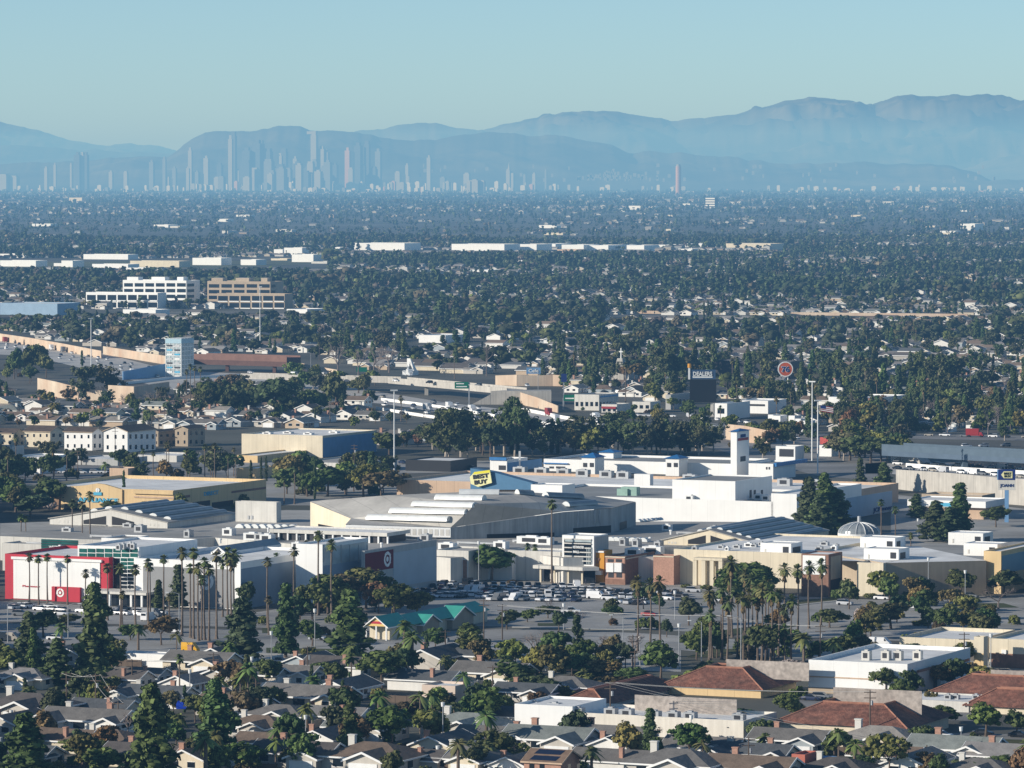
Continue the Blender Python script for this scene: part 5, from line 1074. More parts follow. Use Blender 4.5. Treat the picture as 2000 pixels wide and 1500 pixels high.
for i in range(19): t = (i + .15) / 19; t2 = (i + .8) / 19; p, q = C_ + dv * t, C_ + dv * t2; MB().poly([(p.x, p.y - .06, 8.8), (q.x, q.y - .06, 8.8), (q.x, q.y - .06, 10.7), (p.x, p.y - .06, 10.7)]).build('fascia_panel', ['ltgrey'], T)
def slot(k0, k1, t0, t1, z0, z1): p, q = V3[k0], V3[k1]; d = q - p; n = Vector((d.y, -d.x, 0)).normalized() * .1; a, c = p + d * t0 + n, p + d * t1 + n; MB().poly([(a.x, a.y, z0), (c.x, c.y, z0), (c.x, c.y, z1), (a.x, a.y, z1)]).build('window_slot', ['black'], T)
slot('A', 'B', .2, .95, 7.2, 8.9); slot('D', 'E', .32, .92, 7.3, 8.9); slot('E', 'E2', .2, .97, 7.6, 9.9); slot('E2', 'Fp', .3, .6, 7.6, 10)
for t in (.28, .62, .72): p, q = V3['E'], V3['E2']; c = p + (q - p) * t; MB().box(c.x - .5, c.y - .12, 11, c.x + .5, c.y + .2, 15.1).build('stain_strip', ['steel'], T)
def roof_hit(px, py):
    o = Vector((0, 0, CAMH)); d = ray(px, py); best = None
    for t in tris:
        a, b_, c = [G(*A3[k]) for k in t]; n = (b_ - a).cross(c - a); dn = d.dot(n)
        if abs(dn) < 1e-9: continue
        s = (a - o).dot(n) / dn; p = o + d * s
        if (b_ - a).cross(p - a).dot(n) >= -1e-3 and (c - b_).cross(p - b_).dot(n) >= -1e-3 and (a - c).cross(p - c).dot(n) >= -1e-3: best = local(T, p)
    return best
for x0, y0, x1, y1 in ((720, 1015, 878, 1019), (765, 1002, 912, 1005), (809, 989, 928, 992), (853, 976, 946, 978), (897, 966, 975, 966.5)):
    p, q = roof_hit(x0, y0), roof_hit(x1, y1)
    if p and q: MB().halfbarrel(p + Vector((0, 0, .2)), q + Vector((0, 0, .2)), 1.7, 0, 0, 8, 1.6).build('arched_skylight', ['skylight'], T)
for x0, y0, x1, y1 in ((1010, 966, 1040, 968), (1065, 971, 1135, 974), (1105, 990, 1160, 986)):
    p, q = roof_hit(x0, y0), roof_hit(x1, y1)
    if p and q: MB().halfbarrel(p + Vector((0, 0, .2)), q + Vector((0, 0, .2)), 1.5, 0, 1, 8, 1.5).build('arched_skylight', ['skyblue', 'skylight'], T)
B = Block(T, 1098, 966, 1037, 1119, 948, z0=17, wall='white', roof='roof', name='roof_plant_room', par=.3, keep=False, depth=10)
# --- big white store
T = bt('department_store', 'huge blank white store with a raised plant block behind the great folded roof', 'store'); B = Block(T, 1510, 1030, 1000, 1600, 980, wall='white', roof='roofg', par=.8, depth=62)
B1 = Block(T, 1556, 0, 1506, 1742, 965, P=B.P + U * along(B.P, U, 1556), wall='white', roof='roof', name='wing', par=.6, depth=62); B2 = Block(T, 1436, 980, 1313, 1508, 940, z0=B.zr, wall='white', roof='roofg', name='plant_room', par=.5, keep=False)
for x_ in (1464, 1472, 1486): B2.e_rect(x_, 957, x_ + 3.5, 972, 'dark', 'vent_slot', .15)
B1.e_rect(1652, 966, 1742, 1026, mat('shade_white_side', (.36, .46, .56), .05, .2), 'side_tone_sheet', .1); B1.e_text('JCPenney', 1704, 989, 1741, 1000, 'navy', .03, .3)  # sheet gives the white east wall its blue shade as colour
for x_, y_ in ((1345, 978), (1480, 976), (1495, 978)): roofunit(B, x_, y_, 3, 2.5, 1.8, 'white2')
b = MB(); p = B.loc(G(1228, 968, B.zr)); b.box(p.x - 3, p.y, B.zr, p.x + 3, p.y + 3, B.zr + 3); p = B.loc(G(1215, 968, B.zr)); b.box(p.x - 2, p.y, B.zr, p.x + 2, p.y + 3, B.zr + 2.4); b.build('rooftop_unit', [mat('mint_unit', (.30, .45, .38), .1, 1)], T)
# --- domed rotunda
P = G(1678, 1062); T = thing('rotunda', 'white drum with a ribbed glass dome and a small finial', 'rotunda', P); r = 42 / F * P.y; h = height_for(P, 1041); ht = height_for(P, 1020)
MB().tube((0, 0, 0), (0, 0, h), r, r, 32).build('drum', ['white'], T)
b = MB(); rings = [(r * .98 * math.cos(t * math.pi / 2 / 6), h + (ht - h) * math.sin(t * math.pi / 2 / 6)) for t in range(6)] + [(.3, ht)]
for j in range(6):
    for k in range(24):
        a0, a1 = 2 * math.pi * k / 24, 2 * math.pi * (k + 1) / 24; (ra, za), (rb2, zb) = rings[j], rings[j + 1]
        b.poly([(ra * math.cos(a0), ra * math.sin(a0), za), (ra * math.cos(a1), ra * math.sin(a1), za), (rb2 * math.cos(a1), rb2 * math.sin(a1), zb), (rb2 * math.cos(a0), rb2 * math.sin(a0), zb)])
b.build('dome', ['skyblue'], T); b = MB()
for k in range(14):
    a0 = 2 * math.pi * k / 14
    for j in range(6): (ra, za), (rb2, zb) = rings[j], rings[j + 1]; b.tube((ra * 1.01 * math.cos(a0), ra * 1.01 * math.sin(a0), za + .05), (rb2 * 1.01 * math.cos(a0), rb2 * 1.01 * math.sin(a0), zb + .05), .14, n=4)
b.build('dome_rib', ['white2'], T); MB().tube((0, 0, ht - .1), (0, 0, ht + 2), .7, .6, 10).build('finial', ['steel'], T)
# --- cream store on the right
T = bt('department_store', 'cream store with a column portico, dark corner tower and long shaded side wall', 'store')
B = Block(T, 1570, 1150, 1316, 1640, 1081, wall='cream', roof='roof', par=.6, depth=70); zr = B.zr
PT = B.P - N * 3
for i in range(4):
    x_ = [1367, 1384, 1400, 1417][i]; p = B.sp(x_, 1142); MB().box(p.x - .6, p.y - 4, 0, p.x + .6, p.y - 2.8, 7.6).build('portico_column', ['cream'], T)
p0, p1 = B.sp(1364, 1142), B.sp(1421, 1142); MB().box(p0.x, p0.y - 4.2, 7.6, p1.x, p0.y, 8.3).build('portico_roof', ['cream'], T); B.s_rect(1390, 1119, 1396, 1146, 'dark', 'doorway', .1); B.s_rect(1400, 1119, 1412, 1146, 'glass', 'doorway', .1)
tw = Block(T, 1618, 1166, 1565, 1645, 1083, wall='brick', roof='roof', name='corner_tower', par=.3); tw.s_rect(1568, 1085, 1612, 1122, 'white', 'front_panel', .15); tw.e_rect(1622, 1086, 1641, 1130, 'tan', 'side_panel', .15); tw.e_rect(1622, 1131, 1641, 1160, 'black', 'entrance', .1)
wl = Block(T, 1725, 1166, 1674, 1800, 1100, wall='cream', roof='roof', name='wall', par=.5, depth=20)
MB().poly([tuple(local(T, G(1612, 1095, 9.2))), tuple(local(T, G(1690, 1096, 9.2))), tuple(local(T, G(1760, 1085, 9.2))), tuple(local(T, G(1600, 1080, 9.2)))]).build('link_roof', ['roof'], T)
p, q = local(T, G(1725, 1165)), local(T, G(1926, 1160)); h_ = wl.h; n_ = Vector((-(q - p).y, (q - p).x, 0)).normalized()
MB().prism([(p.x + .2, p.y + .3), (q.x, q.y), (q.x + n_.x * 55, q.y + n_.y * 55), (p.x + n_.x * 60 - 10, p.y + n_.y * 60)], 0, h_ - .05, 0, 1).build('side_wing', ['tan', 'roof'], T); FOOT.append([(G(1725, 1165).x, G(1725, 1165).y), (G(1940, 1160).x, G(1940, 1160).y), (G(1990, 1090).x, G(1990, 1090).y), (G(1650, 1090).x, G(1650, 1090).y)])
e2 = Block(T, 1955, 1160, 1921, 2060, 1077, wall='yellow', roof='roof', name='wing', par=.5); e2.e_rect(1957, 1075, 2058, 1110, mat('shade_aqua_side', (.25, .36, .42), .05, .2), 'side_tone_sheet', .1)  # east face of the wing coloured blue-grey to paint its shade
for (xc, yb, xl, xr, yt, hh) in ((1545, 1086, 1485, 1566, 1062, 0), (1748, 1075, 1680, 1761, 1051, 0), (1755, 1098, 1687, 1771, 1073, 0), (1920, 1066, 1852, 1936, 1042, 0), (1948, 1087, 1882, 1964, 1063, 0)):
    k = Block(T, xc, yb, xl, xr, yt, z0=9.0, wall='white', roof='roof', name='plant_room', par=.2, keep=False, depth=9); k.s_rect(xc - 16, yt + 6, xc - 5, yt + 18, 'dark', 'louvre', .1); k.e_rect(xc + 3, yt + 6, xr - 3, yt + 18, 'black', 'opening', .1) if xr - xc < 25 else None
    k.s_rect(xl + 8, yt + 10, xl + 11, yt + 18, 'ltgrey', 'access_door', .1)
for i in range(16): roofunit(B, RR.uniform(1350, 1640), RR.uniform(1064, 1077), RR.uniform(1.2, 2.6), 1.6, RR.uniform(.8, 1.4), RR.choice(('steel', 'white2')))
# --- entrance: louvred glass tower, orange panel, brick pub
T = bt('entrance_tower', 'louvred glass entrance tower of the mall with white letters', 'entrance'); B = Block(T, 1160, 1140, 1098, 1188, 1047, wall='white', roof='roof', par=.4, depth=10); B.e_rect(1161, 1047, 1188, 1120, 'grey', 'side_tone_sheet', .1); B.s_rect(1102, 1053, 1155, 1102, 'glass', 'glazing', .1)
for k in range(6): B.s_rect(1102, 1052 + k * 8.4, 1155, 1054.2 + k * 8.4, 'ltgrey', 'louvre', .35)
for i in range(4): B.s_rect(1146 + i * 3, 1069, 1147.2 + i * 3, 1102, 'paleglass', 'mullion', .2)
B.s_rect(1104, 1054.6, 1155, 1058.5, 'paleglass', 'light_band', .2); B.s_text('WESTMINSTER', 1118, 1066, 1142, 1071, 'white2', .03, .5); B.s_text('MALL', 1121, 1075, 1133, 1080, 'white2', .03, .5)
MB().prism([(B.o.x - 18, B.o.y - 4), (B.o.x - 1, B.o.y - 6), (B.o.x + 3, B.o.y - 3), (B.o.x, B.o.y), (B.o.x - 18, B.o.y)], 4.2, 5.2).build('canopy', ['ltgrey'], T); MB().box(B.o.x - 16, B.o.y - .4, .05, B.o.x + .5, B.o.y - .2, 4.1).build('entrance_glass', ['glass'], T)
for i in range(4): MB().box(B.o.x - 16 + i * 4.5, B.o.y - 3.6, 0, B.o.x - 15.5 + i * 4.5, B.o.y - 3.1, 4.2).build('column', ['cream'], T)
o2 = Block(T, 1180, 1140, 1157, 1190, 1076, wall='orange', roof='roof', name='orange_panel', par=.2, depth=6, keep=False); o2.s_rect(1157, 1076, 1180, 1079, 'white', 'coping', .3); o2.s_text('7', 1165, 1090, 1172, 1101, 'brick', .05, .2); o2.s_rect(1159, 1114, 1178, 1122, 'white2', 'awning', 1.4)
T = bt('restaurant', 'brown brick restaurant with two white awnings beside the orange panel', 'restaurant'); B = Block(T, 1221, 1143, 1182, 1296, 1087, wall='brick', roof='rooft', par=.5, depth=None)
B.s_rect(1182, 1087, 1221, 1089, 'cream', 'coping', .2); B.e_rect(1222, 1087, 1262, 1089, 'cream', 'coping', .2); B.s_rect(1183, 1090, 1220, 1131, 'brickc', 'front_panel', .06)  # front panel is a lighter copy of the brick, coloured as sunlit
for x_ in (1187, 1203): B.s_rect(x_, 1092, x_ + 12, 1098, 'dark', 'window', .12); B.s_rect(x_ - 1, 1099, x_ + 13, 1117, 'white2', 'awning', .9); B.s_rect(x_ + 1, 1118, x_ + 12, 1128, 'dark', 'window', .12)
B3 = Block(T, 1316, 1143, 1276, 1322, 1086, wall='brickc', roof='rooft', name='side_wall', par=.4, depth=6); B3.s_rect(1276, 1086, 1316, 1088, 'cream', 'coping', .2)
T = bt('shop', 'plain pale mall wall with a slanted shadow left of the entrance tower', 'shop'); B = Block(T, 1094, 1136, 992, 1104, 1078, wall='ltgrey', roof='roof', par=.5, depth=12)
k = Block(T, 1000, 1134, 950, 1020, 1084, wall='white', roof='roof', name='wing', par=.4, depth=14)
# --- roads, car parks, lawns
sheet('car_park', [(440, 895), (1000, 900), (1000, 920), (770, 925), (780, 990), (450, 985)], 'asphalt', .05); sheet('car_park', [(-60, 890), (430, 895), (450, 950), (-60, 948)], 'asphalt2', .05); sheet('street', [(-60, 948), (460, 952), (460, 962), (-60, 957)], 'asphalt', .07); sheet('car_park', [(1330, 820), (1640, 850), (1730, 880), (1730, 940), (1600, 930), (1480, 900), (1330, 860)], 'asphalt2', .05); sheet('car_park', [(1740, 965), (2060, 1000), (2060, 1120), (1640, 1060), (1740, 1040)], 'asphalt', .05); sheet('street', [(1730, 846), (2060, 852), (2060, 862), (1730, 856)], 'asphalt2', .05)
def gpp(name, pts, m, z): return sheet(name, pts, m, z)
gpp('car_park', [(-60, 1172), (500, 1196), (720, 1160), (860, 1138), (1300, 1143), (1560, 1165), (1720, 1172), (2060, 1158), (2060, 1262), (1560, 1245), (1240, 1228), (900, 1222), (720, 1232), (480, 1225), (-60, 1212)], 'asphalt', .04)
gpp('boulevard', [(-60, 1224), (460, 1238), (760, 1258), (1000, 1246), (1240, 1262), (1640, 1296), (2060, 1330), (2060, 1290), (1640, 1262), (1240, 1236), (980, 1228), (720, 1240), (480, 1230), (-60, 1216)], 'asphalt', .06)
gpp('boulevard', [(-60, 1262), (500, 1290), (1000, 1302), (1330, 1312), (1330, 1256), (1000, 1244), (500, 1234), (-60, 1220)], 'asphalt', .03); gpp('pavement', [(940, 1140), (1320, 1145), (1560, 1168), (1560, 1163), (1330, 1139), (940, 1134)], 'walk', .09)
gpp('street', [(1420, 1450), (1620, 1440), (1800, 1450), (2060, 1463), (2060, 1436), (1800, 1430), (1600, 1425)], 'asphalt2', .05); gpp('street', [(590, 1472), (760, 1478), (900, 1475), (900, 1464), (760, 1466), (590, 1462)], 'asphalt', .05); gpp('street', [(-60, 1398), (60, 1402), (260, 1440), (260, 1432), (60, 1385), (-60, 1375)], 'asphalt2', .05); gpp('street', [(1880, 1352), (2060, 1362), (2060, 1336), (1900, 1330)], 'asphalt', .05)
gpp('car_park', [(1600, 1400), (1900, 1408), (1900, 1372), (1640, 1352), (1560, 1368)], 'asphalt2', .04)
for i, pts in enumerate([[(520, 1275), (640, 1279), (700, 1274), (700, 1268), (520, 1265)], [(512, 1236), (540, 1236), (540, 1226), (512, 1226)], [(630, 1252), (720, 1252), (720, 1240), (640, 1238)], [(1340, 1283), (1400, 1283), (1460, 1272), (1460, 1266), (1390, 1268)], [(1365, 1250), (1560, 1222), (1480, 1222), (1340, 1240)], [(1560, 1182), (1655, 1172), (1640, 1166), (1560, 1172)], [(1050, 1222), (1100, 1222), (1090, 1217), (1050, 1217)], [(1885, 1188), (1990, 1186), (1960, 1178), (1900, 1178)], [(596, 1462), (640, 1462), (640, 1455), (596, 1455)], [(700, 1470), (775, 1470), (765, 1462), (700, 1462)], [(1900, 1328), (1990, 1330), (1990, 1322), (1900, 1322)], [(1860, 1448), (2000, 1452), (2000, 1445), (1860, 1440)]]):
    gpp('lawn', pts, 'lawn', .12)
for pts in ([(1340, 1241), (1480, 1223), (1560, 1222), (1560, 1220), (1470, 1221), (1338, 1238)], [(1000, 1226), (1240, 1231), (1240, 1229), (1000, 1224)], [(500, 1278), (700, 1283), (700, 1281), (500, 1276)], [(1560, 1183), (1656, 1173), (1656, 1171), (1560, 1181)], [(1560, 1330), (1900, 1340), (1900, 1338), (1560, 1328)]):
    P = [G(x, y) for x, y in pts]; MB().prism([(p.x, p.y) for p in P], 0, .16).build('kerb', [W['kerb']], None, 'structure')
b = MB()
for r in range(5):
    y = 1152 + r * 9.5
    for i in range(44):
        p = G(900 + i * 11 - r * 8, y, .07); b.poly([tuple(p), tuple(p + U * .14), tuple(p + U * .14 + N * 5.2), tuple(p + N * 5.2)])
for r in range(5):
    for i in range(30): p = G(1700 + i * 11, 1180 + r * 13, .07); b.poly([tuple(p), tuple(p + U * .14), tuple(p + U * .14 + N * 5.2), tuple(p + N * 5.2)])
for i in range(40):
    t = i / 39; p = G(-20 + 1240 * t, 1226 + 18 * t if t < .6 else 1237 + 9 * (t - .6) / .4, .1); b.poly([tuple(p), tuple(p + U * 3), tuple(p + U * 3 + N * .2), tuple(p + N * .2)])
b.build('road_markings', ['paint'], None, 'structure')
# ================================================================ foreground: shops, houses, plants, cars, poles
mark('the long red-tiled building', 1640, 1410); mark('the red-tiled shop roof', 1400, 1330); mark('the white store with an arch', 1730, 1310); mark('the pink flat house', 870, 1355); mark('the white flat-roofed shops', 1230, 1420); mark('the orange house with solar panels', 1080, 1490); mark('the top-right cream strip shops', 1870, 1260)
mark('the white gable garage house', 850, 1440); mark('the big tree above the pink house', 745, 1320); mark('the long grey-roofed house', 585, 1360); mark('the white-sided house with a car', 155, 1425); mark('the blue tarpaulin', 362, 1390); mark('the yellow van roof', 370, 1256); mark('the cypress by the crossing', 1127, 1240); mark('the grass verge with power poles', 600, 1272); mark('the palm cluster in the car park', 1470, 1170)
# green-roofed restaurant
T = bt('restaurant', 'restaurant with green metal roofs, a yellow gable porch and white posts', 'restaurant'); B = Block(T, 765, 1250, 722, 985, 1222, wall='cream', roof='ltgrey', par=0, depth=58); o = B.o
wb, rb, tb = MB(), MB(), MB(); h = B.h
gable((wb, rb, tb), 0, o.x - 6.2, o.x + .2, o.y - 3, o.y + 9, h, .75, False, .5); wb2 = MB(); wb2.box(o.x - 6.3, o.y - 3.1, h - .4, o.x + .3, o.y - 2.9, h + .3)
MB().poly([(o.x - 6.2, o.y - 3.05, h), (o.x + .2, o.y - 3.05, h), (o.x - 3, o.y - 3.05, h + 2.4)]).build('yellow_gable', [mat('bright_yellow', (.80, .55, .20), .04, .4)], T); rb.build('porch_roof', ['greenroof'], T); tb.build('fascia', ['trim'], T)
text('CLAIM', 2.6, .55, 'red', T, (o.x - 3, o.y - 3.15, h + .95), bold=.03) if False else MB().box(o.x - 4.6, o.y - 3.15, h + .65, o.x - 1.4, o.y - 3.06, h + 1.25).build('name_sign', ['red'], T)
for i in range(3): MB().box(o.x - 6.1 + i * 2.9, o.y - 3.0, 0, o.x - 5.75 + i * 2.9, o.y - 2.6, h).build('porch_post', ['trim'], T)
for (a, c, zz) in ((15, 25, .5), (33, 46, .2)):
    w2, r2, t2 = MB(), MB(), MB(); gable((w2, r2, t2), 0, o.x - 3, o.x + 1.6, o.y + a, o.y + c, h - .9, .42, True, .6); w2.build('side_gable', ['tan'], T); r2.build('side_roof', ['greenroof'], T); t2.build('fascia', ['trim'], T)
rs = MB(); slab(rs, [(o.x + 1.2, o.y + 8, h - .6), (o.x + 1.2, o.y + 57, h - .6), (o.x - 3.2, o.y + 57, h + 1.6), (o.x - 3.2, o.y + 8, h + 1.6)], .2); rs.build('long_roof', ['greenroof'], T)
# red-tiled buildings
def tiled(name, lab, xl, xc, xr, yb, ye, wall='cream', cat='shop', deck=True, d=None, pitch=.42, fence=None):
    T = bt(name, lab, cat); B = Block(T, xc, yb, xl, xr, ye, wall=wall, roof=None, par=0, depth=d); b = MB(); o = B.o
    x0, x1, y0, y1, z = o.x - B.w - .9, o.x + .9, o.y - .9, o.y + B.d + .9, B.h - .3; r_ = min(min(x1 - x0, y1 - y0) * .44, 8.5); zt = z + r_ * pitch * 1.3
    C0 = [(x0, y0, z), (x1, y0, z), (x1, y1, z), (x0, y1, z)]; C1 = [(x0 + r_, y0 + r_, zt), (x1 - r_, y0 + r_, zt), (x1 - r_, y1 - r_, zt), (x0 + r_, y1 - r_, zt)]
    for k in range(4): j = (k + 1) % 4; b.poly([C0[k], C0[j], C1[j], C1[k]])
    b.poly(C0[::-1]); b.poly([(p[0], p[1], p[2] - .7) for p in C1]); b.build('tiled_roof', ['tile'], T); rc_ = MB()
    for k in range(4): rc_.tube(C1[k], C1[(k + 1) % 4], .32, n=6).tube(C0[k], C1[k], .22, n=6)
    rc_.build('ridge_cap', [mat('ridge_tiles', (.36, .17, .11), .2, 1)], T); B.s_rect(xl, yb - 2.5, xc, yb, 'brick', 'plinth', .1)
    if fence:
        x0, x1, y, z0, z1 = o.x - B.w * fence[0], o.x - B.w * fence[1], o.y + B.d * .5 + .6, B.h + 1.0, B.h + fence[2]
        MB().box(x0, y, z0, x1, y + .15, z1).build('roof_screen', [mat('grey_planks', (.38, .33, .29), .25, 1.1)], T)
    return B
B = tiled('shopping_row', 'long low building with red-tiled hip roof and cream walls at lower right', 1519, 1768, 1897, 1447, 1420, 'cream', pitch=.36, fence=(.75, .05, 6.2), d=27)
B.e_text('Bright House', 1848, 1424, 1885, 1430, 'navy', .01, .15) if False else None
for i in range(5): B.e_rect(1790 + i * 20, 1430, 1803 + i * 20, 1441, 'glass', 'window', .1)
B = tiled('shopping_row', 'red-tiled hip-roofed shop standing behind the white flat roofs', 1296, 1486, 1592, 1364, 1345, 'yellow', pitch=.36, fence=(.55, -.3, 5.2), d=22); B.e_rect(1512, 1352, 1565, 1358, 'glass', 'window', .1)
B = tiled('shopping_row', 'red-tiled shop wing at the right picture edge above the dark cars', 1815, 2040, 2060, 1382, 1362, 'tan', pitch=.36, d=20, fence=(.6, .0, 4.6)); B = tiled('shopping_row', 'small red-tiled roof at the right edge below the pale flat roof', 1890, 2060, 2080, 1400, 1383, 'cream', pitch=.45, d=12); 
B = tiled('shopping_row', 'red-tiled pavilion roof with a long dark slope left of the tiled shop', 1098, 1180, 1420, 1386, 1374, 'grey', pitch=.4, d=42); B.e_rect(1300, 1368, 1416, 1378, 'black', 'arcade', .1)
T = bt('shop', 'pale flat-roofed shop between the tiled roofs at right', 'shop'); B = Block(T, 1892, 1392, 1750, 1920, 1371, wall='ltgrey', roof='roof', par=.3, depth=16)
for x_ in (1850, 1865, 1905): roofunit(B, x_, 1366, 1.6, 1.4, 1)
T = bt('shop', 'long white flat-roofed shop row with roof units and plank screen', 'shop'); B = Block(T, 1452, 1448, 1010, 1475, 1408, wall=mat('ivory_stucco', (.80, .74, .64), .06, .2, streak=.12), roof='roof', par=.6, depth=19)
for x_, y_ in ((1038, 1385), (1080, 1388), (1125, 1397), (1190, 1398), (1222, 1400), (1275, 1404), (1312, 1405), (1345, 1406), (1440, 1409)): roofunit(B, x_, y_, 2.6, 2, 1.6)
q = B.loc(G(1250, 1392, B.zr)); MB().box(q.x - 3, q.y + 4, B.zr, q.x + 21, q.y + 4.2, B.zr + 3.4).build('roof_screen', [MATS['grey_planks']], T)
k = Block(T, 1118, 1432, 1005, 1180, 1380, wall='white', roof='roof', name='wing', par=.5, depth=18)
for i in range(5): B.s_rect(1240 + i * 45, 1420, 1243 + i * 45, 1421.5, 'dark', 'wall_lamp', .15)
# white store with arch
T = bt('store', 'two-tone white store with an arched entrance and shaded blue-grey side', 'store'); B = Block(T, 1772, 1362, 1579, 1895, 1297, wall='white', roof='roof', par=.9, depth=None)
B.s_rect(1579, 1324, 1772, 1326.5, 'peach', 'trim_band', .12); B.s_rect(1579, 1346, 1772, 1362, 'tan', 'plinth', .06); B.e_rect(1773, 1312, 1894, 1315, 'navy', 'trim_band', .12)
ar = MB(); a_ = B.ep(1786, 1335); c_ = B.ep(1831, 1335); t_ = B.ep(1808, 1307); ar.box(B.o.x, a_.y, 0, B.o.x + .8, c_.y, t_.z); ar.build('entrance_bay', ['ltgrey'], T); MB().box(B.o.x + .7, a_.y - .4, t_.z, B.o.x + 1.2, c_.y + .4, t_.z + .5).build('cornice', ['brick'], T)
m_ = B.ep(1820, 1345); MB().box(B.o.x + .75, m_.y - 1.1, 0, B.o.x + .9, m_.y + 1.1, 3.2).tube((B.o.x + .76, m_.y, 3.2), (B.o.x + .9, m_.y, 3.2), 1.1, n=20).build('arch_doorway', ['dark'], T)
for i in range(4): B.e_rect(1835 + i * 15, 1318, 1845 + i * 15, 1334, 'white2', 'panel', .12); B.e_rect(1836 + i * 15, 1336, 1847 + i * 15, 1346, 'glass', 'shop_window', .1)
B.e_rect(1860, 1290, 1893, 1295, 'glass', 'window_band', .1)
for x_ in (1690, 1728, 1752, 1790): roofunit(B, x_, 1290, 2, 1.8, 2.2, 'ltgrey')
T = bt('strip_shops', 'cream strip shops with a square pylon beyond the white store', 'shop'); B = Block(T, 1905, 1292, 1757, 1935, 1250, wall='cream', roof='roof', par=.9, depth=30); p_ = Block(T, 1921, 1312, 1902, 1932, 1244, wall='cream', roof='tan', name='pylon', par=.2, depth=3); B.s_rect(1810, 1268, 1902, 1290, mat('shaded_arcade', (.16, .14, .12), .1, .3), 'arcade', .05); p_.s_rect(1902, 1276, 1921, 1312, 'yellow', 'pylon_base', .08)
k = Block(T, 2060, 1310, 1932, 2080, 1252, wall='cream', roof='roof', name='wing', par=.7, depth=30); k.s_rect(1936, 1278, 2060, 1306, 'brick', 'shopfront', .05); k.s_rect(1957, 1269, 1966, 1277, 'white2', 'sign_box', .4)
# pink flat house, orange house, small blocks
B = simple('house', 'pink flat-roofed two-storey house on its own above dark hedges', 889, 1378, 824, 923, 1340, mat('pale_pink_stucco', (.68, .55, .45), .05, .2, streak=.05), 0, 'roof'); B.s_rect(881, 1352, 884, 1359, 'dark'); B.e_rect(913, 1349, 917, 1360, 'dark')
T = bt('house', 'orange two-storey house with dark solar panels on its roof', 'house'); B = Block(T, 1095, 1530, 1024, 1142, 1490, wall='brickc', par=0, roof=None, depth=9); o = B.o; wb, rb, tb = MB(), MB(), MB(); gable((wb, rb, tb), 0, o.x - B.w - .05, o.x + .05, o.y - .05, o.y + B.d + .05, B.h, .42, True, .5)
wb.build('gable_wall', ['brickc'], T); rb.build('roof', [mat('tan_shingles', (.24, .16, .11), .15, .8)], T); tb.build('fascia', ['peach'], T)
for k in range(2): s0 = .12 + k * .46; f = lambda t: (o.y - .5 + (B.d / 2 + .5) * t, B.h - .21 + (B.d / 2 + .5) * .42 * t + .27); (ya, za), (yb_, zb_) = f(s0), f(s0 + .34); MB().poly([(o.x - B.w + 1, ya, za), (o.x - 1.2, ya, za), (o.x - .8, yb_, zb_), (o.x - B.w + 1.4, yb_, zb_)]).build('solar_panel', ['solar'], T)
for x_ in (1034, 1054): B.s_rect(x_, 1492, x_ + 10, 1501, 'glass'); 
B.e_rect(1108, 1492, 1114, 1502, 'glass'); B.e_rect(1126, 1491, 1132, 1500, 'glass')
B = simple('garden_shed', 'tan flat-topped shed low in front of the hip roof at left', 139, 1402, 89, 146, 1380, 'tan', 0, 'ltgrey', depth=5); B = simple('garage', 'plain tan garage with pale sloped roof beside the small palm', 400, 1378, 352, 418, 1358, 'tan', 2, 'ltgrey', depth=6); simple('garage', 'coral-painted garage box at the bottom below the dark pine', 1572, 1520, 1546, 1614, 1474, mat('coral_wall', (.50, .16, .11), .06, .4), 1, 'roofg', depth=7); simple('carport', 'long white carport roof right of the tall dark pine', 330, 1305, 234, 350, 1279, 'white', 0, 'roof', depth=6, par=.2)
P = G(362, 1398); T = MB().poly([(-2, -.8, 2.6), (2, -.8, 2.6), (1.8, 1.6, 3.1), (-1.8, 1.6, 3.2)]).poly([(-2, -.8, 2.6), (-2, -.8, 1.6), (2, -.8, 1.6), (2, -.8, 2.6)]).build('tarpaulin', ['tarp'], None, None, P); T['label'] = 'bright blue tarpaulin stretched over a garden between roofs'; T['category'] = 'tarpaulin'
P = G(1655, 1513); T = MB().tube((0, 0, 0), (0, 0, 3.6), 1.9, 1.9, 18).build('water_tank', ['blue'], None, None, P + Vector((-4, 0, 0))); T['label'] = 'blue round tank beside the coral garage'; T['category'] = 'tank'
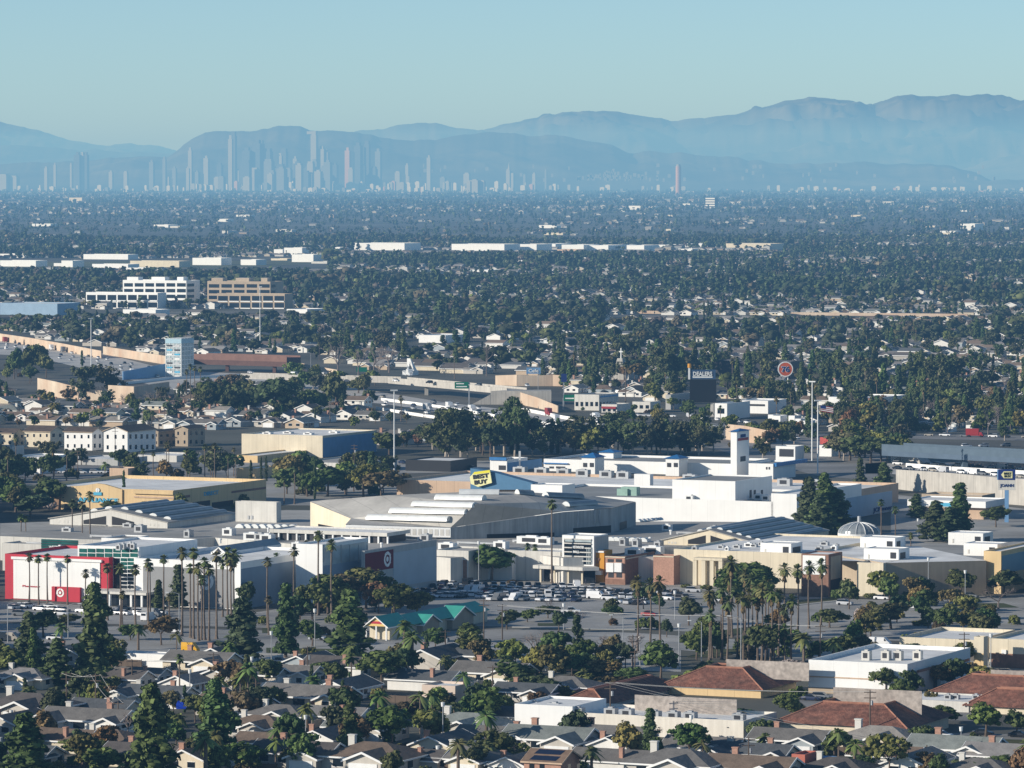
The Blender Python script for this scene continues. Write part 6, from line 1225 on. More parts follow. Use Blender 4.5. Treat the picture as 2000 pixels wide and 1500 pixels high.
# houses, one by one: column, row of the front foot, form, turn, roof, wall, scale
HS = [(30, 1345, 3, 0, 2, 1, 1), (135, 1296, 1, 0, 0, 2, 1), (375, 1314, 0, 0, 0, 1, 1.05), (425, 1300, 1, 0, 4, 3, 1), (260, 1336, 1, 1, 0, 3, .8), (285, 1380, 2, 0, 4, 0, 1), (355, 1352, 1, 0, 2, 0, .9), (30, 1410, 3, 0, 1, 2, 1.3), (185, 1405, 1, 1, 4, 1, .9), (150, 1434, 2, 0, 0, 0, 1.15), (10, 1436, 1, 0, 1, 2, 1),
      (190, 1470, 3, 0, 3, 2, 1), (10, 1500, 2, 0, 4, 0, 1), (372, 1505, 1, 0, 3, 1, 1.0), (488, 1442, 3, 0, 3, 2, 1), (430, 1345, 0, 1, 4, 2, 1.1), (540, 1338, 2, 0, 0, 0, 1), (645, 1322, 1, 1, 1, 0, 1), (580, 1388, 2, 0, 0, 1, 1.2), (660, 1366, 1, 0, 4, 0, 1), (835, 1306, 0, 1, 4, 2, 1.1),
      (815, 1350, 1, 1, 4, 0, 1), (945, 1338, 0, 0, 0, 1, 1.1), (530, 1420, 3, 0, 0, 2, 1), (640, 1420, 1, 1, 2, 0, .9), (625, 1464, 1, 0, 4, 0, .95), (695, 1446, 0, 0, 5, 2, 1), (850, 1476, 1, 0, 4, 1, .95), (890, 1446, 3, 0, 5, 2, 1.2), (955, 1464, 2, 0, 0, 2, 1), (705, 1512, 3, 0, 3, 2, 1.3), (790, 1506, 1, 1, 1, 2, .9),
      (512, 1474, 1, 1, 3, 3, .9), (1055, 1472, 0, 0, 5, 2, 1.15), (1165, 1468, 0, 0, 0, 2, 1.1), (1195, 1478, 1, 0, 4, 0, .95), (1180, 1512, 1, 1, 0, 0, 1), (1300, 1526, 3, 0, 0, 2, 1.3), (1360, 1486, 0, 0, 0, 1, 1), (1452, 1498, 2, 0, 4, 1, 1), (1450, 1530, 0, 0, 3, 2, 1.1), (1090, 1362, 3, 0, 0, 2, 1), (1015, 1372, 0, 0, 4, 2, .9),
      (1530, 1470, 0, 0, 0, 3, 1), (1700, 1476, 3, 0, 6, 1, 1.25), (1720, 1500, 1, 1, 3, 0, .9), (1850, 1492, 0, 0, 5, 0, 1.15), (1955, 1506, 0, 0, 2, 2, 1.1), (1775, 1515, 1, 0, 2, 0, 1), (590, 1312, 1, 0, 4, 3, .9), (980, 1420, 1, 1, 4, 0, .9), (440, 1400, 0, 0, 3, 2, 1), (260, 1500, 0, 0, 1, 1, 1), (95, 1470, 1, 1, 3, 1, 1), (900, 1510, 3, 0, 0, 1, 1.1), (560, 1500, 0, 0, 1, 2, 1.1), (215, 1345, 1, 1, 1, 2, .9), (1000, 1515, 1, 0, 0, 0, .9), (1620, 1528, 3, 0, 1, 2, 1), (1900, 1530, 3, 0, 0, 1, 1)]
for (px, py, v, r, rc, wc, s) in HS: house(G(px, py) + N * 5 * s, v, r, rc, wc, s)
# ---------------------------------------------------------------- plants, one by one
# big pines of the foreground: column, foot, top, width, variant
for a in [(185, 1338, 1142, 84, 0), (112, 1342, 1246, 60, 2), (55, 1305, 1196, 58, 0), (296, 1530, 1335, 88, 2), (420, 1500, 1330, 86, 0), (474, 1296, 1166, 78, 2), (558, 1284, 1140, 58, 1), (682, 1292, 1150, 84, 2), (50, 1535, 1392, 92, 2), (684, 1486, 1368, 56, 1), (1270, 1478, 1384, 44, 3), (348, 1190, 1103, 44, 3), (310, 1195, 1133, 30, 1), (1580, 1042, 932, 56, 2), (1610, 1046, 925, 60, 0), (1635, 1040, 955, 60, 2), (1600, 1052, 965, 60, 0), (1680, 965, 895, 30, 1), (1726, 962, 904, 42, 0), (1874, 1056, 944, 58, 3), (1828, 1058, 978, 62, 2), (1856, 1060, 990, 64, 2), (1790, 1012, 965, 40, 0), (725, 955, 882, 32, 3), (1500, 800, 740, 24, 0)]:
    plant_px('pine_tree', a[0], a[1], a[2], a[4], None, a[3])
for a in [(960, 1136, 1062, 100, 2), (85, 1245, 1190, 76, 2), (770, 1208, 1140, 70, 1), (815, 1205, 1148, 60, 0), (745, 1345, 1275, 90, 4), (765, 1470, 1380, 90, 1), (610, 1262, 1205, 60, 0), (925, 1298, 1225, 66, 0), (1455, 1165, 1094, 96, 0), (1875, 1168, 1110, 74, 2), (1962, 1165, 1112, 80, 2), (1740, 1228, 1174, 86, 3), (1620, 1226, 1187, 66, 3), (1345, 1222, 1164, 60, 2), (1195, 1210, 1183, 36, 1), (1908, 1242, 1194, 70, 1), (1812, 1195, 1150, 50, 5), (1700, 1248, 1190, 60, 5),
          (950, 1420, 1340, 100, 2), (1010, 1345, 1285, 80, 0), (870, 1400, 1368, 80, 0), (820, 1395, 1365, 60, 2), (1120, 1330, 1270, 80, 0), (1290, 1330, 1250, 90, 2), (1180, 1330, 1290, 60, 4), (1060, 1365, 1320, 70, 1), (1240, 1345, 1300, 70, 0), (1380, 1330, 1290, 60, 2), (1360, 1290, 1225, 60, 0), (1400, 1285, 1215, 50, 0), (640, 1140 + 60, 1125, 70, 4), (720, 1150, 1105, 90, 4), (665, 1190, 1128, 60, 4), (850, 1135, 1092, 50, 1), (315, 1260, 1205, 60, 4), (255, 1250, 1215, 50, 0), (130, 1225, 1195, 50, 0), (850, 1268, 1222, 50, 0), (915, 1255, 1215, 60, 2), (990, 1230, 1185, 50, 0), (1030, 1215, 1187, 44, 0), (1070, 1208, 1182, 44, 1), (1665, 1350, 1295, 66, 1), (1730, 1360, 1300, 60, 1), (1770, 1370, 1320, 50, 0), (1780, 1300, 1258, 70, 1), (1885, 1310, 1255, 60, 1), (1925, 1440, 1370, 80, 2), (1985, 1440, 1385, 60, 2), (1545, 1405, 1350, 64, 0), (1470, 1425, 1380, 70, 0), (1480, 1450, 1400, 60, 0), (1365, 1450, 1418, 40, 0), (1850, 1415, 1375, 70, 0), (1830, 1465, 1438, 70, 1), (1640, 1290, 1235, 60, 0), (1545, 1275, 1225, 60, 0), (1600, 1290, 1245, 60, 0), (1670, 1275, 1210, 50, 2), (180, 1360, 1310, 70, 0), (245, 1395, 1365, 40, 0), (20, 1330, 1260, 70, 2), (160, 1490, 1440, 80, 1), (205, 1520, 1450, 90, 0), (480, 1510, 1450, 80, 1), (560, 1480, 1390, 60, 1), (570, 1500, 1460, 60, 2), (880, 1500, 1468, 70, 0), (920, 1500, 1440, 50, 0), (1020, 1350, 1310, 60, 2), (980, 1500, 1450, 60, 4), (1690, 1500, 1470, 80, 0), (1630, 1480, 1420, 60, 0), (1900, 1520, 1478, 90, 1), (1980, 1520, 1475, 90, 1), (630, 1330, 1290, 50, 0), (690, 1320, 1295, 46, 0), (1945, 1030, 990, 56, 1), (100, 995, 930, 80, 2), (30, 1000, 940, 70, 0), (60, 1010, 960, 80, 0), (225, 1005, 975, 50, 0), (290, 1000, 975, 50, 0), (325, 1000, 968, 50, 0), (105, 930, 885, 60, 2), (640, 970, 905, 80, 2), (600, 970, 920, 70, 2), (560, 965, 912, 60, 5), (710, 970, 915, 70, 0), (745, 975, 920, 70, 4), (780, 968, 930, 50, 4), (760, 890, 838, 60, 0), (655, 805, 725, 60, 2), (545, 815, 738, 80, 1), (610, 810, 758, 60, 3), (500, 812, 750, 70, 2), (455, 818, 750, 60, 0), (420, 805, 738, 70, 0), (480, 810, 760, 60, 2), (580, 815, 770, 50, 0), (1435, 815, 778, 42, 2), (700, 768, 738, 50, 0), (1280, 790, 742, 40, 0), (1320, 786, 745, 40, 1), (1660, 900, 845, 90, 4), (1700, 905, 852, 80, 4), (1640, 895, 850, 70, 2), (1685, 880, 840, 80, 4), (60, 735, 665, 60, 0), (90, 738, 690, 40, 2), (28, 740, 685, 40, 2)]:
    plant_px('broadleaf_tree', a[0], a[1], a[2], a[4], R.choice((0, 0, 2, 1)) if a[4] != 4 else R.choice((1, 4)), a[3])
for a in [(870, 905, 802, 80, 0), (900, 900, 798, 70, 1), (985, 890, 790, 70, 0), (1005, 895, 785, 60, 2), (1040, 892, 815, 50, 1), (1095, 888, 820, 60, 0), (1150, 890, 818, 70, 2), (1190, 890, 825, 60, 0), (1235, 892, 822, 60, 1), (1265, 892, 830, 50, 0), (1305, 890, 835, 50, 2), (1365, 890, 830, 50, 0), (1340, 885, 845, 50, 1), (845, 880, 825, 50, 1), (930, 880, 810, 60, 2), (960, 885, 820, 50, 0), (210, 780, 712, 56, 0), (165, 782, 715, 50, 1), (420, 935, 875, 60, 2), (1750, 880, 830, 50, 0), (1120, 884, 820, 50, 1), (1290, 885, 815, 40, 2)]:
    plant_px('eucalyptus_tree', a[0], a[1], a[2], a[4], None, a[3])
for a in [(1127, 1290, 1203, 26, 0), (242, 988, 922, 9, 1), (206, 992, 956, 6, 1), (520, 940, 892, 7, 0), (510, 940, 895, 7, 1), (615, 975, 900, 8, 0), (1078, 885, 820, 14, 1), (1090, 885, 818, 14, 0), (1010, 885, 828, 14, 0), (1000, 887, 830, 14, 1), (356, 785, 752, 8, 0), (402, 785, 745, 8, 0), (160, 715, 685, 7, 0), (1375, 625, 590, 6, 0), (1383, 625, 588, 6, 1), (1390, 625, 590, 6, 0), (865, 790 - 100, 655, 16, 0), (890, 694, 645, 20, 0), (910, 692, 642, 18, 1), (490, 945, 900, 8, 0), (1160, 775, 738, 14, 1), (787, 965, 932, 7, 0)]:
    plant_px('cypress_tree', a[0], a[1], a[2], a[4], 0, a[3])
FP = [(57, 1176, 1086), (93, 1180, 1087), (132, 1182, 1090), (76, 1188, 1090), (168, 1202, 1118), (182, 1150, 1096), (210, 1212, 1107), (235, 1232, 1108), (265, 1228, 1110), (290, 1222, 1098), (293, 1212, 1106), (320, 1204, 1090), (355, 1243, 1078), (378, 1248, 1078), (372, 1246, 1108), (388, 1252, 1108), (400, 1250, 1096), (408, 1252, 1110), (423, 1248, 1085), (435, 1205, 1100), (470, 1172, 1090), (484, 1175, 1110), (508, 1174, 1110), (523, 1226, 1095), (540, 1172, 1085), (575, 1208, 1075), (598, 1165, 1062), (622, 1202, 1044), (648, 1212, 1062), (667, 1168, 1080), (525, 1240, 1170), (240, 1236, 1160), (330, 1215, 1165), (393, 1250, 1130),
      (42, 1085, 1010), (50, 1085, 1012), (142, 1085, 982), (161, 1088, 985), (175, 1090, 967), (1078, 1140, 983), (1030, 1132, 1066), (1045, 1130, 1068), (1720, 1065, 980), (1748, 1068, 994), (1778, 1085, 1045), (1440, 760, 700), (1430, 765, 705), (1470, 768, 735), (888, 1300 - 560, 690), (1222, 800, 712), (122, 660, 625), (372, 790, 715), (380, 790, 718), (392, 788, 720), (365, 785, 725), (325, 935, 868), (365, 938, 880), (400, 938, 872), (420, 940, 870), (415, 935, 872), (460, 940, 895), (445, 940, 890), (555, 985, 935), (575, 985, 915), (280, 935, 880), (300, 938, 885), (15, 960, 890), (25, 955, 892), (350, 1370, 1285), (50, 1398, 1342)]
for x, yb, yt in FP: plant_px('fan_palm', x, yb, yt, R.choice((0, 1)), None, None)
for x, yb, yt in [(445, 1202, 1078), (458, 1204, 1082), (452, 1208, 1090), (1245, 1272, 1135), (1270, 1258, 1140), (1290, 1268, 1136), (1385, 1292, 1155), (1410, 1288, 1150), (1430, 1245, 1098), (1452, 1293, 1168), (1480, 1290, 1165), (1500, 1250, 1140), (1488, 1292, 1150), (1505, 1293, 1155), (1470, 1250, 1130), (1532, 1238, 1110), (1545, 1292, 1172), (1558, 1240, 1112), (1580, 1228, 1105), (1603, 1222, 1102), (1425, 1240, 1130), (1455, 1240, 1120), (1520, 1285, 1160)]: plant_px('fan_palm', x, yb, yt, R.choice((2, 3)), None, None)
for x, yb, yt in [(790, 1300, 1218), (805, 1330, 1240), (120, 1260, 1222), (345, 1275, 1238), (270, 1270, 1225), (485, 1400, 1300), (470, 1395, 1318), (600, 1430, 1380), (545, 1480, 1420), (950, 1470, 1395), (955, 1505, 1455), (440, 1450, 1400), (1570, 1305, 1242), (1630, 1302, 1250), (60, 1400, 1345), (1372, 1500, 1450), (1765, 1480, 1450), (1140, 1345, 1310), (1150, 1350, 1320), (985, 1330, 1285), (870, 1325, 1285), (1000, 1330, 1300), (205, 940, 905), (1000, 700, 660), (350, 1440, 1400)]: plant_px('feather_palm', x, yb, yt, None, None, None)
for a in [(1045, 1285, 1225, 84), (1180, 1285, 1232, 50), (1235, 1300, 1225, 70), (250, 1440, 1385, 56), (180, 1320, 1290, 40), (1245, 1190, 1165, 30), (1075, 1200, 1165, 30), (660, 735, 655, 60), (730, 730, 668, 70), (760, 728, 660, 60), (950, 735, 660, 40), (330, 1330, 1295, 50), (1690, 1475, 1438, 56), (620, 1480, 1450, 60), (1950, 830, 785, 50), (300, 800, 755, 60), (340, 805, 760, 50), (700, 735, 675, 60), (1870, 1195, 1165, 50), (1950, 1190, 1135, 80), (1930, 850, 790, 50)]: plant_px('bare_tree', a[0], a[1], a[2], None, None, a[3])
for a in [(1690, 1218, 1186, 46), (430, 1015, 998, 26), (1545, 1325, 1290, 70), (1520, 1315, 1295, 40), (96, 1000, 978, 36)]: plant_px('blossom_tree', a[0], a[1], a[2], None, None, a[3])
for a in [(1040, 1200, 1190, 30), (700, 1290, 1270, 40), (1265, 1230, 1205, 40), (110, 1490, 1465, 20), (800, 1465, 1450, 60), (780, 1462, 1452, 24), (1100, 1370, 1340, 60), (1050, 1380, 1350, 60), (900, 1400, 1375, 80), (980, 1390, 1360, 60), (800, 1400, 1370, 70), (1835, 1243, 1210, 40), (1800, 1222, 1210, 40), (1880, 1190, 1178, 60), (1930, 1192, 1180, 50), (560, 1320, 1303, 44), (680, 1315, 1298, 40), (1350, 1345, 1310, 80), (1200, 1350, 1320, 90), (1900, 1460, 1430, 40), (1750, 1465, 1440, 60), (300, 1420, 1390, 50), (380, 1470, 1440, 50), (330, 1480, 1460, 40), (230, 1400, 1375, 40), (120, 1370, 1350, 50), (1560, 1365, 1340, 40), (1640, 1372, 1360, 50), (1720, 1378, 1362, 60), (1790, 1382, 1366, 50), (1000, 1120 + 20, 1132, 30), (1250, 1145, 1136, 60), (1340, 1148, 1140, 50), (1380, 1150, 1142, 40), (1700, 1168, 1158, 60), (1780, 1170, 1155, 80), (1850, 1168, 1152, 80), (360, 1012, 988, 30), (560, 1020, 1000, 50), (620, 960, 945, 50), (470, 985, 965, 40), (1450, 770, 745, 50), (1330, 1500, 1470, 40), (1760, 1290, 1262, 60)]: plant_px('shrub', a[0], a[1], a[2], None, None, a[3])
HPOS = [G(h_[0], h_[1]) + N * 5 * h_[6] for h_ in HS]
for i in range(330):   # garden greenery between the houses
    px, py = R.uniform(-20, 2020), R.uniform(1285, 1530)
    if px > 985 and py < 1455: continue
    if px > 1480 and py < 1470: continue
    P = G(px, py); 
    if any(abs((P - hp_).dot(U)) < 6.5 and abs((P - hp_).dot(N)) < 5.5 for hp_ in HPOS): continue
    k = R.choices(('shrub', 'garden_tree', 'feather_palm', 'bare_tree', 'cypress_tree', 'pine_tree'), (7, 8, 1.6, .8, 1.0, .8))[0]
    if PCOUNT.get(k, 0) > 285: continue
    plant(k, P, dict(shrub=R.uniform(1.8, 3.4), garden_tree=R.uniform(4.5, 9), feather_palm=R.uniform(5, 9), bare_tree=R.uniform(5, 7), cypress_tree=R.uniform(4, 8), pine_tree=R.uniform(9, 13))[k])
def strip(n, x0, x1, y0, y1, kinds, h0, h1):
    for i in range(n):
        k = R.choice(kinds)
        if PCOUNT.get(k, 0) > 290: continue
        P = G(R.uniform(x0, x1), R.uniform(y0, y1)); u, v = P.x * U.x + P.y * U.y, P.x * N.x + P.y * N.y
        if any(min(q) - 1 < 0 for q in []) or any(inside(f, P) for f in FOOT[:90]): continue
        f = dict(shrub=.35, cypress_tree=.8, fan_palm=1.2, pine_tree=1.3).get(k, 1); plant(k, P, R.uniform(h0, h1) * f)
def inside(f, P):
    n = len(f); s = 0
    for i in range(n):
        (x0, y0), (x1, y1) = f[i], f[(i + 1) % n]; c = (x1 - x0) * (P.y - y0) - (y1 - y0) * (P.x - x0); s += 1 if c > 0 else -1
    return abs(s) == n
strip(34, 840, 1400, 872, 898, ('eucalyptus_tree', 'eucalyptus_tree', 'street_tree'), 11, 17); strip(26, 0, 460, 908, 945, ('street_tree', 'shrub', 'fan_palm', 'eucalyptus_tree', 'street_tree'), 7, 12); strip(10, -10, 46, 900, 1015, ('street_tree', 'street_tree', 'fan_palm'), 8, 13); strip(22, 540, 800, 938, 975, ('street_tree', 'street_tree', 'eucalyptus_tree', 'shrub'), 9, 14)
strip(26, 1640, 1760, 835, 905, ('street_tree', 'eucalyptus_tree'), 9, 14); strip(24, 1580, 2040, 800, 868, ('street_tree', 'eucalyptus_tree', 'pine_tree', 'bare_tree', 'shrub'), 8, 13); strip(12, 1470, 1590, 845, 900, ('street_tree', 'shrub', 'eucalyptus_tree'), 7, 11); strip(14, 280, 460, 960, 1005, ('shrub', 'street_tree', 'shrub'), 5, 8)
strip(16, 1370, 1560, 1235, 1300, ('street_tree', 'shrub', 'fan_palm'), 7, 11); strip(12, 640, 770, 1130, 1205, ('street_tree', 'street_tree', 'shrub'), 6, 10); strip(18, 480, 680, 1190, 1250, ('street_tree', 'shrub', 'shrub'), 5, 9); strip(22, 1560, 2000, 1190, 1300, ('street_tree', 'shrub', 'shrub'), 5, 8); strip(10, 1320, 1480, 840, 885, ('shrub', 'street_tree'), 6, 9); strip(24, 1000, 1290, 1285, 1340, ('street_tree', 'shrub', 'street_tree'), 6, 10); strip(12, 700, 1000, 1285, 1300, ('shrub',), 6, 9); strip(14, 1640, 1990, 1340, 1380, ('street_tree', 'shrub'), 6, 9)
for x, yb, yt in [(1392, 1285, 1165), (1420, 1292, 1175), (1440, 1285, 1150), (1462, 1290, 1160), (1475, 1275, 1145), (1495, 1270, 1135)]: plant_px('fan_palm', x, yb, yt, R.choice((2, 3)), None, None)
strip(20, 60, 330, 778, 800, ('street_tree', 'eucalyptus_tree', 'bare_tree', 'shrub'), 6, 11); strip(22, 390, 720, 768, 815, ('street_tree', 'street_tree', 'eucalyptus_tree'), 8, 14); strip(16, 1130, 1330, 800, 840, ('shrub', 'street_tree'), 4, 8); strip(12, 1000, 1340, 738, 748, ('street_tree', 'bare_tree', 'eucalyptus_tree'), 8, 13); strip(12, 0, 75, 700, 770, ('street_tree', 'shrub'), 7, 11); strip(12, 560, 760, 742, 765, ('bare_tree', 'street_tree', 'eucalyptus_tree'), 8, 14); strip(10, 1400, 1600, 770, 800, ('street_tree', 'fan_palm'), 8, 12)
for x, yb, yt, w_ in [(655, 1195, 1125, 84), (715, 1190, 1112, 84), (610, 1210, 1140, 60)]: plant_px('broadleaf_tree', x, yb, yt, 4, R.choice((1, 1, 4)), w_)
strip(12, 1000, 1350, 1188, 1250, ('street_tree', 'street_tree', 'bare_tree', 'shrub'), 4.5, 6.5); strip(14, 1600, 2000, 1170, 1250, ('street_tree', 'street_tree', 'shrub'), 6, 9)
plant_px('broadleaf_tree', 1470, 1172, 1092, 0, 0, 120); plant_px('broadleaf_tree', 1430, 1178, 1108, 2, 0, 80)
# ---------------------------------------------------------------- cars
def aim(px, py, dx=1.0, dy=0.0, d=None):   # heading along the grid: 0 = east
    return -ANG + math.radians(d or 0)
for r, (y, xa, xb, dens) in enumerate([(1147, 930, 1180, .9), (1153, 885, 1200, .95), (1158, 900, 1330, .9), (1165, 905, 1340, .85), (1173, 960, 1130, .75), (1143, 840, 930, .8), (1151, 800, 885, .85), (1159, 812, 900, .85), (1167, 838, 960, .7)]):
    x = xa
    while x < xb:
        if R.random() < dens:
            car(G(x, y + (x - xa) * .012), -ANG + math.pi / 2 * (1 if r % 2 else -1) + R.uniform(-.05, .05) + (.5 if r % 3 == 0 else 0))
        x += R.uniform(13, 19)
for px, py, k, pt, rz in [(1115, 1198, 'pickup', 0, 20), (1268, 1203, 'sedan', 5, 0), (1722, 1171, 'sedan', 0, 0), (1355, 1157, 'suv', 1, 10), (1330, 1166, 'sedan', 3, 0), (1200, 1178, 'sedan', 0, 5), (1228, 1180, 'suv', 1, 90), (1245, 1181, 'sedan', 3, 90), (1262, 1180, 'suv', 0, 90), (1400, 1176, 'sedan', 1, 0), (1300, 1172, 'suv', 0, 0), (1650, 1182, 'suv', 1, 0), (1780, 1188, 'sedan', 0, 5), (1165, 1170, 'van', 0, 0), (1190, 1172, 'suv', 0, 10), (1088, 1166, 'suv', 1, 5), (1108, 1253, 'suv', 0, 80), (1085, 1284, 'sedan', 3, 0), (545, 1297, 'pickup', 1, 5), (1720, 1262, 'van', 0, 0), (100, 1188, 'sedan', 0, 10), (30, 1190, 'sedan', 1, 80), (55, 1188, 'suv', 0, 80), (120, 1202, 'sedan', 1, 0), (40, 1203, 'suv', 2, 10), (228, 1200, 'suv', 0, 0), (240, 1192, 'sedan', 2, 60), (275, 1200, 'suv', 0, 0), (312, 1200, 'sedan', 0, 0), (290, 1212, 'van', 0, 90), (108, 1250, 'sedan', 0, 10), (20, 1252, 'van', 6, 0), (200, 1432, 'sedan', 0, 5), (158, 1430, 'suv', 5, 90), (715, 1362, 'sedan', 1, 0), (1672, 1365, 'suv', 0, 90), (1650, 1368, 'suv', 3, 90), (1585, 1368, 'sedan', 4, 0), (1605, 1366, 'suv', 2, 0), (1920, 1436, 'sedan', 3, 0), (1990, 1440, 'sedan', 3, 0), (1910, 1315, 'sedan', 3, 0), (1930, 1316, 'suv', 1, 0), (1948, 1318, 'sedan', 4, 0), (1968, 1320, 'suv', 2, 0), (1990, 1322, 'sedan', 3, 0), (1895, 1168, 'suv', 2, 0), (1000, 1150, 'sedan', 0, 0), (710, 1158, 'sedan', 0, 10), (60, 1230, 'sedan', 3, 8), (340, 1236, 'suv', 0, 8), (620, 1250, 'sedan', 1, 8), (860, 1253, 'suv', 3, -5), (700, 1255, 'suv', 0, 5), (1385, 1268, 'sedan', 2, 5), (870, 1480, 'suv', 1, 80), (470, 1468, 'sedan', 0, 0), (70, 1392, 'sedan', 3, 10), (640, 1468, 'suv', 2, 0), (950, 1472, 'sedan', 0, 0), (1840, 1442, 'suv', 0, 0), (110, 1410, 'suv', 1, 60)]:
    car(G(px, py), -ANG + math.radians(rz), k, pt)
P = G(372, 1275); T = thing('delivery_van', 'yellow high-roofed van parked behind the dark house roof', 'van', P, -ANG); T.scale = (.8, .9, 1.15)
for pn, me in CARS['van']: o = link(pn, me, T); o.color = (.75, .40, .02, 1)
# traffic on the freeway, each its own vehicle
def traffic(pts, n, kinds, gapx=(.8, 1.2), look=None):
    P = [G(x, y, z) for x, y, z in pts]; seg = [(P[i + 1] - P[i]).length for i in range(len(P) - 1)]; L = sum(seg)
    for k in range(n):
        s = (k + R.uniform(.15, .85)) / n * L; i = 0
        while s > seg[i]: s -= seg[i]; i += 1
        d = (P[i + 1] - P[i]).normalized(); p = P[i] + d * s; a = math.atan2(d.y, d.x)
        car(p + Vector((0, 0, .06)), a + (0 if R.random() < .5 else math.pi), R.choices(('sedan', 'suv', 'pickup', 'van', 'truck'), kinds)[0])
for off in (0, 6, 12, 19): traffic([(740, 792 + off - 6, 0), (860, 803 + off - 4, 0), (1000, 824 + off - 4, 0), (1120, 842 + off - 4, 0)], 11, (5, 5, 2, 1, .6))
for off in (0, 6): traffic([(735, 776 + off, 0), (860, 788 + off, 0), (1010, 812 + off, 0), (1200, 846 + off, 0)], 9, (5, 5, 1, 1, .8))
for off in (0, 7, 14): traffic([(0, 667 + off, 0), (100, 684 + off, 0), (200, 702 + off, 0), (322, 726 + off, 0)], 14, (5, 5, 1, 1, 1))
traffic([(1130, 764, 0), (1280, 777, 0)], 8, (5, 5, 1, 1, 0)); traffic([(1750, 908, 0), (1880, 912, 0), (2000, 918, 0)], 12, (5, 5, 1, 1, 0)); traffic([(1745, 916, 0), (1860, 924, 0), (2000, 934, 0)], 11, (5, 5, 1, 1, 0)); traffic([(1752, 922, 0), (1900, 938, 0)], 6, (5, 5, 1, 1, 0)); traffic([(480, 729, 7.3), (980, 757, 7.3)], 9, (5, 5, 1, 1, 0)); traffic([(1150, 812, 0), (1320, 815, 0)], 9, (5, 5, 1, 0, 0)); traffic([(520, 722, 0), (660, 733, 0)], 4, (5, 5, 1, 1, 0)); traffic([(780, 905, 0), (930, 918, 0)], 5, (5, 4, 1, 1, 0)); traffic([(262, 950, 0), (460, 958, 0)], 7, (5, 4, 1, 1, 0)); traffic([(545, 930, 0), (760, 938, 0)], 9, (5, 4, 1, 1, 0)); traffic([(100, 925, 0), (260, 925, 0)], 7, (5, 4, 1, 1, 0)); traffic([(1580, 880, 0), (1990, 872, 0)], 9, (5, 4, 1, 1, 0)); traffic([(60, 1192, 0), (320, 1206, 0)], 9, (5, 5, 1, 1, 0))
for px, py, k, pt in [(878, 800, 'truck', 0), (922, 806, 'truck', 0), (990, 818, 'truck', 0), (800, 735, 'truck', 0), (165, 690, 'truck', 0), (142, 688, 'truck', 0), (1072, 812, 'truck', 5), (1165, 822, 'truck', 0), (1030, 755, 'suv', 0)]:
    d_ = G(px + 10, py + 2) - G(px, py); car(G(px, py, 7.3 if py in (735, 755) else .1), math.atan2(d_.y, d_.x), k, pt)
# ---------------------------------------------------------------- fences and small sheds
for i in range(30):
    h_ = HS[(i * 2 + 1) % len(HS)]; p = G(h_[0], h_[1]) + U * (9.5 * h_[6]) + N * R.uniform(-2, 6); d_ = N if i % 3 else U; L = R.uniform(7, 13); q = p + d_ * L; n_ = Vector((-d_.y, d_.x, 0)) * .06
    b = MB().prism([(v.x, v.y) for v in (p + n_, p - n_, q - n_, q + n_)], .05, 1.75)
    for k in range(5): c = p + d_ * (L * k / 4); b.box(c.x - .09, c.y - .09, 0, c.x + .09, c.y + .09, 1.9)
    o = b.build('garden_fence', [['wood', 'white2', 'tan'][i % 3]]); o['category'] = 'fence'; auto(o, ['brown board fence', 'white garden fence', 'tan garden fence'][i % 3], h_[0] + 60, h_[1])
for i in range(16):
    x_ = R.uniform(1850, 2010); y_ = R.uniform(812, 848); T = bt('mobile_home', None, 'house'); B = Block(T, x_, y_, x_ - R.uniform(14, 26), x_ + 8, y_ - R.uniform(7, 9), wall=R.choice(('white', 'white2', 'cream', 'ltgrey')), roof='roof', par=0, depth=5); B.s_rect(x_ - 9, y_ - 6, x_ - 5, y_ - 3, 'glass'); auto(T, 'small white-roofed mobile home', x_, y_)
traffic([(1740, 850, 0), (2050, 857, 0)], 10, (5, 5, 1, 1, .5)); traffic([(1340, 815, 0), (1600, 842, 0)], 14, (5, 5, 1, 1, .5)); traffic([(1340, 835, 0), (1560, 858, 0)], 12, (5, 5, 1, 1, .5)); strip(26, 1330, 1600, 795, 850, ('street_tree', 'shrub', 'fan_palm', 'shrub'), 6, 10); strip(46, 1700, 2060, 795, 850, ('street_tree', 'street_tree', 'shrub', 'pine_tree'), 7, 12); strip(30, 1640, 2060, 800, 848, ('street_tree', 'eucalyptus_tree', 'shrub', 'pine_tree', 'bare_tree'), 7, 12)
# ---------------------------------------------------------------- poles
def lamp(px, pyb, pyt, arm=1, lab=None):
    P = G(px, pyb); h = height_for(P, pyt); T = thing('street_lamp', lab, 'street lamp', P); MB().tube((0, 0, 0), (0, 0, h), .14, .09, 6).build('pole', ['steel'], T)
    if arm: b = MB(); b.tube((0, 0, h - .05), (arm * 1.6, 0, h + .5), .07, .06, 5); b.tube((arm * 1.6, 0, h + .5), (arm * 3.0, 0, h + .45), .06, .06, 5); b.build('arm', ['steel'], T); MB().box(min(arm * 2.5, arm * 3.5), -.2, h + .3, max(arm * 2.5, arm * 3.5), .2, h + .5).build('lamp_head', ['lamp'], T)
    else: MB().tube((0, 0, h), (0, 0, h + .9), .34, .42, 10).build('lamp_head', ['lamp'], T)
    if not lab: auto(T, 'street lamp with a curved arm' if arm else 'post-top street lamp', px, (pyb + pyt) / 2)
    return T
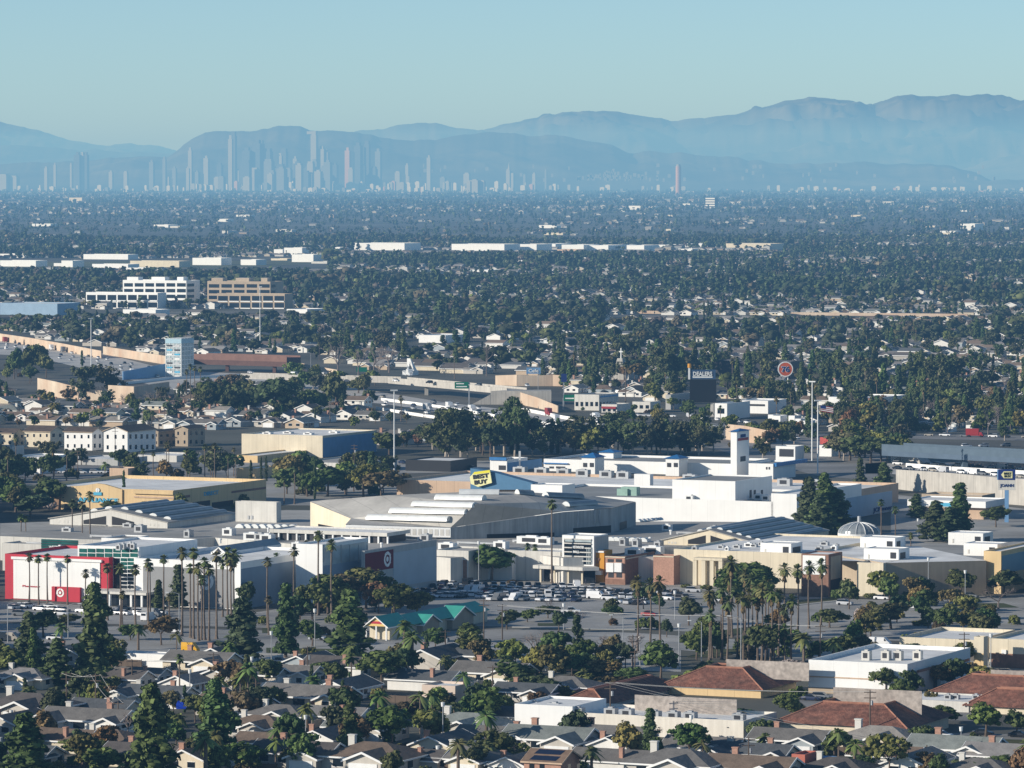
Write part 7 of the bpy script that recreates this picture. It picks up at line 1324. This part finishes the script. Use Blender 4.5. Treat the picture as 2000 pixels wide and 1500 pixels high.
for a in [(350, 1260, 1160, -1), (133, 1250, 1182, 1), (15, 1255, 1180, 1), (1217, 1290, 1204, -1), (1370, 1300, 1215, -1), (1447, 1300, 1206, -1), (615, 1275, 1196, 0), (935, 1142, 1063, 0), (1813, 1170, 1095, 0), (1885, 1196, 1120, 0), (1326, 1300, 1225, 0), (530, 1300, 1240, 0), (793, 1345, 1305, -1), (865, 1466, 1380, 0), (597, 1465, 1405, 0), (1350, 1478, 1405, 0), (1877, 1485, 1428, 0), (371, 1372, 1315, 0), (1793, 1045, 1018, 0), (945, 730, 715, -1), (1051, 775, 700, 1), (1283, 742, 700, 1), (660, 730, 680, 1), (607, 735, 690, -1), (1935, 1340, 1245, 0), (1250, 1300, 1250, 0), (855, 1500, 1465, 0), (1066, 1310, 1272, 0), (492, 1320, 1290, 0), (1190, 735, 710, -1), (1318, 1210, 1160, 0), (1101, 1230, 1185, 0), (22, 1430, 1395, 0), (318, 1380, 1365, 0)]: lamp(*a)
def pole(px, pyb, pyt, lab=None, arms=2, m='wood', r=.19):
    P = G(px, pyb); h = height_for(P, pyt); T = thing('utility_pole', lab, 'power pole', P, R.uniform(-.3, .3)); MB().tube((0, 0, 0), (0, 0, h), r, r * .65, 7).build('pole', [m], T)
    for k in range(arms): MB().box(-1.3, -.08, h - .55 - k * 1.2, 1.3, .08, h - .38 - k * 1.2).build('cross_arm', [m], T)
    if arms and R.random() < .5: MB().tube((.4, 0, h - 3.2), (.4, 0, h - 2.2), .28, .28, 8).build('transformer', ['steel'], T)
    if not lab: auto(T, 'wooden power pole', px, (pyb + pyt) / 2)
    return T, h
PT = [pole(*a) for a in [(130, 1375, 1312), (187, 1400, 1315), (258, 1345, 1288), (417, 1320, 1275), (231, 1430, 1370), (601, 1330, 1262), (1192, 1430, 1330), (1699, 1445, 1348), (1408, 1285, 1200), (1602, 1295, 1220), (1500 + 12, 1290, 1240), (981, 1250, 1180), (1236, 1305, 1240), (1240, 1320, 1270), (870, 1290, 1230), (962, 1350, 1300), (1462, 1510, 1440), (1810, 1490, 1455), (1830, 1490, 1462), (1117, 1340, 1305), (692, 945, 868), (152, 940, 880), (1218, 890, 840), (225, 890, 835), (1883, 1330, 1235), (500, 1385, 1320), (945, 1250, 1170)]]
for px, pyb, pyt, lab in [(770, 930, 762, 'very tall slim pale mast beside the peach store wall'), (1597, 925, 782, 'very tall slim pale mast with a flag below it near dark trees'), (178, 720, 622, 'tall pale floodlight mast above the left sound wall'), (1586, 900, 745, 'tall white flagpole beside the tall mast'), (508, 690, 560, 'thin pale mast behind the dark overpass')]:
    T, h = pole(px, pyb, pyt, lab, 0, 'white2', .32)
    T['category'] = 'mast'; MB().box(-1.4, -.3, h - .3, 1.4, .3, h + .2).build('lamp_head', ['lamp'], T)
P = G(1597, 925); b = MB()
for k in range(7): b.poly([(1.0, 0, 0 + k * .36), (6.2, 0, -.9 + k * .36), (6.2, 0, -.56 + k * .36), (1.0, 0, .34 + k * .36)], k % 2)
b.poly([(1.0, -.03, 1.2), (3.2, -.03, .85), (3.2, -.03, 2.15), (1.0, -.03, 2.5)], 2); T = b.build('flag', ['dkred', 'white2', 'navy'], None, None, (P.x, P.y - .5, height_for(P, 803))); T['label'] = 'striped flag flying from the tall mast near dark trees'; T['category'] = 'flag'
# wires
for i, j in ((0, 1), (1, 4), (2, 3), (5, 14), (6, 18), (7, 6), (8, 11), (9, 8), (10, 9)):
    (a, ha), (c, hc) = PT[i], PT[j]; b = MB(); p, q = a.location, c.location
    for s in (-1.1, 1.1):
        L = [Vector((p.x + (q.x - p.x) * t + s, p.y + (q.y - p.y) * t, ha + (hc - ha) * t - .3 - 6 * t * (1 - t) * .45)) for t in [k / 8 for k in range(9)]]
        for k in range(8): b.tube(L[k], L[k + 1], .035, n=3, cap=False)
    o = b.build('power_line', [mat('bright_wire', (.45, .44, .42), 0, 1)]); o['category'] = 'cable'; px, py = proj((p + q) / 2); auto(o, 'pair of sagging power wires', px, py - 60)
T = thing('mailbox', 'small blue portable cabin behind the white store with the arch', 'cabin', G(1721, 1284)); MB().box(-.9, -.9, 0, .9, .9, 2.2).build('body', ['aqua'], T); MB().box(-1, -1, 2.2, 1, 1, 2.45).build('cap', ['white2'], T)
def person(P, top, leg, lab):
    """standing figure: one skinned body with clothing colours"""
    T = thing('person', lab, 'person', P, R.uniform(0, 6)); me = bpy.data.meshes.new('body'); v = [(0, 0, .95), (0, 0, 1.2), (0, 0, 1.42), (0, 0, 1.52), (0, 0, 1.66), (.1, 0, .9), (.12, .05, .48), (.12, .0, .04), (-.1, 0, .9), (-.12, -.05, .48), (-.12, .02, .04), (.2, 0, 1.4), (.26, 0, 1.12), (.24, -.1, .86), (-.2, 0, 1.4), (-.26, 0, 1.12), (-.24, -.1, .86)]
    me.from_pydata(v, [(0, 1), (1, 2), (2, 3), (3, 4), (0, 5), (5, 6), (6, 7), (0, 8), (8, 9), (9, 10), (2, 11), (11, 12), (12, 13), (2, 14), (14, 15), (15, 16)], []); me.materials.append(mat('clothes_' + top, dict(white=(.7, .7, .7), dark=(.04, .04, .06), red=(.4, .05, .05))[top], 0, 1)); o = link('body', me, T)
    o.modifiers.new('skin', 'SKIN'); o.modifiers.new('sub', 'SUBSURF').levels = 1
    for sv, r in zip(me.skin_vertices[0].data, (.15, .16, .15, .07, .11, .1, .08, .05, .1, .08, .05, .07, .05, .04, .07, .05, .04)): sv.radius = (r, r)
    me.skin_vertices[0].data[0].use_root = True
    MB().tube((0, 0, 1.6), (0, 0, 1.78), .12, .1, 10).build('hair', ['dark'], T)
for px, py, t, lab in [(1130, 1137, 'white', 'person in white at the mall entrance under the canopy'), (1144, 1142, 'dark', 'person in dark clothes outside the mall entrance'), (1103, 1136, 'red', 'person in red top left of the mall entrance')]: person(G(px, py), t, t, lab)
# ================================================================ the suburb: near houses and trees one by one, the far remainder as two masses
def poly_mask(px, py, poly):
    x = np.array([p[0] for p in poly], float); y = np.array([p[1] for p in poly], float); ins = np.zeros(len(px), bool); j = len(x) - 1
    for i in range(len(x)):
        c = ((y[i] > py) != (y[j] > py)) & (px < (x[j] - x[i]) * (py - y[i]) / (y[j] - y[i] + 1e-12) + x[i]); ins ^= c; j = i
    return ins
def projn(X, Y, Z):
    z = Z - CAMH; dep = Y * cp - z * sp; up = Y * sp + z * cp; return 1000 + F * X / dep, 750 - F * up / dep
BB = []
for f in FOOT:
    us = [x * U.x + y * U.y for x, y in f]; ns = [x * N.x + y * N.y for x, y in f]; BB.append((min(us), max(us), min(ns), max(ns)))
def free(X, Y, H, Wd, margin):
    """which of the candidates stand in view, off the other footprints, off the zones, and not before a thing that must show"""
    bx, by = projn(X, Y, np.zeros_like(X)); ok = (bx > -520) & (bx < 2520)
    u = X * U.x + Y * U.y; n = X * N.x + Y * N.y
    for (a, b, c, d) in BB: ok &= ~((u > a - margin) & (u < b + margin) & (n > c - margin) & (n < d + margin))
    for z in ZONES: ok &= ~poly_mask(bx, by, z)
    _, ty = projn(X, Y, H); wp = Wd * F / Y * .5
    for (x0, y0, x1, y1) in PROT: ok &= ~((bx + wp > x0) & (bx - wp < x1) & (by > y1) & (ty < y1 - 2))
    return ok
def noise2(X, Y, s, seed):
    r = np.random.default_rng(seed); v = np.zeros_like(X)
    for k in range(5): a = r.uniform(0, 6.28); p = r.uniform(0, 6.28); f = s * r.uniform(.6, 1.8); v += np.sin((X * math.cos(a) + Y * math.sin(a)) * f + p)
    return v / 2.2
# lots on the street grid
uu = np.arange(-4200, 4200, 17.5); nn = []
for b0 in np.arange(500, 9600, 80): nn += [b0, b0 + 31]
A, Bn = np.meshgrid(uu, np.array(nn)); A = A.ravel() + NR.uniform(-2, 2, A.size); Bn = Bn.ravel() + NR.uniform(-3, 3, Bn.size)
X = A * U.x + Bn * N.x; Y = A * U.y + Bn * N.y
k = ((Y > 2150) | ((Y > 960) & (np.abs(X) > .1135 * Y))) & (Y < 9000) & (np.abs(X) < .165 * Y) & (np.mod(A, 210) > 18) & (NR.random(len(A)) < .9); X, Y = X[k], Y[k]
k = free(X, Y, np.full_like(X, 5.0), np.full_like(X, 16.0), 13); X, Y = X[k], Y[k]; o = np.argsort(Y); X, Y = X[o], Y[o]
NEAR_H = 236
seen = np.abs(projn(X, Y, 0 * X)[0] - 1000) < 1030; near = np.nonzero(seen)[0][:NEAR_H]
for j, i in enumerate(near): house(Vector((X[i], Y[i], 0)), R.choice((0, 0, 1, 1, 2, 2, 3, 3, 4)), R.choice((0, 0, 0, 1, 2, 3)), R.choices(range(7), (4, 3, 2, 4, 3, 1, 2))[0], R.choices(range(5), (4, 3, 2, 1, 1))[0], R.uniform(.9, 1.1), parts=j < 170, foot=False)
rest = np.ones(len(X), bool); rest[near] = False; hx, hy = X[rest], Y[rest]; k = (hy < 4600) | (NR.random(len(hy)) < .55); hx, hy = hx[k], hy[k]
def house_tpl(v):
    q = []; T3 = []
    def wall(p, r): q.append((p, r))
    if v == 0: L, D_, z, zr = 7.5, 4.5, 2.6, 4.3
    elif v == 1: L, D_, z, zr = 4.5, 7.5, 2.6, 4.3
    else: L, D_, z, zr = 6, 5, 5.2, 7.0
    e = .5; along = v != 1
    for a, b in (((-L, -D_), (L, -D_)), ((L, -D_), (L, D_)), ((L, D_), (-L, D_)), ((-L, D_), (-L, -D_))): wall([(a[0], a[1], 0), (b[0], b[1], 0), (b[0], b[1], z), (a[0], a[1], z)], 0)
    def gab(x0, x1, y0, y1, z, zr, al):
        if al:
            ym = (y0 + y1) / 2
            for s, ye in ((-1, y0 - e), (1, y1 + e)): wall([(x0 - e, ye, z - .18), (x1 + e, ye, z - .18), (x1 + e, ym, zr), (x0 - e, ym, zr)], 1); wall([(x0 - e, ye + s * .05, z - .5), (x1 + e, ye + s * .05, z - .5), (x1 + e, ye + s * .05, z - .05), (x0 - e, ye + s * .05, z - .05)], 2)
            for x in (x0, x1):
                T3.append(([(x, y0, z), (x, y1, z), (x, ym, zr)], 0))
                xx = x + (-e if x == x0 else e) * 1.03
                for ye in (y0 - e, y1 + e): wall([(xx, ye, z - .5), (xx, ym, zr - .3), (xx, ym, zr + .08), (xx, ye, z - .1)], 2)
        else:
            xm = (x0 + x1) / 2
            for s, xe in ((-1, x0 - e), (1, x1 + e)): wall([(xe, y0 - e, z - .18), (xe, y1 + e, z - .18), (xm, y1 + e, zr), (xm, y0 - e, zr)], 1)
            for y in (y0, y1):
                T3.append(([(x0, y, z), (x1, y, z), (xm, y, zr)], 0)); yy = y + (-e if y == y0 else e) * 1.03
                for xe in (x0 - e, x1 + e): wall([(xe, yy, z - .5), (xm, yy, zr - .3), (xm, yy, zr + .08), (xe, yy, z - .1)], 2)
    gab(-L, L, -D_, D_, z, zr, along)
    if v != 1:
        wall([(1.5, -D_ - 4.5, 0), (7, -D_ - 4.5, 0), (7, -D_ - 4.5, 2.5), (1.5, -D_ - 4.5, 2.5)], 0); wall([(7, -D_ - 4.5, 0), (7, -D_, 0), (7, -D_, 2.5), (7, -D_ - 4.5, 2.5)], 0); gab(1.5, 7, -D_ - 4.5, -.5, 2.5, 3.6, False)
        wall([(2, -D_ - 4.56, .1), (6.4, -D_ - 4.56, .1), (6.4, -D_ - 4.56, 2.1), (2, -D_ - 4.56, 2.1)], 2)
    for xw in (-4, -1): wall([(xw - .9, -D_ - .06, 1), (xw + .9, -D_ - .06, 1), (xw + .9, -D_ - .06, 2.1), (xw - .9, -D_ - .06, 2.1)], 3)
    V = [p for f, _ in q for p in f] + [p for f, _ in T3 for p in f]; role = [r for f, r in q for _ in range(4)] + [r for f, r in T3 for _ in range(3)]
    return np.array(V), np.array(role), np.arange(len(q) * 4).reshape(-1, 4), np.arange(len(T3) * 3).reshape(-1, 3) + len(q) * 4
def place(Vt, X, Y, Z, S, ang):
    c, s = np.cos(ang)[:, None], np.sin(ang)[:, None]; v = Vt[None] * S[:, None, :]
    return np.stack([v[..., 0] * c - v[..., 1] * s + X[:, None], v[..., 0] * s + v[..., 1] * c + Y[:, None], v[..., 2] + Z[:, None]], -1)
RC = np.array([r[0] for r in ROOFS]); WC = np.array([w_[0] for w_ in WALLS])
def house_mass(X, Y, S):
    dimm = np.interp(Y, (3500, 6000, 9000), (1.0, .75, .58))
    Vs, Cs, Qs, Ts = [], [], [], []; off = 0; pick = NR.choice(3, len(X), p=(.55, .37, .08))
    for v in range(3):
        k = pick == v; n = int(k.sum())
        if not n: continue
        Vt, role, q, t = house_tpl(v); ang = -ANG + NR.choice((0, 0, 0, math.pi / 2, math.pi, -math.pi / 2), n) + NR.normal(0, .04, n)
        P = place(Vt, X[k], Y[k], np.zeros(n), np.repeat((S[k] * NR.uniform(.85, 1.15, n))[:, None], 3, 1), ang)
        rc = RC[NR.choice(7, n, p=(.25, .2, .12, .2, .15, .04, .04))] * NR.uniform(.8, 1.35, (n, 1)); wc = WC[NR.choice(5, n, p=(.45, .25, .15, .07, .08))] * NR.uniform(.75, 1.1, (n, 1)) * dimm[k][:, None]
        lut = np.stack([wc, rc, np.tile((.80, .79, .76), (n, 1)) * dimm[k][:, None], np.tile((.02, .025, .03), (n, 1))], 1)
        C = lut[:, role]; Vs.append(P.reshape(-1, 3)); Cs.append(np.concatenate([C, np.ones(C.shape[:2] + (1,))], -1).reshape(-1, 4)); o_ = (np.arange(n) * len(Vt))[:, None, None] + off
        Qs.append((q[None] + o_).reshape(-1, 4)); Ts.append((t[None] + o_).reshape(-1, 3)); off += n * len(Vt)
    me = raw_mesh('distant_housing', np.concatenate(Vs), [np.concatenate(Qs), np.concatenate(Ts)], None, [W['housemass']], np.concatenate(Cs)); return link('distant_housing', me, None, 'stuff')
# far houses, thinned and larger with distance
n_ = 9400; fy = np.sqrt(NR.uniform(8800 ** 2, 36000 ** 2, n_)); fx = NR.uniform(-1, 1, n_) * (.16 * fy); fs = np.clip(fy / 9000, 1, 2.4) * .95
dens = noise2(fx, fy, .0011, 5); k = (dens > .3) | (NR.random(n_) < .12); fx, fy, fs = fx[k], fy[k], fs[k]
k = free(fx, fy, fs * 5, fs * 15, 15); fx, fy, fs = fx[k], fy[k], fs[k]
house_mass(np.concatenate([hx, fx]), np.concatenate([hy, fy]), np.concatenate([np.ones(len(hx)), fs]))
# ---- trees
def scatter(n, y0, y1, power=2):
    y = (NR.uniform(y0 ** power, y1 ** power, n)) ** (1 / power); return NR.uniform(-1, 1, n) * (.16 * y), y
tx, ty = scatter(10200, 2120, 5000); bx_, by_ = scatter(29500, 5000, 9200); cx_, cy_ = scatter(50000, 9200, 38000, 1.35)
ey = NR.uniform(960, 2150, 2600); ex = NR.uniform(.1135, .16, 2600) * ey * NR.choice((-1, 1), 2600)
X = np.concatenate([ex, tx, bx_, cx_]); Y = np.concatenate([ey, ty, by_, cy_]); cn = noise2(X, Y, .006, 11); bn = noise2(X, Y, .0045, 12)
r = NR.random(len(X)); pc = np.clip(.10 + .22 * (cn > .5) + .25 * ((Y > 4700) & (Y < 7600) & (X > -180)) * (cn > -.7), 0, .75)
kind = np.where(r < pc, 0, np.where(r < pc + .10, 2, np.where(r < pc + .16, 3, np.where(r < pc + .22, 4, np.where(r < pc + .27, 5, 1)))))   # 0 pine 1 round 2 eucalyptus 3 cypress 4 bare 5 palm
H = np.where(kind == 0, NR.uniform(8, 16, len(X)), np.where(kind == 1, NR.uniform(4, 9.5, len(X)), np.where(kind == 2, NR.uniform(9, 15, len(X)), np.where(kind == 3, NR.uniform(6, 12, len(X)), np.where(kind == 4, NR.uniform(6, 11, len(X)), NR.uniform(8, 17, len(X)))))))
H = np.where(Y > 9200, H * np.clip(Y / 13000, 1, 1.5), H); H = H * (1 + .28 * np.clip(cn, -1, 1)); big = NR.random(len(X)) < .05; H = np.where(big & (kind < 3), H * 1.35, H)
k = free(X, Y, H, np.where(kind == 0, 6.0, 8.0), 4.5) & ((bn > -.25) | (NR.random(len(X)) < np.where(Y < 5000, .6, .22))); X, Y, H, kind = X[k], Y[k], H[k], kind[k]
o = np.argsort(Y); X, Y, H, kind = X[o], Y[o], H[o], kind[o]
KN = ['pine_tree', 'broadleaf_tree', 'eucalyptus_tree', 'cypress_tree', 'bare_tree', 'fan_palm']; used = np.zeros(len(X), bool)
for ki, nm in enumerate(KN):
    cap = min(296 - PCOUNT.get(nm, 0), (190, 150, 90, 80, 70, 70)[ki]); idx = np.nonzero((kind == ki) & (np.abs(projn(X, Y, 0 * X)[0] - 1000) < 1020) & (Y > 2100))[0][:max(cap, 0)]; used[idx] = True
    for i in idx: plant(nm, Vector((X[i], Y[i], 0)), float(H[i]))
X, Y, H, kind = X[~used], Y[~used], H[~used], kind[~used]
def tree_tpl(kd, lod, seed):
    rng = np.random.default_rng(seed); cl = []
    if kd in (0, 3):
        n = (11, 5, 3)[lod]; w = .20 if kd == 0 else .10
        for i in range(n): u = (i + .5) / n; rr = w * (1 - u) ** .6 + .02; a = rng.uniform(0, 6.28); cl.append((rr * .45 * math.cos(a), rr * .45 * math.sin(a), .06 + .9 * u, rr * 1.0, rr * 1.0, .62 / n + .03))
    elif kd == 5:
        cl = [(0, 0, .95, .11, .11, .06), (0, 0, .88, .07, .07, .07), (0, 0, .45, .012, .012, .45)]
    else:
        n = (11, 5, 3)[lod]
        for i in range(n): d = unit(1, rng)[0]; s = rng.uniform(.17, .30); cl.append((d[0] * .30, d[1] * .30, .62 + d[2] * .20, s, s, s * .8))
        cl.append((0, 0, .25, .03, .03, .3))
    V, t, q, ti = leaf_cloud(cl, (9, 4, 1)[lod], (.075, .11, .2)[lod], rng, .85 if lod else .8); return V, t, q, ti
TC = [((.052, .074, .032), .3), ((.070, .086, .034), .4), ((.068, .08, .044), .3), ((.040, .06, .026), .2), ((.14, .115, .095), .2), ((.05, .055, .03), .2)]
Vs, Cs, Qs, Ts, Ti = [], [], [], [], []; off = 0
lodv = np.where(Y < 4300, 0, np.where(Y < 9200, 1, 2)); tv = NR.integers(0, 4, len(X)); hue = NR.random(len(X))
for kd in range(6):
    for lod in range(3):
        for v in range(4):
            k = (kind == kd) & (lodv == lod) & (tv == v); n = int(k.sum())
            if not n: continue
            V, t, q, ti = tree_tpl(kd, lod, 1000 + kd * 100 + lod * 10 + v); S = np.stack([H[k] * NR.uniform(.85, 1.6, n), H[k] * NR.uniform(.85, 1.6, n), H[k]], 1)
            P = place(V, X[k], Y[k], np.zeros(n), S, NR.uniform(0, 6.28, n)); c, vr = TC[kd]; C = np.array(c)[None] * NR.uniform(1 - vr, 1 + vr * 1.4, (n, 1))
            h_ = hue[k][:, None]
            if kd in (1, 2): C = np.where(h_ > .86, C * np.array((1.9, 1.35, 1.5)), np.where(h_ > .72, C * np.array((1.7, 1.65, 1.1)), C))
            Vs.append(P.reshape(-1, 3)); cc = np.repeat(np.concatenate([C, np.ones((n, 1))], 1)[:, None], len(V), 1); Cs.append(cc.reshape(-1, 4)); Ti.append(np.tile(ti, n))
            o_ = (np.arange(n) * len(V))[:, None, None] + off; Ts.append((t[None] + o_).reshape(-1, 3)); Qs.append((q[None] + o_).reshape(-1, 4)); off += n * len(V)
me = raw_mesh('distant_woodland', np.concatenate(Vs), [np.concatenate(Ts), np.concatenate(Qs)], np.concatenate(Ti), [W['mass']], np.concatenate(Cs)); link('distant_woodland', me, None, 'stuff')
print('MASS', len(me.polygons), 'houses', len(hx) + len(fx))
finish_labels()
